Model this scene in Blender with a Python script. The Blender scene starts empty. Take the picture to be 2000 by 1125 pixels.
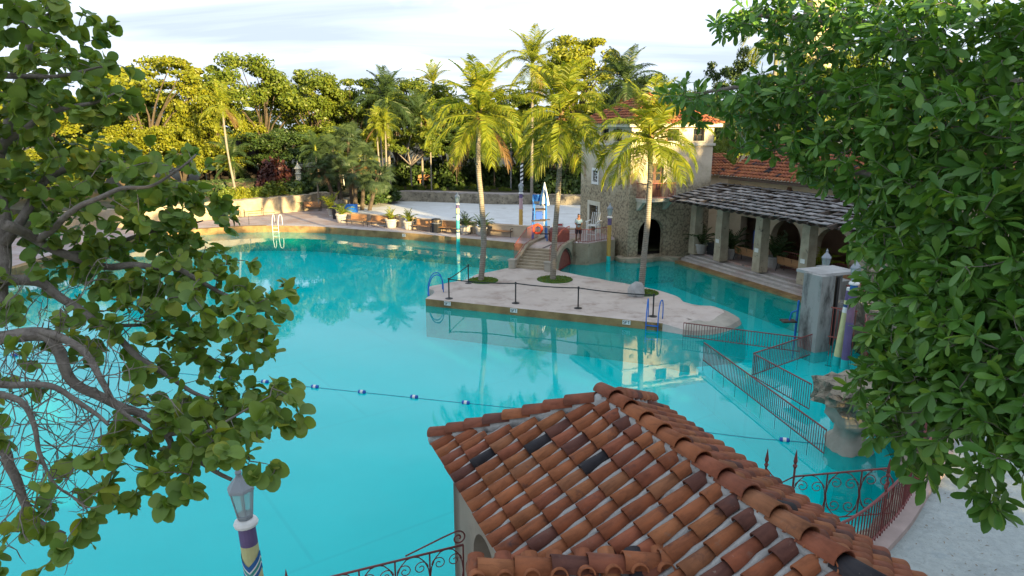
import bpy, bmesh, math, random, zlib
import numpy as np
from mathutils import Vector, Matrix, geometry
R = math.radians
PI = math.pi
sc = bpy.context.scene
col = sc.collection
random.seed(7)
# ---------------------------------------------------------------- camera
PITCH = R(13.2); CAMH = 8.3; FPX = 1333.0
cam_d = bpy.data.cameras.new('camera'); cam = bpy.data.objects.new('camera', cam_d); col.objects.link(cam)
cam.location = (0, 0, CAMH); cam.rotation_euler = (PI/2 - PITCH, 0, 0)
cam_d.sensor_width = 36.0; cam_d.lens = 36.0*FPX/2000.0; cam_d.clip_start = 0.1; cam_d.clip_end = 6000
sc.camera = cam
# ---------------------------------------------------------------- world, sun, exposure
SUN_AZ = R(145)      # clockwise from +Y, seen from above: behind the camera, to the right
SUN_EL = R(9.0)
world = bpy.data.worlds.new('World'); sc.world = world; world.use_nodes = True
wn = world.node_tree.nodes; wl = world.node_tree.links
bg = wn['Background']; bg.inputs['Strength'].default_value = 0.15
sky = wn.new('ShaderNodeTexSky'); sky.sky_type = 'NISHITA'; sky.sun_disc = False
sky.sun_elevation = SUN_EL; sky.sun_rotation = SUN_AZ; sky.air_density = 1.0; sky.dust_density = 1.0; sky.ozone_density = 1.0
tc = wn.new('ShaderNodeTexCoord'); sep = wn.new('ShaderNodeSeparateXYZ'); wl.new(tc.outputs['Generated'], sep.inputs[0])
zc = wn.new('ShaderNodeMath'); zc.operation = 'MAXIMUM'; zc.inputs[1].default_value = 0.0; wl.new(sep.outputs['Z'], zc.inputs[0])
za = wn.new('ShaderNodeMath'); za.operation = 'ADD'; za.inputs[1].default_value = 0.16; wl.new(zc.outputs[0], za.inputs[0])
dv = wn.new('ShaderNodeVectorMath'); dv.operation = 'DIVIDE'; wl.new(tc.outputs['Generated'], dv.inputs[0])
cb = wn.new('ShaderNodeCombineXYZ'); wl.new(za.outputs[0], cb.inputs[0]); wl.new(za.outputs[0], cb.inputs[1]); cb.inputs[2].default_value = 1.0
wl.new(cb.outputs[0], dv.inputs[1])
mp = wn.new('ShaderNodeMapping'); mp.inputs['Scale'].default_value = (0.55, 1.0, 0.0); mp.inputs['Location'].default_value = (3.1, 1.7, 0); wl.new(dv.outputs[0], mp.inputs[0])
nz = wn.new('ShaderNodeTexNoise'); nz.inputs['Scale'].default_value = 1.5; nz.inputs['Detail'].default_value = 7; nz.inputs['Roughness'].default_value = 0.55
nz.inputs['Distortion'].default_value = 0.4; wl.new(mp.outputs[0], nz.inputs['Vector'])
cr = wn.new('ShaderNodeValToRGB'); cr.color_ramp.elements[0].position = 0.10; cr.color_ramp.elements[1].position = 0.42; wl.new(nz.outputs[0], cr.inputs[0])
mxw = wn.new('ShaderNodeMix'); mxw.data_type = 'RGBA'
nz2 = wn.new('ShaderNodeTexNoise'); nz2.inputs['Scale'].default_value = 0.9; nz2.inputs['Detail'].default_value = 6; nz2.inputs['Distortion'].default_value = 0.5
mp2 = wn.new('ShaderNodeMapping'); mp2.inputs['Scale'].default_value = (0.5, 1.5, 0.0); mp2.inputs['Location'].default_value = (1.3, 5.2, 0); wl.new(dv.outputs[0], mp2.inputs[0]); wl.new(mp2.outputs[0], nz2.inputs['Vector'])
cr2 = wn.new('ShaderNodeValToRGB'); e2 = cr2.color_ramp.elements; e2[0].position = 0.40; e2[0].color = (0.54, 0.63, 0.74, 1); e2[1].position = 0.62; e2[1].color = (0.90, 1.0, 1.18, 1); wl.new(nz2.outputs[0], cr2.inputs[0])
scl = wn.new('ShaderNodeVectorMath'); scl.operation = 'SCALE'; scl.inputs['Scale'].default_value = 2.4; wl.new(cr2.outputs[0], scl.inputs[0]); wl.new(scl.outputs[0], mxw.inputs[7])     # high thin cloud over the whole sky
wl.new(cr.outputs[0], mxw.inputs[0]); wl.new(sky.outputs[0], mxw.inputs[6]); wl.new(mxw.outputs[2], bg.inputs['Color'])
sun_d = bpy.data.lights.new('sun', 'SUN'); sun = bpy.data.objects.new('sun', sun_d); col.objects.link(sun)
sun_d.energy = 5.0; sun_d.angle = R(0.5); sun_d.color = (1.0, 0.76, 0.38)
SUN_DIR = Vector((math.sin(SUN_AZ)*math.cos(SUN_EL), math.cos(SUN_AZ)*math.cos(SUN_EL), math.sin(SUN_EL)))
sun.rotation_euler = SUN_DIR.to_track_quat('Z', 'Y').to_euler(); sun.location = (60, -40, 40)
sc.view_settings.view_transform = 'Standard'; sc.view_settings.look = 'None'
sc.view_settings.exposure = 1.98; sc.view_settings.gamma = 1.0; sc.view_settings.use_curve_mapping = False
sc.cycles.max_bounces = 8; sc.cycles.diffuse_bounces = 3; sc.cycles.glossy_bounces = 3; sc.cycles.transmission_bounces = 4
sc.cycles.transparent_max_bounces = 10; sc.cycles.caustics_reflective = False; sc.cycles.caustics_refractive = False
sc.cycles.use_denoising = True
# ---------------------------------------------------------------- survey helpers: photo reading -> metres
SP, CP = math.sin(PITCH), math.cos(PITCH)
def ray(px, py):
    r = (px-1000.0)/FPX; u = (562.5-py)/FPX
    return Vector((r, CP+u*SP, -SP+u*CP))
def S(px, py, z=0.0):            # where the sight line meets the level z
    d = ray(px, py); t = (z-CAMH)/d.z
    return Vector((d.x*t, d.y*t, z))
def T(px, py, t):                # at the measured depth t
    d = ray(px, py); return Vector((d.x*t, d.y*t, CAMH+d.z*t))
def Yd(px, py, Y):               # at the measured northing Y
    d = ray(px, py); t = Y/d.y
    return Vector((d.x*t, Y, CAMH+d.z*t))
# ---------------------------------------------------------------- materials
MATS = {}
def ramp(nt, stops, fac, mode='LINEAR'):
    n = nt.nodes.new('ShaderNodeValToRGB'); e = n.color_ramp.elements; n.color_ramp.interpolation = mode
    while len(e) < len(stops): e.new(0.5)
    for k, (p, c) in enumerate(stops): e[k].position = p; e[k].color = (*c, 1)
    nt.links.new(fac, n.inputs[0]); return n.outputs[0]
def base_mat(name, rough, spec, metal=0.0):
    m = bpy.data.materials.new(name); m.use_nodes = True; nt = m.node_tree; b = nt.nodes['Principled BSDF']
    b.inputs['Roughness'].default_value = rough; b.inputs['Specular IOR Level'].default_value = spec; b.inputs['Metallic'].default_value = metal
    MATS[name] = m; return m, nt, b
def coords(nt, world=False, stretch=(1, 1, 1)):
    t = nt.nodes.new('ShaderNodeTexCoord')
    if world:
        g = nt.nodes.new('ShaderNodeNewGeometry'); src = g.outputs['Position']
    else: src = t.outputs['Object']
    o = nt.nodes.new('ShaderNodeObjectInfo')
    v = nt.nodes.new('ShaderNodeVectorMath'); v.operation = 'MULTIPLY_ADD'
    c = nt.nodes.new('ShaderNodeCombineXYZ'); 
    for i in range(3): nt.links.new(o.outputs['Random'], c.inputs[i])
    s = nt.nodes.new('ShaderNodeVectorMath'); s.operation = 'SCALE'; s.inputs['Scale'].default_value = 0.0 if world else 37.0
    nt.links.new(c.outputs[0], s.inputs[0])
    nt.links.new(src, v.inputs[0]); v.inputs[1].default_value = stretch; nt.links.new(s.outputs[0], v.inputs[2])
    return v.outputs[0], o.outputs['Random']
def noise(nt, vec, scale, detail=5, rough=0.6, dist=0.0):
    n = nt.nodes.new('ShaderNodeTexNoise'); n.inputs['Scale'].default_value = scale; n.inputs['Detail'].default_value = detail
    n.inputs['Roughness'].default_value = rough; n.inputs['Distortion'].default_value = dist
    nt.links.new(vec, n.inputs['Vector']); return n.outputs[0]
def mixc(nt, fac, a, b, mode='MIX'):
    n = nt.nodes.new('ShaderNodeMix'); n.data_type = 'RGBA'; n.blend_type = mode
    for k, x in ((0, fac), (6, a), (7, b)):
        if isinstance(x, (int, float)): n.inputs[k].default_value = x
        elif isinstance(x, tuple): n.inputs[k].default_value = (*x, 1)
        else: nt.links.new(x, n.inputs[k])
    return n.outputs[2]
def bump(nt, b, h, strength=0.3, dist=0.05):
    n = nt.nodes.new('ShaderNodeBump'); n.inputs['Strength'].default_value = strength; n.inputs['Distance'].default_value = dist
    nt.links.new(h, n.inputs['Height']); nt.links.new(n.outputs[0], b.inputs['Normal'])
def mk(name, c1, c2=None, scale=3.0, rough=0.85, spec=0.25, bmp=0.0, bscale=25.0, bdist=0.02, rnd=0.0, metal=0.0, c3=None, s3=1.2, t3=(0.55, 0.72), world=False, stretch=(1, 1, 1)):
    m, nt, b = base_mat(name, rough, spec, metal)
    if c2 is None and not bmp and not rnd:
        b.inputs['Base Color'].default_value = (*c1, 1); 
        v, r = coords(nt, world, stretch); h = noise(nt, v, 6.0)
        b.inputs['Base Color'].default_value = (*c1, 1)
        o = ramp(nt, [(0.3, tuple(x*0.85 for x in c1)), (0.7, tuple(min(1, x*1.1) for x in c1))], h); nt.links.new(o, b.inputs['Base Color'])
        return m
    v, r = coords(nt, world, stretch)
    c2 = c2 or tuple(x*0.75 for x in c1)
    o = ramp(nt, [(0.32, c1), (0.68, c2)], noise(nt, v, scale, 6))
    if c3: o = mixc(nt, ramp(nt, [(t3[0], (0, 0, 0)), (t3[1], (1, 1, 1))], noise(nt, v, s3, 7, 0.7)), o, c3)
    if rnd:
        h = nt.nodes.new('ShaderNodeHueSaturation'); mr = nt.nodes.new('ShaderNodeMapRange')
        mr.inputs['To Min'].default_value = 1-rnd; mr.inputs['To Max'].default_value = 1+rnd
        nt.links.new(r, mr.inputs[0]); nt.links.new(mr.outputs[0], h.inputs['Value']); nt.links.new(o, h.inputs['Color']); o = h.outputs[0]
    nt.links.new(o, b.inputs['Base Color'])
    if bmp: bump(nt, b, noise(nt, v, bscale, 6, 0.65), bmp, bdist)
    return m
def leafmat(name, cols, trans=0.35, rough=0.45, spec=0.35, island=True, tint=(1.25, 1.25, 0.45)):
    m, nt, b = base_mat(name, rough, spec)
    g = nt.nodes.new('ShaderNodeNewGeometry'); oi = nt.nodes.new('ShaderNodeObjectInfo')
    a = nt.nodes.new('ShaderNodeMath'); a.operation = 'ADD'; f = nt.nodes.new('ShaderNodeMath'); f.operation = 'FRACT'
    nt.links.new(g.outputs['Random Per Island'], a.inputs[0]); nt.links.new(oi.outputs['Random'], a.inputs[1]); nt.links.new(a.outputs[0], f.inputs[0])
    o = ramp(nt, [(k/(max(1, len(cols)-1)), c) for k, c in enumerate(cols)], f.outputs[0])
    v, r = coords(nt)
    o = mixc(nt, 0.30, o, ramp(nt, [(0.3, (0.45, 0.5, 0.4)), (0.7, (1.0, 1.0, 1.0))], noise(nt, v, 1.2, 3)), 'MULTIPLY')
    nt.links.new(o, b.inputs['Base Color'])
    tr = nt.nodes.new('ShaderNodeBsdfTranslucent'); nt.links.new(mixc(nt, 1.0, o, tint, 'MULTIPLY'), tr.inputs['Color'])
    mx = nt.nodes.new('ShaderNodeMixShader'); mx.inputs[0].default_value = trans
    nt.links.new(b.outputs[0], mx.inputs[1]); nt.links.new(tr.outputs[0], mx.inputs[2]); nt.links.new(mx.outputs[0], nt.nodes['Material Output'].inputs['Surface'])
    return m
# ---------------------------------------------------------------- mesh builder
class MB:
    def __init__(s): s.v = []; s.f = []; s.m = []; s.mi = 0
    def add(s, vs, fs):
        o = len(s.v); s.v.extend([tuple(p) for p in vs]); s.f.extend([tuple(i+o for i in f) for f in fs]); s.m.extend([s.mi]*len(fs)); return s
    def box(s, c, d, rz=0.0, rx=0.0, taper=1.0):
        x, y, z = d[0]/2, d[1]/2, d[2]/2; M = Matrix.Translation(c) @ Matrix.Rotation(rz, 4, 'Z') @ Matrix.Rotation(rx, 4, 'X')
        vs = [M @ Vector((a*x*(taper if e > 0 else 1), b*y*(taper if e > 0 else 1), e*z)) for e in (-1, 1) for a, b in ((-1, -1), (1, -1), (1, 1), (-1, 1))]
        return s.add(vs, [(3, 2, 1, 0), (4, 5, 6, 7), (0, 1, 5, 4), (1, 2, 6, 5), (2, 3, 7, 6), (3, 0, 4, 7)])
    def bar(s, p, q, w, h, up=(0, 0, 1)):
        p = Vector(p); q = Vector(q); d = (q-p).normalized(); a = d.cross(Vector(up))
        if a.length < 1e-4: a = d.cross(Vector((1, 0, 0)))
        a.normalize(); b = a.cross(d)
        vs = [e + a*(i*w/2) + b*(j*h/2) for e in (p, q) for i, j in ((-1, -1), (1, -1), (1, 1), (-1, 1))]
        return s.add(vs, [(3, 2, 1, 0), (4, 5, 6, 7), (0, 1, 5, 4), (1, 2, 6, 5), (2, 3, 7, 6), (3, 0, 4, 7)])
    def tube(s, pts, rad, n=8, cap=True, closed=False):
        pts = [Vector(p) for p in pts]; k = len(pts)
        if isinstance(rad, (int, float)): rad = [rad]*k
        vs = []; a = None
        for i, p in enumerate(pts):
            if closed: d = pts[(i+1) % k]-pts[i-1]
            else: d = pts[min(i+1, k-1)]-pts[max(i-1, 0)]
            d.normalize() if d.length > 1e-9 else None
            if a is None:
                a = d.cross(Vector((0.3, 0.2, 1)))
                if a.length < 1e-3: a = d.cross(Vector((1, 0, 0)))
            a = (a - d*a.dot(d)); a.normalize(); b = d.cross(a)
            vs += [p + (a*math.cos(t*2*PI/n) + b*math.sin(t*2*PI/n))*rad[i] for t in range(n)]
        fs = []
        for i in range(k if closed else k-1):
            i2 = (i+1) % k
            for t in range(n): fs.append((i*n+t, i*n+(t+1) % n, i2*n+(t+1) % n, i2*n+t))
        if cap and not closed: fs += [tuple(range(n-1, -1, -1)), tuple(range((k-1)*n, k*n))]
        return s.add(vs, fs)
    def lathe(s, prof, c=(0, 0, 0), n=12, cap=True):
        c = Vector(c); vs = []; k = len(prof)
        for r, z in prof: vs += [c + Vector((r*math.cos(t*2*PI/n), r*math.sin(t*2*PI/n), z)) for t in range(n)]
        fs = [(i*n+t, i*n+(t+1) % n, (i+1)*n+(t+1) % n, (i+1)*n+t) for i in range(k-1) for t in range(n)]
        if cap: fs += [tuple(range(n-1, -1, -1)), tuple(range((k-1)*n, k*n))]
        return s.add(vs, fs)
    def prism(s, poly, z0, z1, top=True, bottom=False, holes=()):
        loops = [list(poly)] + [list(h) for h in holes]
        vs2 = [Vector((p[0], p[1], 0)) for l in loops for p in l]
        tri = geometry.tessellate_polygon([[Vector((p[0], p[1], 0)) for p in l] for l in loops])
        n = len(vs2); vs = [(p.x, p.y, z0) for p in vs2]+[(p.x, p.y, z1) for p in vs2]; fs = []
        def orient(t, up):
            a, b, c = (vs2[i] for i in t); ccw = (b-a).cross(c-a).z > 0
            return t if ccw == up else t[::-1]
        for t in tri:
            if top: fs.append(tuple(i+n for i in orient(tuple(t), True)))
            if bottom: fs.append(orient(tuple(t), False))
        o = 0
        for l in loops:
            k = len(l); ar = sum(l[i][0]*l[(i+1) % k][1]-l[(i+1) % k][0]*l[i][1] for i in range(k))
            flip = (ar < 0) != (o > 0)
            for i in range(k):
                a, b = o+i, o+(i+1) % k
                q = (a, b, b+n, a+n); fs.append(q[::-1] if flip else q)
            o += k
        return s.add(vs, fs)
    def panel(s, outline, holes, thick, M):
        """wall panel: outline in (x, z), front face at y=0 looking to -y, thickness towards +y; M places it"""
        t = MB(); t.prism(outline, 0, thick, True, True, holes)
        s.add([M @ Vector((p[0], thick-p[2], p[1])) for p in t.v], [f[::-1] for f in t.f]) ; return s
    def build(s, name, mat, parent=None, smooth=False, loc=None):
        me = bpy.data.meshes.new(name); me.from_pydata(s.v, [], s.f)
        mats = mat if isinstance(mat, (list, tuple)) else [mat]
        for x in mats: me.materials.append(MATS[x] if isinstance(x, str) else x)
        if len(mats) > 1: me.polygons.foreach_set('material_index', s.m)
        if smooth: me.polygons.foreach_set('use_smooth', [True]*len(me.polygons))
        me.update()
        o = bpy.data.objects.new(name, me); col.objects.link(o)
        if parent is not None: o.parent = parent
        if loc is not None: o.location = loc
        return o
def npmesh(name, V, F, mat, parent=None, smooth=False, kind=None):
    me = bpy.data.meshes.new(name); k = F.shape[1]
    me.vertices.add(len(V)); me.vertices.foreach_set('co', V.astype(np.float32).ravel())
    me.loops.add(F.size); me.loops.foreach_set('vertex_index', F.astype(np.int32).ravel())
    me.polygons.add(len(F)); me.polygons.foreach_set('loop_start', np.arange(0, F.size, k, dtype=np.int32)); me.polygons.foreach_set('loop_total', np.full(len(F), k, dtype=np.int32))
    if smooth: me.polygons.foreach_set('use_smooth', np.ones(len(F), dtype=bool))
    me.materials.append(MATS[mat]); me.update(calc_edges=True)
    o = bpy.data.objects.new(name, me); col.objects.link(o)
    if parent is not None: o.parent = parent
    if kind: o['kind'] = kind
    return o
def tag(o, label=None, cat=None, group=None, kind=None):
    if label: o['label'] = label
    if cat: o['category'] = cat
    if group: o['group'] = group
    if kind: o['kind'] = kind
    return o
def thing(name, label, cat, loc=(0, 0, 0), rz=0.0, group=None):
    o = bpy.data.objects.new(name, None); col.objects.link(o); o.empty_display_size = 0.2
    o.location = loc; o.rotation_euler = (0, 0, rz); return tag(o, label, cat, group)
def inst(name, src, parent=None, loc=(0, 0, 0), rot=(0, 0, 0), scale=(1, 1, 1)):
    o = bpy.data.objects.new(name, src.data if hasattr(src, 'data') else src); col.objects.link(o)
    if parent is not None: o.parent = parent
    o.location = loc; o.rotation_euler = rot; o.scale = scale if isinstance(scale, (tuple, list)) else (scale,)*3
    return o
def dup(root, label, loc, rz=0.0, scale=1.0):
    r = root.copy(); col.objects.link(r); r.location = loc; r.rotation_euler = (0, 0, rz); r.scale = (scale,)*3; r['label'] = label
    for ch in root.children:
        c = ch.copy(); col.objects.link(c); c.parent = r
        for g in ch.children:
            d = g.copy(); col.objects.link(d); d.parent = c
    return r
def catmull(pts, n=6):
    pts = [Vector(p) for p in pts]; P = [pts[0]*2-pts[1]]+pts+[pts[-1]*2-pts[-2]]; out = []
    for i in range(1, len(P)-2):
        a, b, c, d = P[i-1:i+3]
        for k in range(n):
            t = k/n; out.append(0.5*((2*b)+(c-a)*t+(2*a-5*b+4*c-d)*t*t+(3*b-a-3*c+d)*t*t*t))
    return out+[pts[-1]]
UA = R(21.0)                                  # the buildings share one grid, turned 21 degrees
uu = Vector((-math.sin(UA), math.cos(UA), 0)); vv = Vector((math.cos(UA), math.sin(UA), 0))
# ================================================================ materials
from mathutils import noise as mnoise
mk('ground', (0.10, 0.085, 0.055), (0.05, 0.06, 0.025), 0.5, bmp=0.4, bscale=4, world=True)
mk('garden_soil', (0.09, 0.075, 0.045), (0.035, 0.04, 0.02), 0.8, bmp=0.5, bscale=6, world=True, c3=(0.06, 0.09, 0.03), s3=0.35)
mk('sand', (0.64, 0.65, 0.645), (0.54, 0.54, 0.53), 0.9, rough=0.95, bmp=0.6, bscale=7, bdist=0.04, c3=(0.36, 0.34, 0.31), s3=0.8, t3=(0.58, 0.74), world=True)
mk('coral', (0.36, 0.32, 0.24), (0.16, 0.14, 0.11), 1.6, rough=0.95, bmp=1.0, bscale=9, bdist=0.12, c3=(0.05, 0.045, 0.04), s3=2.4, t3=(0.52, 0.66), world=True)
mk('pale_coral', (0.40, 0.34, 0.25), (0.27, 0.22, 0.155), 1.2, rough=0.95, bmp=0.7, bscale=9, bdist=0.05, c3=(0.16, 0.13, 0.09), s3=1.5, world=True)
mk('smooth_rock', (0.40, 0.37, 0.31), (0.27, 0.25, 0.21), 1.1, rough=0.9, bmp=0.5, bscale=6, bdist=0.04, world=True)
mk('island_top', (0.52, 0.455, 0.41), (0.42, 0.355, 0.315), 0.7, rough=0.92, bmp=0.5, bscale=9, bdist=0.025, c3=(0.29, 0.225, 0.19), s3=0.9, t3=(0.50, 0.70), world=True)
mk('ochre_edge', (0.34, 0.225, 0.10), (0.17, 0.105, 0.045), 1.1, rough=0.85, bmp=0.5, bscale=14, bdist=0.02, c3=(0.07, 0.05, 0.03), s3=1.0, world=True)
mk('grey_wall', (0.33, 0.33, 0.31), (0.20, 0.205, 0.20), 0.8, rough=0.9, bmp=0.5, bscale=18, bdist=0.02, c3=(0.07, 0.07, 0.065), s3=1.3, t3=(0.50, 0.66), world=True, stretch=(1, 1, 0.3))
mk('low_wall', (0.50, 0.40, 0.29), (0.38, 0.30, 0.22), 0.9, rough=0.9, bmp=0.4, bscale=14, bdist=0.02, c3=(0.22, 0.18, 0.14), s3=0.7, world=True)
mk('red_iron', (0.20, 0.045, 0.04), (0.13, 0.035, 0.035), 5, rough=0.5, spec=0.4)
mk('red_iron_light', (0.28, 0.075, 0.055), (0.20, 0.05, 0.04), 4, rough=0.55, spec=0.4)
mk('black_iron', (0.018, 0.018, 0.02), rough=0.45, spec=0.4)
mk('bench_wood', (0.36, 0.19, 0.085), (0.24, 0.12, 0.055), 4, rough=0.6, stretch=(0.5, 6, 6), rnd=0.12)
mk('grass', (0.06, 0.14, 0.025), (0.03, 0.08, 0.015), 6, bmp=0.8, bscale=60)
mk('white_paint', (0.74, 0.74, 0.72), (0.62, 0.62, 0.6), 4, rough=0.5)
mk('concrete', (0.40, 0.40, 0.39), (0.27, 0.27, 0.26), 1.2, rough=0.9, bmp=0.3, bscale=20, c3=(0.14, 0.14, 0.14), s3=0.8, world=True)
mk('bark', (0.25, 0.22, 0.19), (0.13, 0.11, 0.095), 9, rough=0.9, bmp=0.8, bscale=22, bdist=0.03)
mk('bark_dark', (0.11, 0.085, 0.06), (0.05, 0.04, 0.03), 7, rough=0.95, bmp=0.7, bscale=15, bdist=0.03)
def palm_bark():
    m, nt, b = base_mat('palm_bark', 0.9, 0.2); v, r = coords(nt)
    w = nt.nodes.new('ShaderNodeTexWave'); w.bands_direction = 'Z'; w.inputs['Scale'].default_value = 3.2; w.inputs['Distortion'].default_value = 2.5; w.inputs['Detail'].default_value = 3
    nt.links.new(v, w.inputs['Vector'])
    o = ramp(nt, [(0.05, (0.19, 0.165, 0.135)), (0.3, (0.25, 0.22, 0.18)), (0.9, (0.30, 0.265, 0.22))], w.outputs[1])
    o = mixc(nt, 0.6, o, ramp(nt, [(0.3, (0.55, 0.55, 0.5)), (0.7, (1, 1, 1))], noise(nt, v, 3.5, 5)), 'MULTIPLY')
    nt.links.new(o, b.inputs['Base Color']); bump(nt, b, w.outputs[1], 0.5, 0.03)
palm_bark()
def pavers():
    m, nt, b = base_mat('pavers', 0.85, 0.25); v, r = coords(nt, True)
    k = nt.nodes.new('ShaderNodeTexBrick'); k.inputs['Scale'].default_value = 1.0; k.inputs['Brick Width'].default_value = 0.42; k.inputs['Row Height'].default_value = 0.21
    k.inputs['Mortar Size'].default_value = 0.012; k.inputs['Bias'].default_value = 0.0
    k.inputs['Color1'].default_value = (0.40, 0.25, 0.20, 1); k.inputs['Color2'].default_value = (0.36, 0.32, 0.31, 1); k.inputs['Mortar'].default_value = (0.20, 0.17, 0.15, 1)
    mpn = nt.nodes.new('ShaderNodeMapping'); mpn.inputs['Rotation'].default_value = (0, 0, R(-24)); nt.links.new(v, mpn.inputs[0]); nt.links.new(mpn.outputs[0], k.inputs['Vector'])
    o = mixc(nt, ramp(nt, [(0.42, (0, 0, 0)), (0.62, (1, 1, 1))], noise(nt, v, 0.35, 4)), k.outputs[0], (0.42, 0.36, 0.35))
    o = mixc(nt, 0.5, o, ramp(nt, [(0.3, (0.6, 0.58, 0.55)), (0.7, (1, 1, 1))], noise(nt, v, 1.1, 6)), 'MULTIPLY')
    nt.links.new(o, b.inputs['Base Color']); bump(nt, b, k.outputs[1], -0.4, 0.01)
pavers()
def planks_stone():
    m, nt, b = base_mat('terrace_stone', 0.9, 0.2); v, r = coords(nt, True)
    o = ramp(nt, [(0.3, (0.52, 0.49, 0.46)), (0.7, (0.36, 0.33, 0.30))], noise(nt, v, 2.2, 7, 0.7))
    o = mixc(nt, ramp(nt, [(0.5, (0, 0, 0)), (0.75, (1, 1, 1))], noise(nt, v, 0.5, 5)), o, (0.33, 0.25, 0.22))
    nt.links.new(o, b.inputs['Base Color']); bump(nt, b, noise(nt, v, 20, 5), 0.3, 0.01)
planks_stone()
def plaza_mat():
    m, nt, b = base_mat('plaza_stone', 0.9, 0.25); v, r = coords(nt, True, (1, 1.0, 1))
    n1 = noise(nt, v, 0.9, 6, 0.7, 0.8); n2 = noise(nt, v, 7.0, 6, 0.7, 0.6)
    o = ramp(nt, [(0.3, (0.29, 0.33, 0.33)), (0.55, (0.36, 0.40, 0.39)), (0.72, (0.26, 0.32, 0.34))], n1)
    o = mixc(nt, 0.55, o, ramp(nt, [(0.30, (0.62, 0.64, 0.62)), (0.62, (1, 1, 1))], n2), 'MULTIPLY')
    o = mixc(nt, ramp(nt, [(0.63, (0, 0, 0)), (0.68, (1, 1, 1))], noise(nt, v, 26, 3)), o, (0.22, 0.20, 0.16))
    nt.links.new(o, b.inputs['Base Color']); bump(nt, b, n2, 0.8, 0.03)
plaza_mat()
def floor_mat():
    m, nt, b = base_mat('pool_paint', 0.8, 0.2); v, r = coords(nt, True)
    o = ramp(nt, [(0.3, (0.004, 0.70, 0.70)), (0.7, (0.002, 0.62, 0.62))], noise(nt, v, 0.12, 4))
    o = mixc(nt, 0.35, o, ramp(nt, [(0.3, (0.72, 0.85, 0.86)), (0.6, (1, 1, 1))], noise(nt, v, 0.7, 7, 0.7)), 'MULTIPLY')
    # joints of the painted slabs
    k = nt.nodes.new('ShaderNodeTexBrick'); k.inputs['Scale'].default_value = 1.0; k.inputs['Brick Width'].default_value = 9.0; k.inputs['Row Height'].default_value = 7.0; k.inputs['Mortar Size'].default_value = 0.05
    k.inputs['Color1'].default_value = k.inputs['Color2'].default_value = (1, 1, 1, 1); k.inputs['Mortar'].default_value = (0.88, 0.92, 0.92, 1)
    mpn = nt.nodes.new('ShaderNodeMapping'); mpn.inputs['Rotation'].default_value = (0, 0, R(-36)); nt.links.new(v, mpn.inputs[0]); nt.links.new(mpn.outputs[0], k.inputs['Vector'])
    nt.links.new(mixc(nt, 1.0, o, k.outputs[0], 'MULTIPLY'), b.inputs['Base Color'])
floor_mat()
def water_mat():
    m, nt, b = base_mat('water', 0.3, 0.0); v, r = coords(nt, True)
    b.inputs['Base Color'].default_value = (0.001, 0.54, 0.54, 1)
    tr = nt.nodes.new('ShaderNodeBsdfTransparent'); tr.inputs['Color'].default_value = (0.08, 0.95, 0.96, 1)
    gl = nt.nodes.new('ShaderNodeBsdfGlossy'); gl.inputs['Roughness'].default_value = 0.0; gl.inputs['Color'].default_value = (1, 1, 1, 1)
    bn = nt.nodes.new('ShaderNodeBump'); bn.inputs['Strength'].default_value = 0.10; bn.inputs['Distance'].default_value = 0.02
    rp = nt.nodes.new('ShaderNodeMath'); rp.operation = 'MULTIPLY'; nt.links.new(noise(nt, v, 2.2, 4, 0.55, 0.4), rp.inputs[0])
    nt.links.new(ramp(nt, [(0.38, (0.25, 0.25, 0.25)), (0.66, (1.3, 1.3, 1.3))], noise(nt, v, 0.16, 3)), rp.inputs[1]); nt.links.new(rp.outputs[0], bn.inputs['Height'])
    nt.links.new(bn.outputs[0], gl.inputs['Normal'])
    fr = nt.nodes.new('ShaderNodeFresnel'); fr.inputs['IOR'].default_value = 1.30; nt.links.new(bn.outputs[0], fr.inputs['Normal'])
    m1 = nt.nodes.new('ShaderNodeMixShader'); m1.inputs[0].default_value = 0.35       # slightly milky water
    nt.links.new(tr.outputs[0], m1.inputs[1]); nt.links.new(b.outputs[0], m1.inputs[2])
    g_ = nt.nodes.new('ShaderNodeNewGeometry'); fm = nt.nodes.new('ShaderNodeMath'); fm.operation = 'SUBTRACT'; fm.use_clamp = True; nt.links.new(fr.outputs[0], fm.inputs[0]); nt.links.new(g_.outputs['Backfacing'], fm.inputs[1])
    m2 = nt.nodes.new('ShaderNodeMixShader'); nt.links.new(fm.outputs[0], m2.inputs[0]); nt.links.new(m1.outputs[0], m2.inputs[1]); nt.links.new(gl.outputs[0], m2.inputs[2])
    nt.links.new(m2.outputs[0], nt.nodes['Material Output'].inputs['Surface'])
water_mat()
# ================================================================ the setting
FAR = [(-28.4, 37.0), (-28.4, 43.8), (-27.1, 51.0), (-25.4, 53.2), (-23.0, 54.6), (-20.1, 55.5), (-15.8, 55.0), (-12.1, 53.4), (-7.8, 51.5), (-3.7, 49.2), (0.0, 47.1), (2.2, 45.4)]
FAR = [(p.x, p.y) for p in catmull([(x, y, 0) for x, y in FAR], 4)]
POOL = [(-26, 8.9), (-3.4, 8.95), (-0.9, 9.7), (-1.1, 10.1), (2.5, 11.5), (3.3, 9.6), (5.2, 9.9), (6.97, 11.28), (8.34, 12.74), (9.5, 13.96), (10.5, 15.4), (10.3, 17.0), (11.3, 20.5), (13.0, 22.6),
        (13.2, 26.0), (18.2, 29.9), (12.9, 43.8), (11.2, 45.2), (8.6, 44.6), (6.9, 44.3), (4.9, 43.6), (4.2, 44.2)] + FAR[::-1] + [(-27, 25)]
struct = lambda o: tag(o, kind='structure')
m = MB(); m.prism([(-3000, -3000), (3000, -3000), (3000, 3000), (-3000, 3000)], -2.4, 0.44, True, False, [POOL])
struct(m.build('ground', 'ground'))
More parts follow.
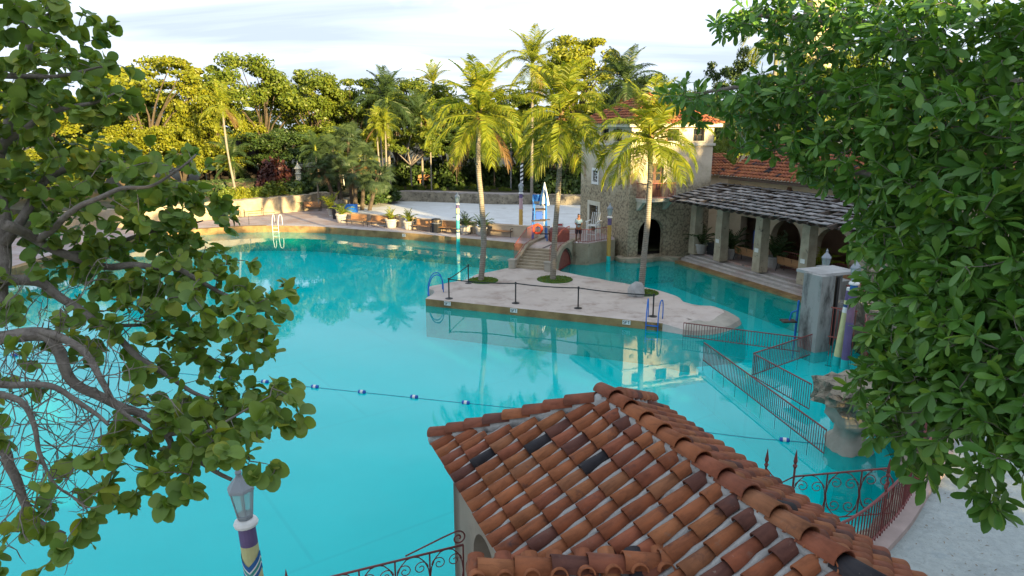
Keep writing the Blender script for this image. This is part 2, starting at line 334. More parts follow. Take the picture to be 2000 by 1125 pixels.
m = MB(); m.add([(-40, 0, -1.55), (30, 0, -1.55), (30, 62, -1.55), (-40, 62, -1.55)], [(0, 1, 2, 3)]); struct(m.build('pool_floor', 'pool_paint'))
m = MB(); m.add([(-32, 5, 0), (22, 5, 0), (22, 60, 0), (-32, 60, 0)], [(0, 1, 2, 3)]); struct(m.build('water', 'water'))
struct(MB().prism([(6.9, 24.2), (8.1, 16.2), (10.3, 16.6), (11.3, 20.5), (13.0, 22.6), (13.2, 26.0), (10.9, 25.2)], -1.56, -0.42).build('pool_ramp_floor', 'pool_paint'))
# far patio of brick pavers with a stained edge
m = MB()
PATIO = FAR + [(4.6, 44.4), (5.0, 48.2), (0.0, 50.3), (-11.1, 56.2), (-15.3, 60.8), (-17.0, 67.0), (-19.8, 69.0), (-21.2, 66.6), (-23.9, 63.6), (-26.6, 60.4), (-36, 52), (-36, 37)]
struct(m.add([(x, y, 0.5) for x, y in PATIO], []) and MB().prism(PATIO, 0.46, 0.5).build('patio', 'pavers'))
def offset(path, d):
    out = []
    for i, p in enumerate(path):
        a = Vector(path[max(i-1, 0)]).to_2d(); b = Vector(path[min(i+1, len(path)-1)]).to_2d(); t = (b-a).normalized(); out.append((p[0]-t.y*d, p[1]+t.x*d))
    return out
def ribbon(path, d0, d1, z0, z1):
    a = offset(path, d0); b = offset(path, d1); m = MB(); n = len(path)
    vs = [(x, y, z) for P, z in ((a, z0), (a, z1), (b, z1), (b, z0)) for x, y in P]
    fs = []
    for i in range(n-1):
        for k in range(4): k2 = (k+1) % 4; fs.append((k*n+i, k*n+i+1, k2*n+i+1, k2*n+i)[::-1])
    fs += [(0, n, 2*n, 3*n), (n-1, 4*n-1, 3*n-1, 2*n-1)]
    return m.add(vs, fs)
struct(tag(ribbon(FAR, -0.06, 0.5, -1.6, 0.515).build('patio_kerb', 'ochre_edge'), 'ochre stained pool edge along the far brick patio'))
mk('pale_coping', (0.46, 0.42, 0.40), (0.34, 0.29, 0.27), 1.5, bmp=0.3, bscale=15, world=True)
struct(ribbon(FAR[20:], 0.02, 1.0, 0.4, 0.522).build('patio_coping_strip', 'pale_coping'))
SANDP = [(-16.6, 62.0), (-15.0, 60.4), (-11.0, 55.7), (0.0, 49.9), (4.8, 48.0), (8.5, 52.0), (8.5, 71.5), (-2.1, 72.6), (-11.2, 75.6), (-14.5, 74), (-17, 69)]
struct(MB().prism(SANDP, 0.40, 0.56).build('sand_beach', 'sand'))
# raised gardens behind
GAR = [(-18.5, 71.5), (-14.8, 74.6), (-11.2, 76.1), (-6, 74.8), (-2.1, 73.4), (8.6, 72.2), (30, 74), (80, 80), (160, 260), (-160, 260), (-90, 80), (-50, 58), (-36.5, 52.5), (-27.0, 60.9), (-24.2, 64.0), (-21.5, 67.0), (-20.0, 70.0)]
struct(MB().prism(GAR, 0.3, 1.45).build('garden_terrain', 'garden_soil'))
BED = [(-36, 52.6), (-26.9, 60.7), (-24.1, 63.8), (-21.4, 66.9), (-19.9, 69.9), (-22, 74), (-40, 70), (-48, 58)]
struct(MB().prism(BED, 1.2, 2.0).build('planting_bed_ground', 'garden_soil'))
# plaza on the right with its kerb
PLZ = [(3.2, 9.5), (5.2, 9.9), (6.97, 11.28), (8.34, 12.74), (9.5, 13.96), (10.5, 15.4), (11.5, 16.5), (40, 20), (40, -30), (-0.5, -30), (-0.5, 8.0), (1.0, 7.0)]
struct(MB().prism(PLZ, -1.6, 1.0).build('plaza_pavement', 'plaza_stone'))
PKERB = [p[:2] for p in catmull([(3.2, 9.5, 0), (5.2, 9.9, 0), (6.97, 11.28, 0), (8.34, 12.74, 0), (9.5, 13.96, 0), (10.6, 15.5, 0)], 5)]
mk('pink_kerb', (0.42, 0.33, 0.30), (0.30, 0.24, 0.22), 1.5, bmp=0.3, world=True)
struct(ribbon(PKERB[::-1], -0.02, 0.24, 0.6, 1.13).build('plaza_kerb', 'pink_kerb'))
NEAR = [(-60, -30), (-0.52, -30), (-0.52, 8.6), (-0.9, 9.65), (-3.4, 8.9), (-26, 8.85), (-60, 8.85)]
struct(MB().prism(NEAR, -1.6, 0.95).build('near_bank_pavement', 'plaza_stone'))
# terrace by the pergola, four long low steps down to the water
TER0 = Vector((10.35, 42.3, 0)); TL = 14.6
def along(a, b, z): p = TER0 - uu*a + vv*b; return (p.x, p.y, z)
tb = thing('terrace_steps', 'pale stone terrace with long low steps along the pergola side of the pool', 'terrace', tuple(TER0))
tb['kind'] = 'structure'
LV = [(-0.10, 0.42, 0.14), (0.42, 0.82, 0.26), (0.82, 1.22, 0.36), (1.22, 1.70, 0.46), (1.70, 9.0, 0.56)]
for k, (b0, b1, z) in enumerate(LV):
    mm = MB(); pl = [along(-0.3 if k else 0, b0, 0)[:2], along(TL, b0, 0)[:2], along(TL, b1+0.02 if k < 4 else b1, 0)[:2], along(-0.3 if k else 0, b1+0.02 if k < 4 else b1, 0)[:2]]
    mm.prism([(x-TER0.x, y-TER0.y) for x, y in pl], -1.6, z)
    o = mm.build('step' if k < 4 else 'terrace_floor', ['ochre_edge', 'terrace_stone', 'terrace_stone', 'terrace_stone', 'pavers'][k], tb)
# island
ISF = [(-4.14, 31.69, 0.02), (6.3, 27.45, 0.02)]
ISB = [(7.0, 26.95, .5), (8.0, 26.9, .7), (9.2, 27.6, .8), (10.0, 28.6, .8), (9.9, 29.6, .6), (9.3, 30.6, .4), (8.3, 31.2, .35), (8.1, 32.4, .3), (7.3, 33.9, .3), (5.5, 35.7, .3), (4.2, 36.9, .25), (3.0, 38.2, .25), (2.2, 39.3, .2),
       (0.0, 39.3, .2), (-1.0, 38.5, .25), (-2.0, 37.5, .25), (-2.6, 36.0, .25), (-3.7, 35.1, .2), (-4.3, 34.2, .15), (-3.9, 33.2, .1)]
ring = []
for i in range(13): t = i/12; ring.append((ISF[0][0]*(1-t)+ISF[1][0]*t, ISF[0][1]*(1-t)+ISF[1][1]*t, 0.02))
cm = catmull([(a, b, c) for a, b, c in [ISF[1]]+ISB+[ISF[0]]], 4)
ring += [(p.x + 0.10*mnoise.noise(p*1.3), p.y + 0.10*mnoise.noise(p*1.7+Vector((5, 2, 1))), max(0.02, p.z)) for p in cm[1:-1]]
n = len(ring); m = MB(); rings = []
def inset(k):
    out = []
    for i in range(n):
        a = Vector(ring[i-1][:2]); b = Vector(ring[(i+1) % n][:2]); t = (b-a).normalized(); nn = Vector((-t.y, t.x)); w = ring[i][2]
        out.append((Vector(ring[i][:2]) + nn*w*k))
    return out
lay = [(-0.35, -1.6), (-0.25, -0.35), (0.0, 0.0), (0.12, 0.17), (0.45, 0.28), (1.0, 0.335), (2.2, 0.352)]
vs = []
for k, z in lay:
    for i, p in enumerate(inset(k)):
        rk = min(1, ring[i][2]*1.4); zz = z if z < 0 else (z*rk + (0 if k == 0 else 0.345 if k > 0.1 else 0)*(1-rk)) 
        zz += 0.05*rk*mnoise.noise(Vector((p.x*1.2, p.y*1.2, k)))*(1 if 0 < k < 2 else 0)
        if rk > .5 and z > 0: zz += 0.26*max(0, 1-abs(k-0.9))*rk*mnoise.noise(Vector((p.x*.7, p.y*.7, 3)))
        vs.append((p.x, p.y, zz))
fs = []
for L in range(len(lay)-1):
    for i in range(n): fs.append((L*n+i, L*n+(i+1) % n, (L+1)*n+(i+1) % n, (L+1)*n+i))
m.mi = 0; m.add(vs, []); 
for f in fs[:2*n]: m.f.append(f); m.m.append(1 if f[0] % n < 12 else 2)
for f in fs[2*n:]: m.f.append(f); m.m.append((1 if f[0] < 3*n else 0) if f[0] % n < 12 else (2 if f[0] < 5*n and ring[f[0] % n][2] > .45 else 0))
top = [Vector((v[0], v[1], 0)) for v in vs[(len(lay)-1)*n:]]
for t in geometry.tessellate_polygon([top]):
    a, b, c = (top[i] for i in t); t = t if (b-a).cross(c-a).z > 0 else t[::-1]; m.f.append(tuple(i+(len(lay)-1)*n for i in t)); m.m.append(0)
isl = struct(m.build('rock_island', ['island_top', 'ochre_edge', 'smooth_rock']))
tag(isl, 'flat pinkish concrete and rock island in the middle of the turquoise pool', 'island')
# coral rock walls and strips
def rockstrip(name, path, z0, z1, thick, disp, matn, label=None, cat=None, nz=5, seed=0, kind=None, parent=None, res=0.35):
    P = catmull([(x, y, 0) for x, y in path], 8); L = [0]
    for i in range(1, len(P)): L.append(L[-1]+(P[i]-P[i-1]).length)
    n = max(4, int(L[-1]/res)); Q = []
    for k in range(n+1):
        d = L[-1]*k/n; i = max(1, next((j for j in range(1, len(L)) if L[j] >= d), len(L)-1)); t = (d-L[i-1])/max(1e-6, L[i]-L[i-1]); Q.append(P[i-1].lerp(P[i], t))
    prof = [(0.0, z0-0.4)] + [(0.0+0.12*math.sin(j/nz*PI), z0+(z1-z0)*j/nz) for j in range(nz)] + [(0.08*thick, z1), (thick*0.5, z1+0.03), (thick, z1), (thick, z0-0.4)]
    vs = []; K = len(prof)
    for i, p in enumerate(Q):
        a = Q[max(0, i-1)]; b = Q[min(n, i+1)]; t = (b-a).normalized(); nn = Vector((-t.y, t.x, 0))
        for j, (o, z) in enumerate(prof):
            q = p + nn*o + Vector((0, 0, z)); s = Vector((seed*7.3, 0, 0))
            dd = disp*(mnoise.noise(q*1.1+s)+0.6*mnoise.noise(q*2.7+s)+0.35*mnoise.noise(q*6+s))
            vs.append(q - nn*dd*(1 if j < K-3 else 0.2) + Vector((0, 0, 0.6*dd if 0 < j < K-1 else 0)))
    fs = [(i*K+j, i*K+j+1, (i+1)*K+j+1, (i+1)*K+j)[::-1] for i in range(n) for j in range(K-1)]
    fs += [tuple(range(K))[::-1], tuple(range(n*K, n*K+K))]
    o = MB().add(vs, fs).build(name, matn, parent)
    return tag(o, label, cat, kind=kind)
rockstrip('coral_wall', [(9.4, 71.0), (3, 71.8), (-2.1, 72.2), (-6, 73.6), (-11.2, 75.0), (-14.0, 73.6), (-16.6, 69.6), (-17.0, 65)], 0.5, 1.5, 0.9, 0.22, 'coral', 'rugged dark coral rock wall along the back of the white beach', 'rock wall', seed=1)
struct(ribbon([(9.4, 72.6), (3, 72.9), (-2.1, 73.3), (-6, 74.7), (-11.2, 76.1), (-14.6, 74.6)][::-1], -0.9, 0.7, 1.3, 1.53).build('garden_path', 'pale_coping'))
rockstrip('retaining_wall', [(-17.6, 69.2), (-19.6, 68.9), (-20.9, 66.2), (-23.7, 63.3), (-26.5, 60.2), (-31, 56), (-36, 52)], 0.45, 2.0, 0.8, 0.16, 'pale_coral', 'low tan coral retaining wall behind the far left benches', 'retaining wall', seed=2)
# ================================================================ buildings
def tower_mat():
    m, nt, b = base_mat('tower_wall', 0.95, 0.15); v, r = coords(nt)
    vo = nt.nodes.new('ShaderNodeTexVoronoi'); vo.inputs['Scale'].default_value = 6.5; vo.feature = 'F1'
    wv = nt.nodes.new('ShaderNodeVectorMath'); wv.operation = 'ADD'; nz_ = nt.nodes.new('ShaderNodeTexNoise'); nz_.inputs['Scale'].default_value = 3; nt.links.new(v, nz_.inputs['Vector'])
    sc_ = nt.nodes.new('ShaderNodeVectorMath'); sc_.operation = 'SCALE'; sc_.inputs['Scale'].default_value = 0.25; nt.links.new(nz_.outputs[1], sc_.inputs[0])
    nt.links.new(v, wv.inputs[0]); nt.links.new(sc_.outputs[0], wv.inputs[1]); nt.links.new(wv.outputs[0], vo.inputs['Vector'])
    stone = ramp(nt, [(0.0, (0.48, 0.41, 0.29)), (0.42, (0.40, 0.34, 0.235)), (0.66, (0.28, 0.235, 0.165)), (0.9, (0.17, 0.145, 0.11))], vo.outputs['Distance'])
    stone = mixc(nt, 0.55, stone, ramp(nt, [(0.3, (0.55, 0.5, 0.45)), (0.7, (1, 1, 1))], noise(nt, v, 1.3, 7, 0.7)), 'MULTIPLY')
    plast = ramp(nt, [(0.3, (0.62, 0.55, 0.43)), (0.7, (0.46, 0.39, 0.29))], noise(nt, v, 0.9, 7, 0.7))
    plast = mixc(nt, ramp(nt, [(0.60, (0, 0, 0)), (0.63, (1, 1, 1))], noise(nt, v, 0.55, 5, 0.6, 0.6)), plast, (0.30, 0.16, 0.10))
    sp = nt.nodes.new('ShaderNodeSeparateXYZ'); t_ = nt.nodes.new('ShaderNodeTexCoord'); nt.links.new(t_.outputs['Object'], sp.inputs[0])
    ad = nt.nodes.new('ShaderNodeMath'); ad.operation = 'MULTIPLY_ADD'; ad.inputs[1].default_value = 5.0; nt.links.new(noise(nt, v, 0.6, 6, 0.65), ad.inputs[0]); nt.links.new(sp.outputs['Z'], ad.inputs[2])
    mr = nt.nodes.new('ShaderNodeMapRange'); mr.inputs['From Min'].default_value = 6.8; mr.inputs['From Max'].default_value = 8.6; nt.links.new(ad.outputs[0], mr.inputs[0])
    o = mixc(nt, mr.outputs[0], stone, plast)
    nt.links.new(o, b.inputs['Base Color']); bump(nt, b, vo.outputs['Distance'], -0.7, 0.06)
tower_mat()
mk('cream_stucco', (0.55, 0.46, 0.33), (0.44, 0.35, 0.24), 0.9, rough=0.95, bmp=0.3, bscale=14, c3=(0.26, 0.21, 0.15), s3=0.7, t3=(0.58, 0.75))
mk('grey_stucco', (0.36, 0.30, 0.235), (0.27, 0.225, 0.18), 1.0, rough=0.95, bmp=0.45, bscale=22, bdist=0.012, c3=(0.19, 0.15, 0.12), s3=1.1, t3=(0.55, 0.75), stretch=(1, 1, 0.45))
mk('salmon_stucco', (0.42, 0.27, 0.17), (0.32, 0.20, 0.13), 0.8, rough=0.95, bmp=0.3, bscale=14)
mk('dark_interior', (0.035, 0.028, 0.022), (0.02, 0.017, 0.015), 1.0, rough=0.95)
mk('dark_glass', (0.02, 0.025, 0.03), rough=0.08, spec=0.6)
mk('trim_stone', (0.60, 0.57, 0.47), (0.48, 0.45, 0.36), 2.0, rough=0.9, bmp=0.2)
mk('old_wood', (0.27, 0.262, 0.26), (0.15, 0.145, 0.145), 1.6, rough=0.95, bmp=0.6, bscale=14, rnd=0.25, stretch=(0.6, 4, 4))
mk('dark_wood', (0.10, 0.075, 0.06), (0.055, 0.042, 0.036), 3, rough=0.9, bmp=0.4, bscale=12, stretch=(0.5, 3, 3))
mk('column_stone', (0.47, 0.41, 0.30), (0.30, 0.255, 0.185), 1.5, rough=0.95, bmp=0.9, bscale=8, bdist=0.05, c3=(0.09, 0.075, 0.06), s3=2.2, t3=(0.60, 0.68))
mk('door_brown', (0.13, 0.06, 0.035), (0.08, 0.035, 0.025), 3, rough=0.6)
mk('mortar', (0.44, 0.435, 0.42), (0.28, 0.275, 0.265), 4, rough=0.95, bmp=0.9, bscale=30, bdist=0.02, c3=(0.12, 0.115, 0.11), s3=3)
TERRA = [(0.0, (0.29, 0.103, 0.047)), (0.16, (0.254, 0.085, 0.041)), (0.32, (0.326, 0.127, 0.056)), (0.46, (0.272, 0.091, 0.05)), (0.6, (0.308, 0.112, 0.05)), (0.74, (0.224, 0.079, 0.047)), (0.84, (0.278, 0.118, 0.059)), (0.9, (0.13, 0.055, 0.042)), (0.972, (0.035, 0.033, 0.038))]
def tile_mat(name, gain, per_island):
    m, nt, b = base_mat(name, 0.8, 0.2); v, r = coords(nt)
    if per_island: g = nt.nodes.new('ShaderNodeNewGeometry'); r = g.outputs['Random Per Island']
    o = ramp(nt, [(p, tuple(min(1, x*gain) for x in c)) for p, c in TERRA], r, 'CONSTANT')
    v2, _ = coords(nt, False, (3.5, 0.8, 3.5))
    n1 = noise(nt, v2, 3.0, 6, 0.65, 0.5)
    o = mixc(nt, 0.75, o, ramp(nt, [(0.25, (0.42, 0.40, 0.42)), (0.5, (0.95, 0.95, 0.95)), (0.75, (1.25, 1.15, 1.0))], n1), 'MULTIPLY')
    o = mixc(nt, ramp(nt, [(0.60, (0, 0, 0)), (0.74, (1, 1, 1))], noise(nt, v, 2.1, 6, 0.7)), o, (0.075*gain, 0.045*gain, 0.042*gain))
    o = mixc(nt, ramp(nt, [(0.66, (0, 0, 0)), (0.80, (0.7, 0.7, 0.7))], noise(nt, v, 9, 6, 0.7)), o, (0.36, 0.31, 0.26))
    vw, _ = coords(nt, True)
    o = mixc(nt, 0.8, o, ramp(nt, [(0.30, (0.50, 0.47, 0.46)), (0.55, (1, 1, 1))], noise(nt, vw, 1.3, 7, 0.7)), 'MULTIPLY')
    o = mixc(nt, ramp(nt, [(0.60, (0, 0, 0)), (0.75, (0.6, 0.6, 0.6))], noise(nt, vw, 4.5, 8, 0.75)), o, (0.17, 0.15, 0.125))
    nt.links.new(o, b.inputs['Base Color']); bump(nt, b, noise(nt, v, 40, 5), 0.3, 0.008)
tile_mat('roof_tile', 1.02, False); tile_mat('roof_tile_far', 1.08, True)
def tile_mesh(L=0.44, r0=0.112, r1=0.092, th=0.016, n=8):
    """barrel tile: long axis +y (up the slope), crown +z, lower end at y=0"""
    m = MB(); vs = []; fs = []
    for y, r, dz in ((0, r0, 0.028), (L, r1, 0.0)):
        for rr in (r, r-th):
            vs += [(rr*math.cos(PI*k/n), y, rr*math.sin(PI*k/n)*0.92+dz) for k in range(n+1)]
    q = n+1
    for k in range(n):
        fs += [(k, 2*q+k, 2*q+k+1, k+1), (q+k+1, 3*q+k+1, 3*q+k, q+k), (k, k+1, q+k+1, q+k), (2*q+k, 3*q+k, 3*q+k+1, 2*q+k+1)]
    return m.add(vs, fs)
def slope_frame(E, a, s):
    a = Vector(a).normalized(); s = Vector(s).normalized(); n = a.cross(s); M = Matrix((a, s, n)).transposed().to_4x4(); M.translation = Vector(E); return M
def merge_tiles(spots, name, parent, mat='roof_tile_far', n=5, L=0.44, scale=1.0):
    t = tile_mesh(L=L, n=n); base = np.array(t.v); F0 = np.array([f for f in t.f]); Vs = []; Fs = []
    for k, M in enumerate(spots):
        A = np.array(M); Vs.append(base*scale @ A[:3, :3].T + A[:3, 3]); Fs.append(F0+k*len(base))
    return npmesh(name, np.concatenate(Vs), np.concatenate(Fs), mat, parent, kind='stuff')
def face_spots(E, a, s, W, L, left, right, pitch=0.27, expo=0.37, rnd=random):
    """tile matrices on a roof face; left/right(y) give the limits along the eave at slope distance y"""
    a = Vector(a).normalized(); sg = 1
    if a.cross(Vector(s)).z < 0: a = -a; sg = -1
    M = slope_frame(E, a, s); out = []
    for i in range(int(W/pitch)+1):
        x = pitch*(i+0.5)
        for j in range(int(math.ceil(L/expo))):
            y = j*expo; ym = y+expo*0.75
            if x < left(ym)+0.05 or x > right(ym)-0.05 or y > L-0.12: continue
            out.append(M @ Matrix.Translation((sg*(x+rnd.uniform(-.008, .008)), y-0.05+rnd.uniform(-.012, .012), 0.018+j*0.0)) @ Matrix.Rotation(rnd.uniform(-.02, .02), 4, 'Z') @ Matrix.Rotation(R(-2.4), 4, 'X'))
    return out
def line_spots(p, q, expo=0.38, lift=0.05):
    p = Vector(p); q = Vector(q); d = (q-p); L = d.length; d.normalize(); side = d.cross(Vector((0, 0, 1))).normalized(); out = []
    for k in range(int(L/expo)+1):
        M = Matrix((side, d, side.cross(d))).transposed().to_4x4(); M.translation = p + d*(k*expo) + Vector((0, 0, lift)); out.append(M @ Matrix.Rotation(R(-3), 4, 'X'))
    return out
def arch_pts(x0, x1, z0, z1, n=12):
    r = (x1-x0)/2; c = (x0+x1)/2; h = min(r, z1-z0); zs = z1-h
    return [(x0, z0), (x1, z0)] + [(c+r*math.cos(PI*k/n), zs+h*math.sin(PI*k/n)) for k in range(n+1)]
rect = lambda x0, x1, z0, z1: [(x0, z0), (x1, z0), (x1, z1), (x0, z1)]
def RZ(a, t=(0, 0, 0)): return Matrix.Translation(t) @ Matrix.Rotation(a, 4, 'Z')
def framebox(mb, x0, x1, z0, z1, w, y0, y1, M, sides='lrtb'):
    for sd in sides:
        a = {'l': (x0-w, x0, z0-w*('b' in sides), z1+w), 'r': (x1, x1+w, z0-w*('b' in sides), z1+w), 't': (x0, x1, z1, z1+w), 'b': (x0, x1, z0-w, z0)}[sd]
        mb.panel(rect(*a), [], y1-y0, M @ Matrix.Translation((0, y0, 0)))
# ---------------------------------------------------------------- tower
KX = Vector((7.28, 42.5, 0)); TW, TD, TH = 6.0, 6.7, 8.55
tw = thing('coral_tower', 'square coral stone tower with tiled hip roof, balcony and arched water door', 'tower', tuple(KX), UA)
th = 0.4
front_holes = [arch_pts(0.75, 2.65, 0.35, 2.68), rect(1.35, 2.4, 4.05, 6.15), rect(0.7, 1.55, 7.5, 8.25), rect(2.55, 3.4, 7.5, 8.25), rect(4.45, 5.3, 7.5, 8.25)]
left_holes = [rect(TD-5.2, TD-3.95, 1.35, 3.15), rect(TD-4.85, TD-4.2, 4.75, 5.5), rect(TD-2.2, TD-1.2, 7.5, 8.25), rect(TD-3.9, TD-2.9, 7.5, 8.25), rect(TD-5.6, TD-4.6, 7.5, 8.25)]
LM = RZ(-PI/2, (0, TD, 0))
MB().panel(rect(0, TW, -1.6, TH), front_holes, th, Matrix.Identity(4)).build('wall', 'tower_wall', tw)
MB().panel(rect(0, TD-th, -1.6, TH), left_holes, th, LM).build('wall', 'tower_wall', tw)
MB().panel(rect(0, TD-th, -1.6, TH), [], th, RZ(PI/2, (TW, th, 0))).build('wall', 'tower_wall', tw)
MB().panel(rect(th, TW-th, -1.6, TH), [], th, RZ(PI, (TW, TD, 0))).build('wall', 'tower_wall', tw)
mm = MB()
for z in (0.34, 3.6, 6.9): mm.box((TW/2, TD/2, z-0.1), (TW-2*th, TD-2*th, 0.2))
mm.box((TW/2, TD*0.55, 2), (TW-2*th, 0.2, 3.2)); mm.build('floor_slab', 'dark_interior', tw)
# string course, trims
mm = MB(); mm.box((TW/2, -0.04, 7.28), (TW+0.22, 0.14, 0.16)); mm.box((-0.04, TD/2+0.04, 7.28), (0.14, TD-0.06, 0.16)); mm.box((TW+0.04, TD/2, 7.28), (0.14, TD, 0.16)); mm.build('string_course', 'trim_stone', tw)
for k, h in enumerate(front_holes[2:]):
    x0, x1, z0, z1 = h[0][0], h[1][0], h[0][1], h[2][1]
    w = MB(); w.panel(rect(x0, x1, z0, z1), [], 0.03, Matrix.Translation((0, 0.25, 0))); wo = w.build('window', 'dark_glass', tw)
    f = MB(); 
    for t in (0.0, 0.5, 1.0): f.box((x0+0.03+(x1-x0-0.06)*t, 0.22, (z0+z1)/2), (0.05, 0.05, z1-z0))
    f.box(((x0+x1)/2, 0.22, (z0+z1)/2), (x1-x0, 0.045, 0.04)); f.build('frame', 'dark_wood', wo)
for h in left_holes[2:]:
    x0, x1, z0, z1 = h[0][0], h[1][0], h[0][1], h[2][1]
    w = MB(); w.panel(rect(x0, x1, z0, z1), [], 0.03, LM @ Matrix.Translation((0, 0.25, 0))); wo = w.build('window', 'dark_glass', tw)
    f = MB()
    for t in (0.0, 0.5, 1.0):
        p = LM @ Vector((x0+0.03+(x1-x0-0.06)*t, 0.22, (z0+z1)/2)); f.box(p, (0.05, 0.05, z1-z0))
    for zz in (z0+0.03, z1-0.03): f.bar(LM @ Vector((x0, 0.22, zz)), LM @ Vector((x1, 0.22, zz)), 0.045, 0.045)
    f.build('frame', 'dark_wood', wo)
# left face: door surround and pierced screen window
x0, x1, z0, z1 = TD-5.2, TD-3.95, 1.35, 3.15
f = MB(); framebox(f, x0, x1, z0, z1, 0.28, -0.07, 0.10, LM, 'lrt'); dr = f.build('door_surround', 'trim_stone', tw)
f = MB(); f.panel(rect(x0+0.55, x1-0.02, z0, z1), [], 0.05, LM @ Matrix.Translation((0, 0.30, 0))); f.build('door', 'door_brown', dr)
f = MB()
for k in range(8): f.panel(rect(x0+0.40, x0+0.53, z0+0.05+k*0.22, z0+0.21+k*0.22), [rect(x0+0.44, x0+0.49, z0+0.09+k*0.22, z0+0.17+k*0.22)], 0.03, LM @ Matrix.Translation((0, 0.24, 0)))
f.build('pierced_screen', 'white_paint', dr)
x0, x1, z0, z1 = TD-4.85, TD-4.2, 4.75, 5.5
f = MB(); framebox(f, x0, x1, z0, z1, 0.17, -0.05, 0.10, LM); wo = f.build('screen_window', 'white_paint', tw)
f = MB()
for i in range(3):
    for j in range(4):
        cx, cz = x0+(i+.5)*(x1-x0)/3, z0+(j+.5)*(z1-z0)/4
        if (i+j) % 2 == 0: f.tube([LM @ Vector((cx+0.13*math.cos(t*PI/5), 0.08, cz+0.13*math.sin(t*PI/5))) for t in range(10)], 0.022, 5, closed=True)
f.build('tracery', 'white_paint', wo)
f = MB(); f.panel(rect(x0, x1, z0, z1), [], 0.03, LM @ Matrix.Translation((0, 0.2, 0))); f.build('pane', 'dark_glass', wo)
# balcony
bz = 4.0; bx0, bx1, bd = 0.45, 2.75, 0.85
f = MB(); f.box(((bx0+bx1)/2, -bd/2-0.01, bz-0.08), (bx1-bx0, bd, 0.16)); f.box(((bx0+bx1)/2, -bd/2-0.01, bz+0.015), (bx1-bx0+0.1, bd+0.05, 0.035)); bal = f.build('balcony', 'trim_stone', tw)
for xx in (bx0+0.2, bx1-0.2):
    f = MB(); f.prism([(-0.75, bz-0.165), (-0.01, bz-0.165), (-0.01, bz-0.75), (-0.2, bz-0.65), (-0.42, bz-0.45)], xx-0.12, xx+0.12, True, True)
    f.v = [(p[2], p[0], p[1]) for p in f.v]; f.build('bracket', 'trim_stone', bal)
f = MB(); rp = [(bx0, -0.05), (bx0, -bd), (bx1, -bd), (bx1, -0.05)]
for zz, rr in ((bz+0.98, 0.028), (bz+0.12, 0.02)): f.tube([(x, y, zz) for x, y in rp], rr, 5)
f.build('handrail', 'red_iron_light', bal)
bars = []
for i in range(20): bars.append((bx0+(bx1-bx0)*i/19, -bd))
for i in range(1, 6): bars += [(bx0, -bd*i/6), (bx1, -bd*i/6)]
bm_ = MB(); bm_.tube([(0, 0, 0), (0, 0, 0.96)], 0.013, 5); b0 = None
for x, y in bars:
    if b0 is None: b0 = bm_.build('baluster', 'red_iron_light', bal, loc=(x, y, bz+0.03))
    else: inst('baluster', b0, bal, (x, y, bz+0.03))
f = MB(); f.box((1.62, 0.22, 5.1), (0.5, 0.06, 2.08)); f.box((2.13, 0.22, 5.1), (0.5, 0.06, 2.08)); d_ = f.build('balcony_door', 'door_brown', tw)
f = MB()
for cx in (1.62, 2.13):
    for cz in (4.7, 5.3, 5.8): MB().box((cx, 0.185, cz), (0.3, 0.02, 0.4)).build('pane', 'dark_glass', d_)
pass
for hx, hz in ((0.62, 6.35), (2.0, 6.55), (3.3, 6.35), (4.0, 6.35)):
    MB().box((hx, -0.02, hz), (0.26, 0.1, 0.2)).build('stone_boss', 'column_stone', tw)
# roof
ov = 0.42; ez = TH-0.02; rise = 1.85
C = [Vector((-ov, -ov, ez)), Vector((TW+ov, -ov, ez)), Vector((TW+ov, TD+ov, ez)), Vector((-ov, TD+ov, ez))]
ap = [Vector((TW/2, TD/2-0.35, ez+rise)), Vector((TW/2, TD/2+0.35, ez+rise))]
f = MB(); f.add(C+ap, [(0, 1, 4), (1, 2, 5, 4), (2, 3, 5), (3, 0, 4, 5), (3, 2, 1, 0)]); f.box((TW/2, TD/2, ez-0.09), (TW+2*ov-0.1, TD+2*ov-0.1, 0.16)); rf = f.build('roof', 'trim_stone', tw)
spots = []
for i in range(4):
    p, q = C[i], C[(i+1) % 4]; W = (q-p).length; a = (q-p).normalized(); mid = (p+q)/2; apx = ap[0] if i in (0, 3) else ap[1]
    top_mid = Vector((TW/2, apx.y, ez+rise)) if i in (0, 2) else (ap[0]+ap[1])/2
    s = (top_mid-mid); s = s - a*s.dot(a); Ls = s.length; half = W/2; keep = 0.35 if i in (1, 3) else 0.0
    spots += face_spots(p, a, s, W, Ls, lambda y, half=half, Ls=Ls, keep=keep: (half-keep)*y/Ls, lambda y, W=W, half=half, Ls=Ls, keep=keep: W-(half-keep)*y/Ls)
for i in range(4): spots += line_spots(C[i], ap[0] if i < 2 else ap[1])
spots += line_spots(ap[0], ap[1])
merge_tiles(spots, 'roof_tiles', rf)
# ---------------------------------------------------------------- main building behind the pergola
BX = Vector((14.1, 42.5, 0))
bl = thing('arcade_building', 'long cream stucco building with red tiled roof behind the wooden pergola', 'building', tuple(BX), UA)
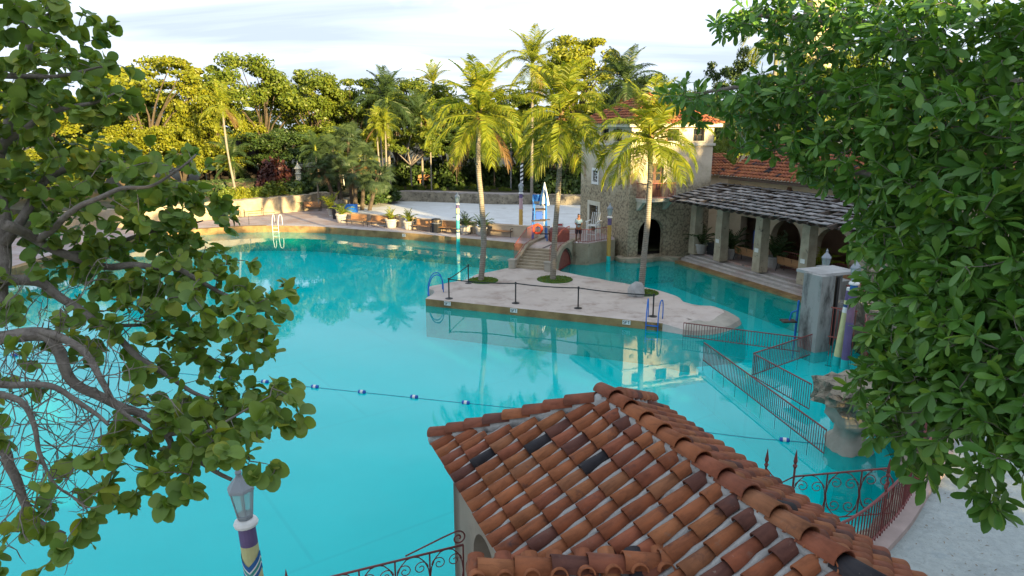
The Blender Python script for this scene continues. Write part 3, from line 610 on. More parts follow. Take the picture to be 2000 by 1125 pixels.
# local: x = away from the pool, y = towards the tower; wall plane x=0, from y=1.6 down to y=-16
WL0, WL1 = -17.0, 1.2
def BP(y): return WL1-y     # panel x of a local y
PM = RZ(-PI/2, (0, WL1, 0))
holes = [rect(BP(-0.3), BP(-2.0), 0.58, 3.0), arch_pts(BP(-3.0), BP(-5.4), 0.58, 3.2), arch_pts(BP(-6.4), BP(-8.8), 0.58, 3.2), arch_pts(BP(-9.8), BP(-12.2), 0.58, 3.2)]
MB().panel(rect(0, WL1-WL0, 0.2, 5.4), holes, 0.45, PM).build('wall', 'cream_stucco', bl)
f = MB(); f.box((3.4, (WL0+WL1)/2, 0.48), (6.0, WL1-WL0-0.2, 0.2)); f.box((5.9, (WL0+WL1)/2, 2.9), (0.3, WL1-WL0, 4.8)); f.box((3.4, (WL0+WL1)/2, 5.0), (6, WL1-WL0-0.2, 0.15)); f.build('interior', 'salmon_stucco', bl)
for e in (WL0+0.15, WL1-0.15): MB().box((3.2, e, 2.8), (5.4, 0.3, 5.2)).build('end_wall', 'cream_stucco', bl)
for y in (-4.2, -7.6, -11.0): # rosette vents
    f = MB()
    for k in range(6): f.lathe([(0.10, 0), (0.10, 0.03)], (0, 0, 0), 8); f.v[-16:] = [(-0.012-p[2]*1.5+0.0, y+p[0]+0.13*math.cos(k*PI/3), 4.85+p[1]+0.15*math.sin(k*PI/3)) for p in f.v[-16:]]
    f.build('rosette_vent', 'door_brown', bl)
ro, rl, rh = 0.55, 3.3, 1.9
e0 = Vector((-ro, WL1+0.2, 5.38)); e1 = Vector((-ro, WL0, 5.38)); r0 = Vector((rl, WL1+0.2, 5.38+rh)); r1 = Vector((rl, WL0, 5.38+rh)); k0 = Vector((2*rl+ro, WL1+0.2, 5.38)); k1 = Vector((2*rl+ro, WL0, 5.38))
f = MB(); f.add([e0, e1, r1, r0, k0, k1], [(0, 1, 2, 3), (3, 2, 5, 4), (0, 3, 4), (1, 5, 2), (0, 4, 5, 1)]); rf = f.build('roof', 'trim_stone', bl)
W = (e1-e0).length; s = r0-e0; Ls = s.length
spots = face_spots(e0, e1-e0, s, W, Ls, lambda y: 0, lambda y: W)
spots += face_spots(k1, e0-e1, r0-k0, W, Ls, lambda y: 0, lambda y: W) + line_spots(r1, r0) 
merge_tiles(spots, 'roof_tiles', rf)
f = MB(); f.bar(e0+Vector((0.12, 0, -0.1)), e1+Vector((0.12, 0, -0.1)), 0.22, 0.14); f.build('eave_moulding', 'dark_wood', rf)
# low link between tower and the long building
lk = thing('link_wing', 'low tiled connecting wing between the tower and the long building', 'building', tuple(KX + vv*6.05 + uu*2.2), UA)
MB().box((1.9, 1.6, 2.6), (3.4, 3.2, 5.2)).build('wall', 'cream_stucco', lk)
a0, a1, b0_, b1_ = Vector((0.05, -0.45, 5.18)), Vector((3.9, -0.45, 5.18)), Vector((0.05, 1.9, 6.4)), Vector((3.9, 1.9, 6.4))
f = MB(); f.add([a0, a1, b1_, b0_, Vector((0.05, 4.2, 5.18)), Vector((3.9, 4.2, 5.18))], [(0, 1, 2, 3), (3, 2, 5, 4), (0, 3, 4), (1, 5, 2)]); rf = f.build('roof', 'trim_stone', lk)
merge_tiles(face_spots(a0, a1-a0, b0_-a0, 3.85, (b0_-a0).length, lambda y: 0, lambda y: 3.85) + line_spots(b0_, b1_), 'roof_tiles', rf)
# ---------------------------------------------------------------- pergola
PG = Vector((10.3, 41.2, 0))
pg = thing('pergola', 'weathered grey timber pergola on stone columns beside the terrace', 'pergola', tuple(PG), UA)
# local x = towards the building, y = towards the tower
PLEN = 15.0; cx = 1.72
zf, zb = 4.05, 4.95
colm = MB()
sect = [(0.0, 0.30), (0.9, 0.285), (1.8, 0.27), (2.7, 0.262), (3.05, 0.26)]
vs = []
for z, h in sect:
    for a, b_ in ((-1, -1), (0, -1), (1, -1), (1, 0), (1, 1), (0, 1), (-1, 1), (-1, 0)): vs.append((a*h+random.uniform(-.014, .014), b_*h+random.uniform(-.014, .014), z))
fs = [(i*8+k, i*8+(k+1) % 8, i*8+8+(k+1) % 8, i*8+8+k) for i in range(4) for k in range(8)] + [tuple(range(32, 40))]
colm.add(vs, fs); c0 = None
for y in (0.9, -1.65, -5.05, -8.45, -11.85):
    if c0 is None: c0 = colm.build('column', 'column_stone', pg, loc=(cx, y, 0.55))
    else: inst('column', c0, pg, (cx, y, 0.55), (0, 0, random.choice((0, PI/2, PI))))
    if y < 0: MB().box((cx-0.29, y+0.02, 1.75), (0.012, 0.30, 0.22)).build('notice', 'white_paint', pg)
f = MB(); f.bar((cx, 1.6, 3.72), (cx, -PLEN+1, 3.72), 0.3, 0.24); f.build('beam', 'dark_wood', pg)
f = MB(); f.bar((3.7, 1.6, 4.42), (3.7, -PLEN+1, 4.42), 0.16, 0.2); f.build('beam', 'dark_wood', pg)
rm = MB(); slope = math.atan2(zb-zf, 4.2); rl_ = math.hypot(4.2, zb-zf)
rm.prism([(0, -0.02), (0.16, -0.13), (rl_, -0.13), (rl_, 0.07), (0.0, 0.07)], -0.055, 0.055, True, True); rm.v = [(p[0], p[2], p[1]) for p in rm.v]; r0_ = None
for i in range(26):
    y = 1.5-i*0.62
    loc = (-0.35, y+random.uniform(-.03, .03), zf-0.10+random.uniform(-.02, .02)); rot = (random.uniform(-.04, .04), -slope, random.uniform(-.015, .015))
    if r0_ is None: r0_ = rm.build('rafter', 'dark_wood', pg); r0_.location = loc; r0_.rotation_euler = rot
    else: inst('rafter', r0_, pg, loc, rot)
bm_ = MB(); bm_.box((0, 0, 0), (0.36, 0.50, 0.032)); bo = None       # boards laid between the rafters, one by one
for j in range(9):
    for i in range(25):
        if random.random() < 0.04: continue
        t = (j+0.4)/9*rl_; x = -0.35+t*math.cos(slope)+random.uniform(-.02, .02); y = 1.5-0.31-i*0.62; z = zf-0.10+t*math.sin(slope)+0.095+random.uniform(-.012, .012)
        rot = (random.uniform(-.10, .10), -slope+0.16+random.uniform(-.09, .09), random.uniform(-.05, .05))
        if bo is None: bo = bm_.build('board', 'old_wood', pg); bo.location = (x, y, z); bo.rotation_euler = rot
        elif (j*25+i) < 300: inst('board', bo, pg, (x, y, z), rot)
        else:
            if 'rest' not in dir(): rest = MB()
            rest.add([Matrix.Translation((x, y, z)) @ Matrix.Rotation(rot[2], 4, 'Z') @ Matrix.Rotation(rot[1], 4, 'Y') @ Matrix.Rotation(rot[0], 4, 'X') @ Vector(p) for p in bm_.v], bm_.f)
# ---------------------------------------------------------------- near gatehouse roof
AP = Vector((1.387, 9.149, 4.51)); HW = 2.09; EZ = 3.31
gh = thing('gatehouse', 'stucco gatehouse with hipped barrel tile roof in the foreground', 'building', (AP.x, AP.y, 1.0), UA)
rz_ = AP.z-1.0; ez = EZ-1.0; YB = -9.0       # local: apex at (0,0,rz_), ridge runs to y = YB (towards and past the camera)
apx = Vector((0, 0, rz_)); A_ = Vector((-HW, HW, ez)); C_ = Vector((HW, HW, ez)); Rb = Vector((0, YB, rz_)); Lb = Vector((-HW, YB, ez)); Rr = Vector((HW, YB, ez))
f = MB(); dn = Vector((0, 0, -0.02)); f.add([p+dn for p in (apx, A_, C_, Rb, Lb, Rr)], [(0, 1, 4, 3), (0, 3, 5, 2), (0, 2, 1), (1, 2, 5, 4), (3, 4, 5)]); rf = f.build('roof', 'mortar', gh)
tl = tile_mesh(L=0.43, r0=0.104, r1=0.086, n=10); t0 = None; hip_t = tile_mesh(L=0.47, r0=0.128, r1=0.118, n=10).build('tile', 'roof_tile', None, smooth=True); HIPT = hip_t.data; bpy.data.objects.remove(hip_t)
Ls = math.hypot(HW, rz_-ez)
pitch_, expo_ = 0.272, 0.362
def put(M, seed=0, sc3=1.0, name='tile'):
    global t0
    if t0 is None:
        t0 = tl.build(name, 'roof_tile', rf, smooth=True); o = t0
    else: o = inst(name, t0, rf)
    o.matrix_basis = M; return o
# left face (seen most), right face, back hip face
rng = random.Random(3)
sl = face_spots(Lb, A_-Lb, Vector((HW, 0, rz_-ez)), (A_-Lb).length, Ls, lambda y: 3.6, lambda y: (A_-Lb).length-HW*y/Ls, pitch_, expo_, rng)
sl = [M for M in sl if M.translation.y > -5.4]
sr = face_spots(C_, Rr-C_, Vector((-HW, 0, rz_-ez)), (Rr-C_).length, Ls, lambda y: HW*y/Ls, lambda y: 7.6, pitch_*0.94, expo_, rng)
sb = face_spots(A_, C_-A_, Vector((0, -HW, rz_-ez)), 2*HW, Ls, lambda y: HW*y/Ls, lambda y: 2*HW-HW*y/Ls, pitch_, expo_, rng)
# valley: the little porch roof meets the left face here
def in_porch(p): return p.y < -3.15 and p.z < ez+0.62
for M in sl+sr+sb: put(M)
hipm = [line_spots(A_, apx, 0.36, 0.075), line_spots(C_, apx, 0.36, 0.075), line_spots(Rb+Vector((0, 1.2, 0)), apx, 0.40, 0.085)]
for L_ in hipm:
    for M in L_[:-1] if len(L_) < 12 else L_: o = inst('tile', HIPT, rf); o.matrix_basis = M
# mortar beds: rough ribs between the tile columns and along the hips
f = MB(); Ml = slope_frame(Lb, A_-Lb, Vector((HW, 0, rz_-ez))); Wl = (A_-Lb).length
def rib(M, x, y0, y1, w=0.05, h=0.045):
    n_ = max(2, int((y1-y0)/0.12)); pts = [M @ Vector((x+rng.uniform(-.006, .006), y0+(y1-y0)*k/n_, rng.uniform(-0.006, 0.012))) for k in range(n_+1)]
    f.tube(pts, [w*rng.uniform(.85, 1.15) for _ in pts], 6)
for i in range(int(Wl/pitch_)+1):
    x = pitch_*i
    if x < 3.4: continue
    ymax = min(Ls, (Wl-x)/HW*Ls); 
    if ymax > 0.2: rib(Ml, x, 0.03, ymax)
Mr = slope_frame(C_, Rr-C_, Vector((-HW, 0, rz_-ez)))
for i in range(1, 28):
    x = pitch_*0.94*i; ymax = min(Ls, x/HW*Ls); rib(Mr, x, 0.03, ymax)
for p, q in ((A_, apx), (C_, apx), (Rb, apx)):
    p = Vector(p); q = Vector(q); n_ = int((q-p).length/0.14); f.tube([p.lerp(q, k/n_)+Vector((0, 0, 0.0+rng.uniform(-.008, .008))) for k in range(n_+1)], [0.125*rng.uniform(.9, 1.1) for _ in range(n_+1)], 8)
mo = f.build('mortar_bed', 'mortar', rf, smooth=True)
# tile ends plugged with mortar at the eave
f = MB(); f.bar(A_+Vector((0.05, 0.06, -0.03)), Lb+Vector((0.05, 0, -0.03)), 0.14, 0.10); f.bar(C_+Vector((-0.05, 0, -0.03)), Rr+Vector((-0.05, 0, -0.03)), 0.14, 0.1); f.bar(A_+Vector((0, -0.05, -0.032)), C_+Vector((0, -0.05, -0.032)), 0.13, 0.1); f.build('eave_course', 'mortar', rf)
ins = 0.27; wx = HW-ins; wy = HW-ins; wt = 0.35
WPM = RZ(-PI/2, (-wx, wy, 0))
MB().panel(rect(0, wy-YB, -2.6, ez-0.02), [arch_pts(1.05, 2.15, -0.9, 1.55), arch_pts(3.3, 4.4, -0.9, 1.55)], wt, WPM).build('wall', 'grey_stucco', gh)
MB().panel(rect(0, 2*wx, -2.6, ez-0.02), [], wt, RZ(PI, (wx, wy+0.003, 0))).build('wall', 'grey_stucco', gh)
MB().panel(rect(0, wy-YB, -2.6, ez-0.02), [], wt, RZ(PI/2, (wx, YB, 0))).build('wall', 'grey_stucco', gh)
MB().box((0, -3, -0.95), (2*wx-0.72, 9.6, 0.1)).build('floor_slab', 'concrete', gh)
# small porch roof that joins the left slope near the bottom of the picture
pz = 2.90; P0 = Vector((-0.80, -2.90, pz)); P1 = Vector((-2.75, -2.32, pz)); dd_ = (P1-P0).normalized(); nn_ = Vector((-dd_.y, dd_.x, 0)); e_ = 0.75; dz_ = Vector((0, 0, -0.44))
pr = MB(); pr.add([P0, P1, P1+nn_*e_+dz_, P0+nn_*e_+dz_, P1-nn_*e_+dz_, P0-nn_*e_+dz_], [(0, 1, 2, 3), (1, 0, 5, 4), (3, 2, 4, 5), (1, 4, 2), (0, 3, 5)]); po = pr.build('porch_roof', 'mortar', gh)
for M in line_spots(P1, P0, 0.37, 0.07): o = inst('tile', HIPT, po); o.matrix_basis = M
Lp = (P1-P0).length
for sd in (1, -1):
    E_ = P0+nn_*e_*sd+dz_
    for M in face_spots(E_, P1-P0, -nn_*e_*sd-dz_, Lp, math.hypot(e_, 0.44), lambda y: 0, lambda y: Lp+0.1, pitch_, expo_, rng): o = inst('tile', t0, po); o.matrix_basis = M
MB().box(P1+Vector((-0.15, 0.05, -1.9)), (0.3, 0.9, 3.0), math.atan2(dd_.y, dd_.x)).build('porch_pier', 'grey_stucco', gh)
# ================================================================ objects
for nme, c in dict(blue_paint=(0.02, 0.16, 0.55), deep_blue=(0.03, 0.10, 0.42), orange_plastic=(0.75, 0.07, 0.02), turquoise_paint=(0.02, 0.50, 0.48), purple_paint=(0.14, 0.10, 0.22), mauve_paint=(0.22, 0.13, 0.20),
                   yellow_paint=(0.62, 0.46, 0.15), pale_yellow=(0.58, 0.56, 0.28), teal_paint=(0.05, 0.33, 0.36), pale_cyan=(0.40, 0.55, 0.52), navy_paint=(0.03, 0.08, 0.20), cream_paint=(0.62, 0.58, 0.45), pink_paint=(0.50, 0.34, 0.36), ochre_paint=(0.52, 0.32, 0.08),
                   band_blue=(0.03, 0.13, 0.35), band_green=(0.05, 0.30, 0.26), dark_plastic=(0.02, 0.021, 0.024), sign_red=(0.5, 0.04, 0.04), skin=(0.20, 0.10, 0.06), shirt=(0.13, 0.22, 0.34), shorts_cloth=(0.02, 0.025, 0.045), hair=(0.012, 0.01, 0.009), grey_metal=(0.25, 0.26, 0.28), zinc=(0.27, 0.30, 0.33), brown_panel=(0.11, 0.08, 0.06), sign_yellow=(0.7, 0.6, 0.1), pot_stone=(0.42, 0.40, 0.37)).items():
    mk(nme, c, tuple(x*0.8 for x in c), 3.0, rough=0.6 if nme != 'zinc' else 0.45, spec=0.3)
def lantern_glass():
    m, nt, b = base_mat('lantern_glass', 0.25, 0.5); b.inputs['Base Color'].default_value = (0.45, 0.55, 0.55, 1)
    t = nt.nodes.new('ShaderNodeBsdfTransparent'); mx = nt.nodes.new('ShaderNodeMixShader'); mx.inputs[0].default_value = 0.45
    nt.links.new(t.outputs[0], mx.inputs[1]); nt.links.new(b.outputs[0], mx.inputs[2]); nt.links.new(mx.outputs[0], nt.nodes['Material Output'].inputs['Surface'])
lantern_glass()
def unit_bar(r, n=6):
    me = MB().tube([(0, 0, 0), (0, 0, 1)], r, n); return me
_bal = {}
def baluster(parent, p, h, mat, r=0.012, name='baluster'):
    key = (mat, r)
    if key not in _bal: o = unit_bar(r).build(name, mat, parent); _bal[key] = o.data
    else: o = inst(name, _bal[key], parent)
    o.location = p; o.scale = (1, 1, h); return o
def railing(name, label, pts, h, mat, gap=0.13, r=0.012, rail=0.022, low=0.10, ext=0.0, group=None, cat='railing', tops=None):
    """pts: base points (world); vertical bars as parts, rails along the top and bottom"""
    P = [Vector(p) for p in pts]; o0 = P[0].copy(); t = thing(name, label, cat, tuple(o0), 0, group)
    Q = [p-o0 for p in P]; f = MB(); f.tube([q+Vector((0, 0, h)) for q in Q], rail, 6); f.build('top_rail', mat, t)
    f = MB(); f.tube([q+Vector((0, 0, low)) for q in Q], rail*0.75, 5); f.build('bottom_rail', mat, t)
    for a, b in zip(Q[:-1], Q[1:]):
        n = max(1, int(round((b-a).length/gap)))
        for k in range(n+(1 if b is Q[-1] else 0)):
            p = a.lerp(b, k/n); baluster(t, (p.x, p.y, p.z-(ext if k % 8 == 0 else -low)), (h+ext) if k % 8 == 0 else h-low, mat, r)
    return t
# ---------------------------------------------------------------- bridge with stair
B0 = Vector((1.05, 38.55, 0.35)); bdir = Vector((0.38, 0.925, 0)).normalized(); bside = Vector((bdir.y, -bdir.x, 0)); DZ = 1.35
br = thing('coral_footbridge', 'coral stone footbridge with steps and red railings from island to tower', 'bridge', tuple(B0), math.atan2(-bdir.x, bdir.y))
# local: y runs up the stair, x to the right
hw = 0.95; ns = 7; run = 0.30; rise_ = 0.125
for k in range(ns): MB().box((0, 0.15+k*run+run/2, (k+1)*rise_/2-0.02), (2*hw, run+0.01, (k+1)*rise_+0.04)).build('step', 'pale_coral', br)
y1 = 0.15+ns*run; z1 = ns*rise_; DL = DZ-0.35
f = MB(); pr_ = [(y1+0.01, -1.9), (y1+0.01, z1), (y1+1.0, DL), (y1+3.4, DL), (y1+3.4, -1.9)]
f.prism(pr_, -hw, hw, True, True); f.v = [(p[2], p[0], p[1]) for p in f.v]; f.build('deck', 'island_top', br)
mk('worn_strip', (0.16, 0.13, 0.12), (0.11, 0.09, 0.085), 2, rough=0.9)
f = MB(); f.bar((-0.05, y1+0.02, z1+0.012), (0.25, y1+1.0, DL+0.012), 0.16, 0.01); f.build('worn_strip', 'worn_strip', br)
# side walls with an arch (right side shows a red half-round gate)
def sidewall(x):
    ol = [(0.0, -1.9), (y1+3.4, -1.9), (y1+3.4, DL+0.12), (y1+1.1, DL+0.14), (y1, z1+0.22), (0.0, 0.28)]
    f = MB(); f.panel(ol, [arch_pts(y1-0.9, y1+1.9, -1.2, DL-0.10)], 0.30, RZ(PI/2, (x, 0, 0))); return f.build('parapet', 'pale_coral', br)
sidewall(hw+0.30); sidewall(-hw)
f = MB(); f.panel(arch_pts(y1-0.88, y1+1.88, -1.2, DL-0.14), [], 0.05, RZ(PI/2, (hw+0.16, 0, 0))); gt = f.build('arch_gate', 'red_iron_light', br)
f = MB(); f.tube([(hw+0.18, y1+0.5+1.3*math.cos(t*PI/12), -0.34+1.08*math.sin(t*PI/12)) for t in range(13)], 0.04, 6); f.tube([(hw+0.19, y1-0.85, -0.30), (hw+0.19, y1+1.85, -0.30)], 0.035, 6); f.build('gate_rim', 'red_iron', gt)
for x in (-hw-0.15, hw+0.15):
    f = MB(); f.box((x, 0.02, 0.20), (0.38, 0.36, 0.55)); f.box((x, 0.02, 0.50), (0.46, 0.44, 0.07)); f.build('pier', 'smooth_rock', br)
f = MB(); f.box((hw+0.325, 0.55, 0.10), (0.015, 0.36, 0.42)); sg = f.build('notice', 'sign_yellow', br); f = MB(); f.box((hw+0.336, 0.55, 0.22), (0.01, 0.34, 0.16)); f.build('notice_header', 'teal_paint', sg)
def to_world(o, p): return Matrix.Translation(o.location) @ Matrix.Rotation(o.rotation_euler.z, 4, 'Z') @ Vector(p)
for x, lab in ((-hw-0.15, 'red railing on the left side of the footbridge stair'), (hw+0.15, 'red railing on the right side of the footbridge stair')):
    pts = [to_world(br, (x, yy, zz)) for yy, zz in ((0.25, 0.36), (y1, z1+0.20), (y1+1.05, DL+0.13), (y1+(2.0 if x < 0 else 1.6), DL+0.12))]
    railing('stair_railing', lab, pts, 0.95, 'red_iron_light', 0.2, 0.014, 0.026)
# landing between bridge and tower
LAND = [(3.95, 41.75), (4.7, 41.6), (6.6, 43.2), (6.7, 44.3), (5.2, 48.0), (2.2, 46.0), (1.6, 43.6)]
ld = MB(); ld.prism(LAND, -1.6, DZ); lo = tag(ld.build('bridge_landing', 'pale_coral'), 'stone landing where the footbridge meets the tower', 'landing', kind='structure')
MB().prism([(x*0.98+0.08, y*0.998+0.08) for x, y in LAND], DZ+0.0, DZ+0.012).build('paving', 'pavers', lo)
railing('landing_railing', 'low red railing along the tower landing in front of the standing man', [(3.95, 41.9, DZ), (4.7, 41.75, DZ), (6.2, 43.0, DZ)], 0.85, 'red_iron_light', 0.15, 0.013, 0.024)
rockstrip('rock_ledge', [(6.9, 44.1), (6.6, 42.9), (7.2, 42.15), (8.6, 42.35), (9.6, 42.9), (10.5, 42.3)], -0.6, 0.28, 0.7, 0.14, 'pale_coral', 'low coral rock ledge at the waterline under the tower', 'rock ledge', seed=5)
rc = thing('rescue_cabinet', 'red covered cabinet on the landing left of the standing man', 'cabinet', (2.95, 42.6, DZ), 0.2)
MB().box((0, 0, 0.33), (1.15, 0.8, 0.66)).build('body', 'red_iron_light', rc); f = MB(); f.box((0, 0, 0.75), (1.2, 0.85, 0.2), taper=0.72); f.build('lid', 'red_iron', rc)
# lifeguard chair
lg = thing('lifeguard_chair', 'tall blue lifeguard chair with wooden steps beside the bridge stair', 'lifeguard chair', (1.75, 43.1, DZ), 0.05)
corners = [(-0.36, -0.42), (0.36, -0.42), (0.36, 0.42), (-0.36, 0.42)]
for x, y in corners:
    f = MB(); f.tube([(x*1.22, y*1.25, 0), (x, y, 2.25 if y < 0 else 2.85)], 0.04, 6); f.build('leg', 'blue_paint', lg)
for z in (0.45, 0.9, 1.35):
    f = MB(); f.box((0.3, -0.45, z), (0.62, 0.22, 0.05)); f.build('step', 'dark_wood', lg)
f = MB(); f.box((0, 0, 1.95), (0.85, 0.8, 0.06)); f.build('seat', 'dark_wood', lg); f = MB(); f.box((-0.1, -0.55, 1.3), (0.9, 0.4, 0.05)); f.build('footboard', 'dark_wood', lg)
f = MB(); f.box((0, 0.42, 2.62), (0.86, 0.06, 0.42)); f.build('backrest', 'blue_paint', lg)
for s in (-1, 1): f = MB(); f.tube([(s*0.38, -0.4, 2.27), (s*0.38, 0.42, 2.3)], 0.04, 6); f.build('armrest', 'blue_paint', lg)
f = MB(); f.box((-0.08, -0.4, 1.62), (0.40, 0.22, 0.46)); f.build('bag', 'deep_blue', lg)
for z, a in ((0.7, 0), (1.55, 0), (2.2, 0)):
    f = MB(); f.tube([(-0.4, 0.45, z), (0.4, 0.45, z)], 0.025, 5); f.build('brace', 'blue_paint', lg)
um = thing('closed_umbrella', 'furled blue and white umbrella on top of the lifeguard chair', 'umbrella', (2.05, 43.4, DZ))
MB().tube([(0, 0, 0.4), (0, 0, 3.5)], 0.025, 6).build('pole', 'white_paint', um)
n8 = 16
for k in range(8):
    vs = []; prof = [(0.02, 3.62), (0.13, 3.1), (0.22, 2.65), (0.29, 2.28), (0.20, 2.22)]
    for r, z in prof:
        for j in range(3): a = (k+j/2)*2*PI/8; rr = r*(1.0 if j != 1 else 1.22); vs.append((rr*math.cos(a), rr*math.sin(a), z - (0.08 if (j == 1 and z < 2.4) else 0)))
    MB().add(vs, [(i*3+j, i*3+j+1, i*3+j+4, i*3+j+3) for i in range(4) for j in range(2)]).build('canopy_panel', 'white_paint' if k % 2 else 'band_blue', um)
lr = MB(); lr.tube([(0.27*math.cos(t*PI/10), 0, 0.27*math.sin(t*PI/10)) for t in range(20)], 0.075, 8, closed=True); o = lr.build('life_ring', 'orange_plastic', smooth=True, loc=(1.6, 42.45, DZ+0.78)); tag(o, 'orange life ring hanging low on the blue lifeguard chair', 'life ring')
sgn = thing('rules_sign', 'white notice board with red lines behind the lifeguard chair', 'sign', (3.05, 45.2, DZ-0.85), 0.1)
MB().box((0, 0, 1.15), (0.75, 0.04, 0.95)).build('board', 'white_paint', sgn); MB().tube([(0, 0.04, 0), (0, 0.04, 1.6)], 0.03, 6).build('post', 'grey_metal', sgn)
for k in range(5): MB().box((0, -0.024, 1.52-k*0.17), (0.6-0.06*(k % 2), 0.006, 0.07 if k else 0.11)).build('text_line', 'sign_red', sgn)
# white high chair
wc = thing('white_chair', 'tall white slatted chair by the tower door', 'chair', (5.15, 43.0, DZ), -0.5)
for x, y in ((-.3, -.32), (.3, -.32), (.3, .32), (-.3, .32)): f = MB(); f.bar((x*1.15, y*1.2, 0), (x, y, 1.0), 0.07, 0.07); f.build('leg', 'white_paint', wc)
MB().box((0, 0, 0.95), (0.66, 0.66, 0.05)).build('seat', 'white_paint', wc)
for k in range(5): f = MB(); f.bar((-0.26+k*0.13, 0.30, 0.98), (-0.26+k*0.13, 0.52, 1.72), 0.11, 0.025, up=(1, 0, 0)); f.build('back_slat', 'white_paint', wc)
for s in (-1, 1): f = MB(); f.bar((s*0.36, -0.36, 1.2), (s*0.36, 0.42, 1.22), 0.1, 0.03); f.build('armrest', 'white_paint', wc); f = MB(); f.bar((s*0.33, -0.32, 0.98), (s*0.33, -0.32, 1.19), 0.06, 0.06); f.build('arm_post', 'white_paint', wc)
f = MB(); f.bar((-0.33, -0.36, 0.4), (0.33, -0.36, 0.4), 0.05, 0.05); f.build('rung', 'white_paint', wc)
# ---------------------------------------------------------------- person
def skinned(name, verts, edges, radii, mat, parent, root=0, sub=2):
    me = bpy.data.meshes.new(name); me.from_pydata(verts, edges, []); o = bpy.data.objects.new(name, me); col.objects.link(o)
    sm = o.modifiers.new('skin', 'SKIN'); 
    if not me.skin_vertices: 
        bm = bmesh.new(); bm.from_mesh(me); bm.verts.layers.skin.verify(); bm.to_mesh(me); bm.free()
    for i, r in enumerate(radii):
        sv = me.skin_vertices[0].data[i]; sv.radius = (r, r) if isinstance(r, (int, float)) else r; sv.use_root = (i == root)
    sb = o.modifiers.new('sub', 'SUBSURF'); sb.levels = sub
    dg = bpy.context.evaluated_depsgraph_get(); nm = bpy.data.meshes.new_from_object(o.evaluated_get(dg)); bpy.data.objects.remove(o)
    nm.materials.clear(); nm.materials.append(MATS[mat]); nm.polygons.foreach_set('use_smooth', [True]*len(nm.polygons))
    q = bpy.data.objects.new(name, nm); col.objects.link(q); q.parent = parent; return q
man = thing('person', 'standing man in blue shirt and dark shorts looking at a tablet', 'person', (4.12, 42.05, DZ+0.012), 0.15)
V = [(0, 0, 0.95), (0, 0.01, 1.12), (0, 0.0, 1.32), (0, 0, 1.46), (0, -0.01, 1.54), (0, -0.03, 1.63), (0, -0.02, 1.73),
     (-0.155, 0, 1.43), (-0.205, 0.0, 1.18), (-0.13, -0.22, 1.10), (-0.05, -0.30, 1.14), (0.155, 0, 1.43), (0.205, 0.0, 1.18), (0.13, -0.22, 1.10), (0.05, -0.30, 1.14),
     (-0.10, 0, 0.90), (-0.12, -0.01, 0.50), (-0.125, 0.02, 0.09), (-0.13, -0.13, 0.04), (0.10, 0, 0.90), (0.12, -0.01, 0.50), (0.13, 0.02, 0.09), (0.14, -0.13, 0.04)]
E = [(0, 1), (1, 2), (2, 3), (3, 4), (4, 5), (5, 6), (3, 7), (7, 8), (8, 9), (9, 10), (3, 11), (11, 12), (12, 13), (13, 14), (0, 15), (15, 16), (16, 17), (17, 18), (0, 19), (19, 20), (20, 21), (21, 22)]
rad = [(.15, .11), (.14, .11), (.16, .11), (.10, .08), .055, (.082, .10), (.07, .085), .06, .047, .038, .032, .06, .047, .038, .032, .085, .06, .04, .035, .085, .06, .04, .035]
skinned('body', V, E, rad, 'skin', man)
skinned('shirt', [(0, 0, 0.88), (0, 0.01, 1.1), (0, 0, 1.32), (0, 0, 1.45), (-0.155, 0, 1.43), (-0.205, 0, 1.2), (0.155, 0, 1.43), (0.205, 0, 1.2)], [(0, 1), (1, 2), (2, 3), (3, 4), (4, 5), (3, 6), (6, 7)], [(.17, .13), (.16, .13), (.165, .125), (.10, .09), .07, .062, .07, .062], 'shirt', man)
skinned('shorts', [(0, 0, 0.93), (-0.11, 0, 0.80), (-0.125, 0, 0.50), (0.11, 0, 0.80), (0.125, 0, 0.50)], [(0, 1), (1, 2), (0, 3), (3, 4)], [(.18, .14), .12, .095, .12, .095], 'shorts_cloth', man)
skinned('hair', [(0, 0.025, 1.69), (0, 0.01, 1.78)], [(0, 1)], [(.09, .095), (.07, .08)], 'hair', man)
for s in (-1, 1): MB().lathe([(0.003, -0.012), (0.013, 0), (0.003, 0.012)], (s*0.032, -0.118, 1.655), 6).build('eye', 'hair', man); MB().lathe([(0.006, -0.03), (0.016, 0), (0.006, 0.03)], (s*0.084, -0.02, 1.645), 6).build('ear', 'skin', man)
MB().lathe([(0.018, -0.03), (0.012, 0.0), (0.006, 0.03)], (0, -0.13, 1.635), 6).build('nose', 'skin', man); MB().box((0, -0.122, 1.59), (0.05, 0.012, 0.012)).build('mouth', 'sign_red', man)
for s in (-1, 1): f = MB(); f.box((s*0.135, -0.06, 0.045), (0.10, 0.28, 0.09), taper=0.8); f.build('shoe', 'white_paint', man)
for s in (-1, 1):
    for k in range(5):
        a = Vector((s*0.06+s*0.0, -0.30, 1.14)); tip = a+Vector((-s*0.035+(-s*0.0), -0.02+0.014*k-0.03, 0.015*(k-2)+ (0.03 if k == 4 else 0)))
        f = MB(); f.tube([a, a.lerp(tip, .5)+Vector((0, -0.008, 0)), tip], [0.010, 0.009, 0.007], 5); f.build('finger', 'skin', man)
f = MB(); f.box((0, 0, 0), (0.19, 0.012, 0.13), rx=-0.9); o = f.build('tablet', 'dark_plastic', loc=to_world(man, (0, -0.335, 1.16))); tag(o, 'small dark tablet in the hands of the standing man', 'tablet')
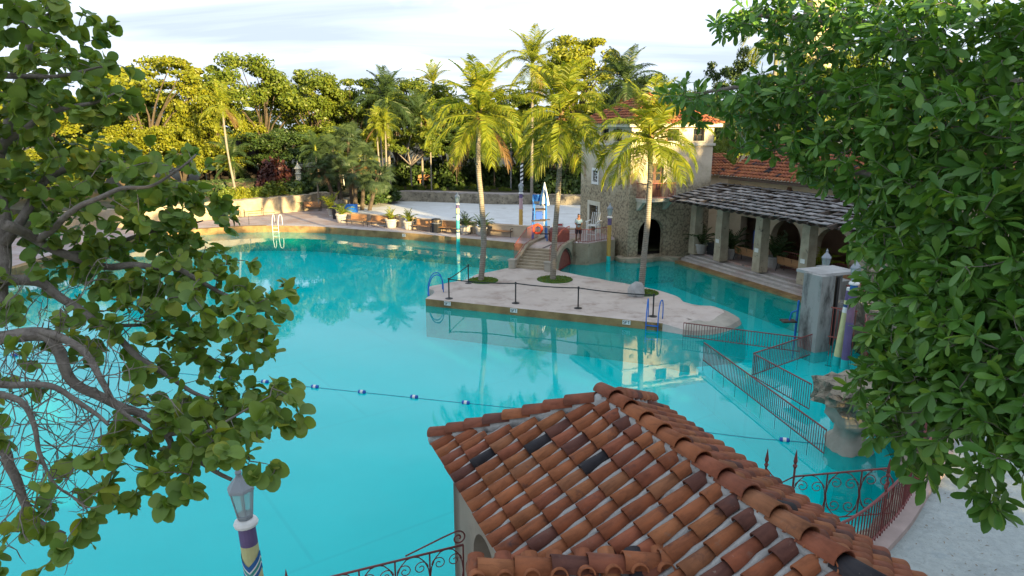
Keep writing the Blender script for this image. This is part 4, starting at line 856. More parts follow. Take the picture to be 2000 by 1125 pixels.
# ---------------------------------------------------------------- lamp posts
def lantern(parent, z, s=1.0, glass='lantern_glass', top='zinc'):
    f = MB(); n = 6; f.lathe([(0.11*s, 0.0), (0.175*s, 0.40*s)], (0, 0, z+0.06*s), n, cap=False); gl = f.build('glass', glass, parent)
    f = MB()
    for k in range(n): a = k*2*PI/n; f.tube([(0.113*s*math.cos(a), 0.113*s*math.sin(a), z+0.05*s), (0.178*s*math.cos(a), 0.178*s*math.sin(a), z+0.47*s)], 0.011*s, 4)
    for r, zz in ((0.117, 0.06), (0.18, 0.46)): f.tube([(r*s*math.cos(k*2*PI/n), r*s*math.sin(k*2*PI/n), z+zz*s) for k in range(n)], 0.014*s, 4, closed=True)
    f.build('lantern_frame', 'zinc' if top == 'zinc' else 'grey_metal', parent)
    f = MB(); f.lathe([(0.20*s, 0.46*s), (0.19*s, 0.50*s), (0.11*s, 0.60*s), (0.055*s, 0.66*s), (0.04*s, 0.70*s), (0.055*s, 0.73*s), (0.03*s, 0.77*s), (0.008*s, 0.83*s)], (0, 0, z), n); f.build('lantern_cap', top, parent)
    f = MB(); f.lathe([(0.10*s, 0), (0.12*s, 0.03*s), (0.115*s, 0.06*s)], (0, 0, z), n); f.build('lantern_base', 'zinc', parent)
def lamp(label, loc, H, bands, r=0.125, tilt=(0, 0), s=1.0, name='lamp_post', top='zinc', zig=()):
    t = thing(name, label, 'lamp post', loc); t.rotation_euler = (tilt[0], tilt[1], 0)
    for z0, z1, c in bands:
        f = MB(); f.lathe([(r*(1.0-0.10*z0/H), z0), (r*(1.0-0.10*z1/H), z1)], (0, 0, 0), 16); f.build('painted_band', c, t, smooth=False)
    f = MB(); f.lathe([(r*0.95, H-0.12), (r*1.22, H-0.11), (r*1.3, H-0.07), (r*1.15, H-0.03), (r*0.85, H+0.0)], (0, 0, 0), 16); f.build('collar', 'white_paint', t)
    for zc, hgt, c in zig:
        vs = []; n = 24
        for k in range(n): a = k*2*PI/n; w = 0.10*abs(((k/n*4) % 2)-1); rr = r*0.97+0.004; vs += [(rr*math.cos(a), rr*math.sin(a), zc+w*2), (rr*math.cos(a), rr*math.sin(a), zc+w*2+hgt)]
        MB().add(vs, [(2*k, 2*((k+1) % n), 2*((k+1) % n)+1, 2*k+1) for k in range(n)]).build('chevron', c, t)
    lantern(t, H, s, top=top); return t
lamp('near lamp post with purple, yellow and blue chevron bands under the seagrape branch', (-3.80, 8.93, 0.9), 1.86, [(0, 0.9, 'ochre_paint'), (0.9, 1.44, 'pale_yellow'), (1.44, 1.74, 'purple_paint')], 0.135, tilt=(0, -0.05), zig=[(0.85, 0.07, 'band_blue'), (0.92, 0.03, 'white_paint'), (0.95, 0.06, 'band_green'), (1.01, 0.03, 'white_paint'), (1.04, 0.09, 'band_blue')])
lamp('ochre yellow lamp post standing in the water beside the tower', (6.04, 42.05, 0), 3.0, [(-1.5, 0.5, 'turquoise_paint'), (0.5, 2.45, 'ochre_paint'), (2.45, 2.9, 'purple_paint')], 0.135)
lamp('pale banded lamp post with dark blue rings in the far pool', (-3.87, 48.5, 0), 3.1, [(-1.5, 0.55, 'turquoise_paint'), (0.55, 1.0, 'pale_cyan'), (1.0, 1.1, 'navy_paint'), (1.1, 1.2, 'pale_yellow'), (1.2, 1.32, 'navy_paint'), (1.32, 1.9, 'teal_paint'), (1.9, 2.3, 'pale_cyan'), (2.3, 2.38, 'navy_paint'), (2.38, 2.75, 'pale_yellow'), (2.75, 3.0, 'purple_paint')], 0.13)
lamp('purple lamp post with blue and yellow neck rings near the right gate', (11.8, 22.95, 0), 3.15, [(-1.5, 0.32, 'turquoise_paint'), (0.32, 1.7, 'purple_paint'), (1.7, 2.55, 'mauve_paint'), (2.55, 2.72, 'purple_paint'), (2.72, 2.86, 'pale_yellow'), (2.86, 3.05, 'band_blue')], 0.135)
pp = thing('mooring_pole', 'leaning pale yellow mooring pole beside the purple lamp post', 'pole', (11.66, 23.3, 0)); pp.rotation_euler = (0, 0.075, 0)
for z0, z1, c in ((-1.5, 0.32, 'turquoise_paint'), (0.32, 1.95, 'pale_yellow'), (1.95, 2.15, 'white_paint'), (2.15, 2.25, 'navy_paint'), (2.25, 2.4, 'pale_yellow'), (2.4, 2.75, 'purple_paint'), (2.75, 2.85, 'white_paint')): MB().lathe([(0.125, z0), (0.125, z1)], (0, 0, 0), 16).build('painted_band', c, pp)
lamp('pink and ochre lamp post standing on the white beach', (0.72, 55.3, 0.5), 2.75, [(0, 1.4, 'ochre_paint'), (1.4, 2.3, 'pink_paint'), (2.3, 2.65, 'purple_paint')], 0.16, s=1.15)
bp = thing('barber_pole', 'tall black and white spiral striped pole on the beach behind the pink lamp post', 'pole', (0.80, 57.2, 0.5))
vs = []; n = 12; K = 30
def sp(): 
    for par, c in ((0, 'white_paint'), (1, 'dark_plastic')):
        m_ = MB()
        for k in range(n):
            for j in range(-n, 40):
                if (j % 2) != par: continue
                z0 = max(0, 0.17*j+0.34*k/n); z1 = 0.17*(j+1)+0.34*k/n; z0b = max(0, 0.17*j+0.34*(k+1)/n); z1b = 0.17*(j+1)+0.34*(k+1)/n
                z1 = min(z1, 5.0); z1b = min(z1b, 5.0)
                if z1 <= z0 or z1b <= z0b: continue
                a, b = k*2*PI/n, (k+1)*2*PI/n; rr = 0.12
                m_.add([(rr*math.cos(a), rr*math.sin(a), z0), (rr*math.cos(b), rr*math.sin(b), z0b), (rr*math.cos(b), rr*math.sin(b), z1b), (rr*math.cos(a), rr*math.sin(a), z1)], [(0, 1, 2, 3)])
        m_.build('spiral_stripe', c, bp)['kind'] = 'stuff'
sp()
MB().lathe([(0.11, 5.0), (0.17, 5.05), (0.12, 5.12), (0.12, 5.4), (0.18, 5.45), (0.10, 5.55), (0.05, 5.7), (0.015, 5.85)], (0, 0, 0), 10).build('finial', 'ochre_paint', bp)
lamp('short yellow lamp post with grey lantern behind the concrete water gate', (13.4, 28.6, 0.2), 2.2, [(0, 2.1, 'cream_paint')], 0.12, s=1.1)
# small white garden lantern and area lights
gl_ = thing('garden_lantern', 'small white ornamental lantern among the shrubs above the tan wall', 'garden lantern', tuple(Yd(583, 352, 69))); gl_.location.z -= 0.3
MB().lathe([(0.28, 0), (0.26, 0.9), (0.34, 0.95), (0.22, 1.05), (0.24, 1.4), (0.4, 1.45), (0.2, 1.7), (0.08, 1.9), (0.02, 2.2)], (0, 0, 0), 8).build('body', 'cream_paint', gl_)
p0 = Yd(668, 300, 82); fl = thing('floodlight_pole', 'slim white pole with two floodlights rising among the trees', 'floodlight', (p0.x, 82, 1.4)); zt = Yd(668, 264, 82).z-1.4
MB().tube([(0, 0, 0), (0, 0, zt)], 0.09, 8).build('pole', 'white_paint', fl)
for s in (-1, 1):
    MB().tube([(0, 0, zt-0.1), (s*0.4, 0, zt), (s*0.5, 0, zt+0.25)], 0.06, 6).build('arm', 'white_paint', fl); MB().lathe([(0.12, 0), (0.3, 0.1), (0.32, 0.45), (0.2, 0.5)], (s*0.5, 0, zt+0.25), 10).build('lamp_head', 'white_paint', fl)
p1 = Yd(998, 360, 78); up_ = thing('utility_pole', 'slim grey pole with a small box at the back of the garden', 'pole', (p1.x, 78, 1.4)); MB().tube([(0, 0, 0), (0, 0, Yd(998, 255, 78).z-1.4)], 0.09, 8).build('shaft', 'grey_metal', up_); MB().box((-0.12, -0.15, 4.2), (0.5, 0.3, 0.4)).build('box', 'grey_metal', up_)
# ---------------------------------------------------------------- benches
def make_bench(label, loc, rz):
    t = thing('bench', label, 'bench', loc, rz, 'slatted park benches')
    for s in (-1, 1):
        f = MB(); x = s*0.84; f.tube([(x, -0.28, 0), (x, -0.26, 0.40), (x, 0.20, 0.42), (x, 0.30, 0.86)], 0.024, 5); f.tube([(x, 0.32, 0), (x, 0.20, 0.42)], 0.024, 5); f.tube([(x, -0.27, 0.40), (x, -0.27, 0.62), (x, 0.22, 0.64)], 0.022, 5); f.build('end_frame', 'black_iron', t)
    f = MB(); f.box((0, 0, 0), (1.64, 0.085, 0.03)); s0 = None
    for k in range(5):
        if s0 is None: s0 = f.build('seat_slat', 'bench_wood', t, loc=(0, -0.24+k*0.10, 0.435))
        else: inst('seat_slat', s0, t, (0, -0.24+k*0.10, 0.435))
    for k in range(5): inst('back_slat', s0, t, (0, 0.235+k*0.017, 0.50+k*0.085), (R(80), 0, 0))
    for s in (-.28, .28): f = MB(); f.tube([(s, 0.20, 0.42), (s, 0.335, 0.86)], 0.016, 4); f.build('back_strap', 'black_iron', t)
    return t
def face(p, target): d = Vector(target)-Vector(p); return math.atan2(d.x, -d.y)      # bench front is local -y
b0 = make_bench('sunlit bench at the far left by the tan wall, leftmost of the pair', (-25.0, 60.4, 0.5), R(38))
BN = [('sunlit bench by the tan wall, right one of the leftmost pair', (-23.6, 62.1, .5), R(40)), ('bench alone at the far end of the brick patio under the palm', (-19.2, 65.6, .5), R(6)),
      ('bench just right of the yellow potted palm', (-12.75, 55.95, .5), R(-27)), ('bench left of the potted fern at the beach gap', (-10.85, 54.9, .5), R(-27)),
      ('bench directly left of the black litter bin', (-6.85, 52.55, .5), R(-28)), ('bench directly right of the black litter bin', (-4.75, 51.55, .5), R(-28)), ('bench between the left island palm and the lifeguard chair', (-0.75, 50.0, .5), R(-26)),
      ('bench under the pergola between the first and second columns', (13.9, 39.7, .56), UA+R(90)), ('bench under the pergola between the second and third columns', (15.2, 36.4, .56), UA+R(90)), ('bench partly hidden behind the concrete water gate', (16.6, 33.0, .56), UA+R(90))]
for lab, loc, rz in BN: dup(b0, lab, loc, rz)
lb = thing('litter_bin', 'black square litter bin with hooded top between two benches', 'litter bin', (-5.80, 51.9, 0.5), R(-28))
MB().box((0, 0, 0.35), (0.52, 0.52, 0.7)).build('body', 'dark_plastic', lb); MB().box((0, 0, 1.02), (0.56, 0.56, 0.10), taper=0.85).build('hood', 'dark_plastic', lb)
for x, y in ((-.22, -.22), (.22, -.22), (.22, .22), (-.22, .22)): MB().box((x, y, 0.84), (0.06, 0.06, 0.27)).build('corner_post', 'dark_plastic', lb)
MB().box((0, 0, 0.715), (0.54, 0.54, 0.03)).build('rim', 'grey_metal', lb)
bb = thing('blue_bin', 'bright blue bin standing on the beach behind the low wall', 'bin', (-14.6, 62.0, 0.56), R(-15)); MB().box((0, 0, 0.45), (0.95, 0.75, 0.9), taper=0.93).build('body', 'blue_paint', bb); MB().box((0, 0, 0.94), (0.98, 0.78, 0.07)).build('lid', 'blue_paint', bb)
kb = thing('dark_bin', 'black bin behind the yellow potted palm', 'bin', (-15.5, 60.0, 0.5), R(-30)); MB().lathe([(0.3, 0), (0.36, 1.0), (0.38, 1.05), (0.3, 1.15)], (0, 0, 0), 12).build('body', 'dark_plastic', kb); MB().lathe([(0.38, 1.0), (0.40, 1.03), (0.38, 1.06)], (0, 0, 0), 12).build('rim', 'dark_plastic', kb)
# low walls behind the benches
def lowwall(label, a, b, h=0.85, w=0.4):
    a = Vector((*a, 0.45)); b = Vector((*b, 0.45)); t = thing('low_wall', label, 'low wall', tuple(a)); d = b-a
    f = MB(); f.bar(Vector((0, 0, h/2)), d+Vector((0, 0, h/2)), w, h); f.build('wall', 'low_wall', t)
    for e in (Vector((0, 0, 0)), d): MB().box(e+Vector((0, 0, h/2+0.06)), (w+0.12, w+0.12, h+0.1), math.atan2(d.y, d.x)).build('pier', 'low_wall', t)
    f = MB(); f.bar(Vector((0, 0, h+0.03)), d+Vector((0, 0, h+0.03)), w+0.06, 0.06); f.build('coping', 'low_wall', t)
lowwall('low tan wall behind the two left benches', (-14.6, 58.1), (-9.0, 54.9)); lowwall('low tan wall behind the litter bin', (-7.9, 54.0), (-3.0, 51.4)); lowwall('low tan wall behind the bench near the lifeguard chair', (-2.0, 50.9), (1.6, 49.2)); lowwall('low curved wall end by the blue bin', (-16.8, 64.0), (-14.8, 58.6))
lowwall('low tan wall left of the rules sign', (1.9, 49.0), (4.3, 48.2), 0.8)
# ---------------------------------------------------------------- stanchions on the island
ST = [(-3.01, 31.67), (-2.29, 34.99), (0.17, 30.79), (2.99, 29.87), (6.1, 28.49)]
labs = ['black barrier post at the front left corner of the island', 'black barrier post nearest the left island palm', 'second black barrier post along the island front from the left corner', 'third black barrier post along the island front from the left corner', 'black barrier post behind the right blue ladder']
s0 = None
for (x, y), lab in zip(ST, labs):
    t = thing('barrier_post', lab, 'barrier post', (x, y, 0.35), 0, 'belt barrier posts')
    if s0 is None:
        a = MB().lathe([(0.18, 0), (0.18, 0.025), (0.06, 0.06), (0.03, 0.07)], (0, 0, 0), 16).build('base', 'black_iron', t); b = MB().tube([(0, 0, 0.05), (0, 0, 0.92)], 0.033, 10).build('post', 'black_iron', t); c = MB().lathe([(0.042, 0.90), (0.045, 0.93), (0.045, 1.0), (0.02, 1.02)], (0, 0, 0), 10).build('head', 'black_iron', t); s0 = (a, b, c)
    else:
        for q in s0: inst(q.name.split('.')[0], q, t)
def belt(i, j, sag, z0=0.95):
    a = Vector((*ST[i], 0.35)); b = Vector((*ST[j], 0.35)); f = MB(); pts = [Vector((0, 0, z0)).lerp(b-a+Vector((0, 0, z0)), k/8)-Vector((0, 0, sag*4*(k/8)*(1-k/8))) for k in range(9)]
    for p, q in zip(pts[:-1], pts[1:]): pass
    vs = []
    d = (b-a).normalized(); nn = Vector((-d.y, d.x, 0))*0.003
    for p in pts: vs += [p+Vector((0, 0, .025))-nn, p-Vector((0, 0, .025))-nn, p-Vector((0, 0, .025))+nn, p+Vector((0, 0, .025))+nn]
    f.add(vs, [(4*k+m_, 4*k+(m_+1) % 4, 4*k+4+(m_+1) % 4, 4*k+4+m_) for k in range(8) for m_ in range(4)])
    o = f.build('belt', 'black_iron', [ob for ob in bpy.data.objects if ob.get('label') == labs[i]][0])
belt(0, 1, 0.02); belt(0, 2, 0.06); belt(2, 3, 0.05); belt(3, 4, 0.05)
# boulder on island
bm = bmesh.new(); bmesh.ops.create_icosphere(bm, subdivisions=3, radius=1)
for v in bm.verts:
    d = 1+0.18*mnoise.noise(v.co*1.5)+0.07*mnoise.noise(v.co*4); v.co = Vector((v.co.x*0.42*d, v.co.y*0.36*d, max(-0.05, v.co.z*0.5*d+0.22)))
me = bpy.data.meshes.new('boulder'); bm.to_mesh(me); bm.free(); me.materials.append(MATS['concrete']); o = bpy.data.objects.new('boulder', me); col.objects.link(o); o.location = (6.05, 32.2, 0.35); tag(o, 'grey boulder at the foot of the right island palm', 'boulder')
# depth markers: raised white plates with black strokes
GL = {'5': [(0, 1, 1, 1), (0, 1, 0, .55), (0, .55, .8, .55), (.8, .55, 1, .4), (1, .4, 1, .15), (1, .15, .8, 0), (.8, 0, 0, 0)], 'F': [(0, 0, 0, 1), (0, 1, 1, 1), (0, .5, .8, .5)], 'T': [(0, 1, 1, 1), (.5, 0, .5, 1)], '1': [(.5, 0, .5, 1), (.5, 1, .2, .75)], '0': [(0, 0, 0, 1), (0, 1, 1, 1), (1, 1, 1, 0), (1, 0, 0, 0)]}
def marker(label, loc, rz, text, w=0.34, h=0.19):
    t = thing('depth_marker', label, 'depth marker', loc, rz, 'pool depth markers'); MB().box((0, -0.006, 0), (w, 0.012, h)).build('plate', 'white_paint', t)
    n = len(text); cw = w/(n+0.7)
    for i, ch in enumerate(text):
        f = MB(); x0 = -w/2+0.42*cw+i*cw*1.05
        for a, b, c, d in GL[ch]: f.bar((x0+a*cw*.72, -0.0135, (b-.5)*h*.62), (x0+c*cw*.72, -0.0135, (d-.5)*h*.62), 0.003, 0.024, up=(0, 1, 0)) if False else f.tube([(x0+a*cw*.72, -0.0125, (b-.5)*h*.62), (x0+c*cw*.72, -0.0125, (d-.5)*h*.62)], 0.012, 4)
        f.build('numeral' if ch.isdigit() else 'letter', 'dark_plastic', t)
fa = math.atan2(27.45-31.69, 6.3+4.14)
for tt, lab in ((0.105, 'white 5FT depth marker under the front left barrier post'), (0.405, 'white 5FT depth marker near the middle of the island edge'), (0.865, 'white 5FT depth marker just left of the right blue ladder')):
    marker(lab, (-4.14+tt*10.44+math.sin(fa)*0.02, 31.69-tt*4.24-0.012, 0.225), fa, '5FT')
marker('small white depth marker on the far pool edge below the litter bin', (-8.25, 51.62, 0.33), R(-25), '10', 0.3, 0.22)
# ladders
def ladder(label, loc, rz, mat, group=None, drop=0.9):
    t = thing('pool_ladder', label, 'pool ladder', loc, rz, 'pool ladders')
    for s in (-1, 1):
        f = MB(); x = s*0.25; f.tube(catmull([(x*1.25, 0.55, 0), (x*1.25, 0.52, 0.55), (x*1.2, 0.35, 0.86), (x*1.05, 0.05, 0.80), (x, -0.16, 0.30), (x, -0.18, -0.3), (x, -0.18, -drop)], 4), 0.024, 7); f.build('side_rail', mat, t, smooth=True)
    for z in (-0.15, -0.45, -0.75): f = MB(); f.box((0, -0.18, z), (0.5, 0.09, 0.03)); f.build('rung', mat, t)
    return t
ladder('blue pool ladder at the left end of the island', (-4.0, 33.2, 0.35), R(-80), 'blue_paint'); ladder('blue pool ladder at the right end of the island front', (5.95, 27.75, 0.35), fa, 'blue_paint'); ladder('white pool ladder on the far left pool edge', (-19.3, 55.55, 0.5), R(-4), 'white_paint')
gr_ = thing('grab_rail', 'small dark handrail on the far left patio edge', 'handrail', (-21.8, 56.3, 0.5)); MB().tube([(0, 0, 0), (0, 0, 0.9), (1.9, 0.9, 0.9), (1.9, 0.9, 0)], 0.025, 6).build('rail', 'black_iron', gr_)
# lane lines with floats
def lane(label, pts, fl_):
    t = thing('lane_rope', label, 'lane rope', (*pts[0], 0)); P = [Vector((x-pts[0][0], y-pts[0][1], 0.012)) for x, y in pts]
    MB().tube(catmull(P, 4), 0.007, 5).build('rope', 'navy_paint', t)
    for k, (x, y) in enumerate(fl_):
        p = (x-pts[0][0], y-pts[0][1], 0.03); f = MB(); f.lathe([(0.02, -0.13), (0.062, -0.11), (0.062, -0.045)], (0, 0, 0), 10); f.lathe([(0.062, 0.045), (0.062, 0.11), (0.02, 0.13)], (0, 0, 0), 10)
        d = Vector(pts[-1])-Vector(pts[0]); o = f.build('float', 'deep_blue', t); o.location = p; o.rotation_euler = (0, PI/2, math.atan2(d.y, d.x)); g = MB(); g.lathe([(0.064, -0.045), (0.064, 0.045)], (0, 0, 0), 10); q = g.build('float_band', 'white_paint', o)
lane('rope of blue and white floats across the left part of the pool', [(-28, 27.0), (-18.62, 24.27), (-9.87, 21.96), (-1.43, 19.74), (0.6, 19.25)], [(-18.62, 24.27), (-13.5, 22.9), (-9.87, 21.96), (-8.27, 21.53), (-6.47, 21.07), (-4.83, 20.62), (-3.09, 20.2), (-1.43, 19.74)])
lane('rope with a blue and white float right of the gatehouse roof', [(0.6, 19.25), (5.97, 17.5), (7.42, 17.15), (8.6, 16.9)], [(7.42, 17.15)])
# railings standing in the pool
railing('pool_railing', 'red railing in the water from the island tip towards the concrete water gate', [(7.0, 26.75, -0.05), (10.95, 24.75, -0.05)], 0.62, 'red_iron', 0.105, 0.011, 0.024, 0.06, 0.4)
railing('pool_railing', 'short angled red railing in the water joining the concrete water gate', [(11.2, 24.4, -0.05), (8.26, 22.2, -0.05)], 0.85, 'red_iron', 0.105, 0.011, 0.024, 0.06, 0.4)
railing('pool_railing', 'inner red ramp railing in the water, short middle one', [(8.26, 22.1, -0.05), (9.0, 19.3, -0.05)], 0.85, 'red_iron', 0.105, 0.011, 0.024, 0.06, 0.4)
railing('pool_railing', 'long outer red ramp railing in the water behind the gatehouse roof', [(7.02, 23.8, -0.05), (8.16, 16.4, -0.05)], 0.72, 'red_iron', 0.105, 0.011, 0.024, 0.06, 0.4)
# concrete water gate
wg = thing('water_gate', 'tall stained concrete water gate with a brown sliding panel', 'gate structure', (11.45, 24.6, 0), UA)
MB().box((0.33, 0.45, 0.75), (0.66, 0.9, 4.4)).build('pillar', 'grey_wall', wg)
MB().box((1.82, 1.45, 0.75), (0.42, 1.0, 4.3)).build('pillar', 'grey_wall', wg)
MB().box((1.12, 0.9, 2.91), (1.85, 1.2, 0.11)).build('cap_slab', 'concrete', wg)
pn = MB().box((0.95, 0.62, 1.5), (0.07, 1.0, 2.65)).build('sliding_panel', 'brown_panel', wg)
for y in (0.13, 1.12): MB().box((0.95, y, 1.5), (0.11, 0.05, 2.7)).build('panel_frame', 'black_iron', pn)
MB().box((3.2, 2.6, 0.3), (1.8, 0.5, 3.4)).build('back_wall', 'grey_wall', wg)
MB().box((3.2, 1.6, 0.0), (2.2, 1.6, 2.4)).build('side_wall', 'grey_wall', wg)
for k in range(9): MB().box((2.1+k*0.11, 0.75, 1.75), (0.02, 0.02, 1.1)).build('grille_bar', 'red_iron_light', wg)
f = MB(); f.box((2.55, 0.75, 1.21), (1.0, 0.03, 0.04)); f.box((2.55, 0.75, 2.29), (1.0, 0.03, 0.04)); f.build('grille_frame', 'red_iron_light', wg)
fg = thing('grille_gate', 'tall open red bar gate on the front of the concrete water gate', 'gate', (11.75, 24.35, 0.0), UA-R(60))
for k in range(8): MB().box((0.11+k*0.11, 0, 0.72), (0.022, 0.022, 2.3)).build('bar', 'red_iron_light', fg)
for z in (-0.38, 0.75, 1.86): MB().box((0.47, 0, z), (0.9, 0.03, 0.045)).build('cross_bar', 'red_iron_light', fg)
bs = thing('blue_lift_post', 'blue post with a small dark seat in the water beside the concrete gate', 'pool lift', (11.4, 26.4, 0)); MB().tube([(0, 0, -1.5), (0.05, 0, 1.6)], 0.045, 7).build('post', 'blue_paint', bs); MB().box((-0.3, 0, 0.75), (0.55, 0.4, 0.06)).build('seat', 'dark_wood', bs); MB().tube([(0.03, 0, 1.2), (-0.2, 0, 1.1), (-0.25, 0, 0.78)], 0.03, 6).build('arm', 'blue_paint', bs)
# rocks and ironwork on the right bank
rockstrip('coral_bank', [(13.4, 27.0), (13.3, 24.5), (13.0, 22.4), (11.5, 20.4), (10.5, 18.0), (10.4, 16.2)], -0.6, 1.6, 3.5, 0.45, 'coral', 'dark coral rock bank along the right shore behind the big tree', 'rock bank', seed=8)
tag(rockstrip('coral_outcrop', [(14.2, 26.6), (15.4, 26.0), (17.0, 25.2)], 0.0, 3.4, 1.4, 0.3, 'coral', 'tall coral rock wall behind the painted poles', 'rock wall', seed=11))
rockstrip('coral_bank', [(9.6, 15.4), (8.9, 14.2), (8.0, 13.2), (6.9, 11.9), (5.2, 10.6), (3.4, 10.2)], -0.9, 0.85, 0.5, 0.28, 'coral', 'pale and dark coral rocks below the scrolled iron fence', 'rock bank', seed=9)
bm = bmesh.new(); bmesh.ops.create_icosphere(bm, subdivisions=5, radius=1)
mush = thing('mushroom_rock', 'pale mushroom shaped coral rock pillar standing in the pool', 'rock', (8.95, 16.75, 0))
prof = [(0.66, -1.6), (0.60, -0.35), (0.56, -0.05), (0.50, 0.2), (0.40, 0.42), (0.44, 0.6), (0.56, 0.75), (0.60, 0.95), (0.52, 1.15), (0.6, 1.22)]
def lumpy(prof, n, amp, fr, c, seed):
    vs = []; 
    for r, z in prof:
        for k in range(n):
            a = k*2*PI/n; p = Vector((math.cos(a)*r, math.sin(a)*r, z)); d = 1+amp*mnoise.noise(p*fr+Vector((seed, 0, 0)))+amp*.5*mnoise.noise(p*fr*3); vs.append((c[0]+p.x*d, c[1]+p.y*d, z+0.3*amp*mnoise.noise(p*fr*2)+c[2]))
    K = len(prof); fs = [(i*n+k, i*n+(k+1) % n, (i+1)*n+(k+1) % n, (i+1)*n+k) for i in range(K-1) for k in range(n)]+[tuple(range((K-1)*n, K*n)), tuple(range(n-1, -1, -1))]
    return MB().add(vs, fs)
lumpy(prof, 40, 0.32, 2.0, (0, 0, 0), 3).build('stem', 'smooth_rock', mush, smooth=True)
lumpy([(0.45, 1.08), (0.66, 1.13), (0.84, 1.2), (0.94, 1.3), (1.0, 1.42), (0.92, 1.5), (1.0, 1.6), (0.9, 1.7), (0.8, 1.78), (0.6, 1.83), (0.4, 1.86), (0.15, 1.88)], 56, 0.5, 2.3, (0.12, 0.05, 0), 6).build('cap', 'coral', mush)
def scroll(c, r, ang, turns, ax, flip=1, n=22):
    """spiral in the vertical plane through c with horizontal axis ax"""
    out = []
    for k in range(n+1):
        t = k/n; rr = r*(1-0.82*t); a = ang+flip*turns*2*PI*t; out.append(Vector(c)+Vector(ax)*rr*math.cos(a)+Vector((0, 0, 1))*rr*math.sin(a))
    return out
def iron_panel(t, a, b, za, zb, h, mat='red_iron', n=3):
    """scrolled panel between a and b (local), top heights za, zb above base"""
    a = Vector(a); b = Vector(b); d = (b-a); L = d.length; ax = d.normalized()
    top = [a.lerp(b, k/10)+Vector((0, 0, za+(zb-za)*k/10-0.10*math.sin(k/10*PI)*0)) for k in range(11)]
    MB().tube(top, 0.018, 6).build('top_rail', mat, t); MB().tube([p-Vector((0, 0, h)) for p in top], 0.013, 6).build('bottom_rail', mat, t)
    for i in range(n):
        c = a.lerp(b, (i+.5)/n)+Vector((0, 0, za+(zb-za)*(i+.5)/n-h/2)); w = L/n
        for s in (-1, 1):
            for q in (-1, 1):
                f = MB(); f.tube(scroll(c+ax*s*w*.23+Vector((0, 0, q*h*.24)), min(w*.22, h*.23), PI/2*(1-s)+0, 1.4, ax, q*s), 0.008, 5); f.build('scroll', mat, t)
        f = MB(); f.tube([c+ax*w*.5*math.cos(k*PI/8)*.98+Vector((0, 0, h*.5*math.sin(k*PI/8))) for k in range(16)], 0.009, 5, closed=True); f.build('ring', mat, t)
        e = a.lerp(b, i/n); z = za+(zb-za)*i/n; MB().tube([e+Vector((0, 0, z-h)), e+Vector((0, 0, z))], 0.014, 5).build('upright', mat, t)
def spike(t, p, h, mat='red_iron', r=0.022):
    MB().tube([Vector(p), Vector(p)+Vector((0, 0, h))], r, 6).build('post', mat, t); MB().lathe([(r, 0), (r*2.1, 0.05), (r*1.0, 0.09), (r*1.9, 0.14), (0.003, 0.38)], Vector(p)+Vector((0, 0, h)), 6).build('spearhead', mat, t)
sf = thing('scroll_fence', 'curved red wrought iron fence with scrolls on the right plaza kerb', 'fence', (6.97, 11.28, 1.13))
kp = [Vector((x-6.97, y-11.28, 0)) for x, y in PKERB]; kp = [p for p in kp]; 
acc = 0
fp = kp[5:]; top = []
for i, p in enumerate(fp): top.append(p+Vector((0, 0, 0.86)))
MB().tube(top, 0.026, 6).build('top_rail', 'red_iron', sf); MB().tube([p-Vector((0, 0, 0.78)) for p in top], 0.018, 5).build('bottom_rail', 'red_iron', sf)
for a, b in zip(fp[:-1], fp[1:]):
    n = max(1, round((b-a).length/0.12))
    for k in range(n): p = a.lerp(b, k/n); baluster(sf, (p.x, p.y, 0.0), 0.86, 'red_iron', 0.012)
for i in range(4, len(fp)-1, 3):
    for q in (-1, 1): f = MB(); ax = (fp[i]-fp[i-1]).normalized(); f.tube(scroll(fp[i]+Vector((0, 0, 0.98)), 0.11, PI/2*(1-q), 1.3, ax, q), 0.011, 5); f.build('scroll', 'red_iron', sf)
    spike(sf, fp[i]+Vector((0, 0, 0)), 1.15, r=0.02)
gp = thing('scroll_screen', 'red wrought iron screen with spear posts reaching from gatehouse to plaza fence', 'iron screen', (4.9, 11.15, 1.0))
iron_panel(gp, (0.35, 0.42, 0), (2.07, 0.13, 0), 0.98, 1.32, 0.92, n=3); spike(gp, (0.35, 0.42, -1.2), 2.35); spike(gp, (-0.05, 0.75, -1.2), 2.2, r=0.022)
MB().tube([(0.35, 0.42, 0.98), (0.2, 0.54, 0.8), (0.05, 0.66, 0.86), (-0.05, 0.75, 0.98)], 0.014, 5).build('swag', 'red_iron', gp)
nf = thing('scroll_railing', 'red wrought iron scroll railing at the bottom edge left of the gatehouse', 'railing', (-0.76, 9.42, 0.95))
iron_panel(nf, (0, 0, 0), (-2.0, -0.75, 0), 1.04, 0.98, 0.85, n=4); f = MB(); f.tube([Vector((-0.85, -0.32, 1.06)), Vector((-0.3, -0.11, 1.24)), Vector((-0.1, -0.04, 1.30))]+scroll((-0.07, -0.03, 1.18), 0.12, PI/2, 1.4, (0.93, 0.36, 0), -1), 0.013, 5); f.build('crest_scroll', 'red_iron', nf)
sk = thing('spear_post', 'single dark red spear topped post at the bottom edge right of the near lamp', 'fence post', (-3.25, 8.62, 0.9)); spike(sk, (0, 0, 0), 0.85)
uf = thing('upper_fence', 'red iron fence with scrolls on the right bank, half hidden by the big tree', 'fence', (9.9, 18.1, 1.5))
iron_panel(uf, (0, 0, 0), (0.9, 2.0, 0), 1.1, 1.25, 0.95, n=4); iron_panel(uf, (0.9, 2.0, 0), (2.3, 2.3, 0), 1.25, 1.1, 0.95, n=3); iron_panel(uf, (0, 0, 0), (1.4, -1.0, 0), 1.1, 0.7, 0.95, n=3)
for k in range(16): t_ = k/15; baluster(uf, (0.9*t_, 2.0*t_, 0), 1.12, 'red_iron', 0.012)
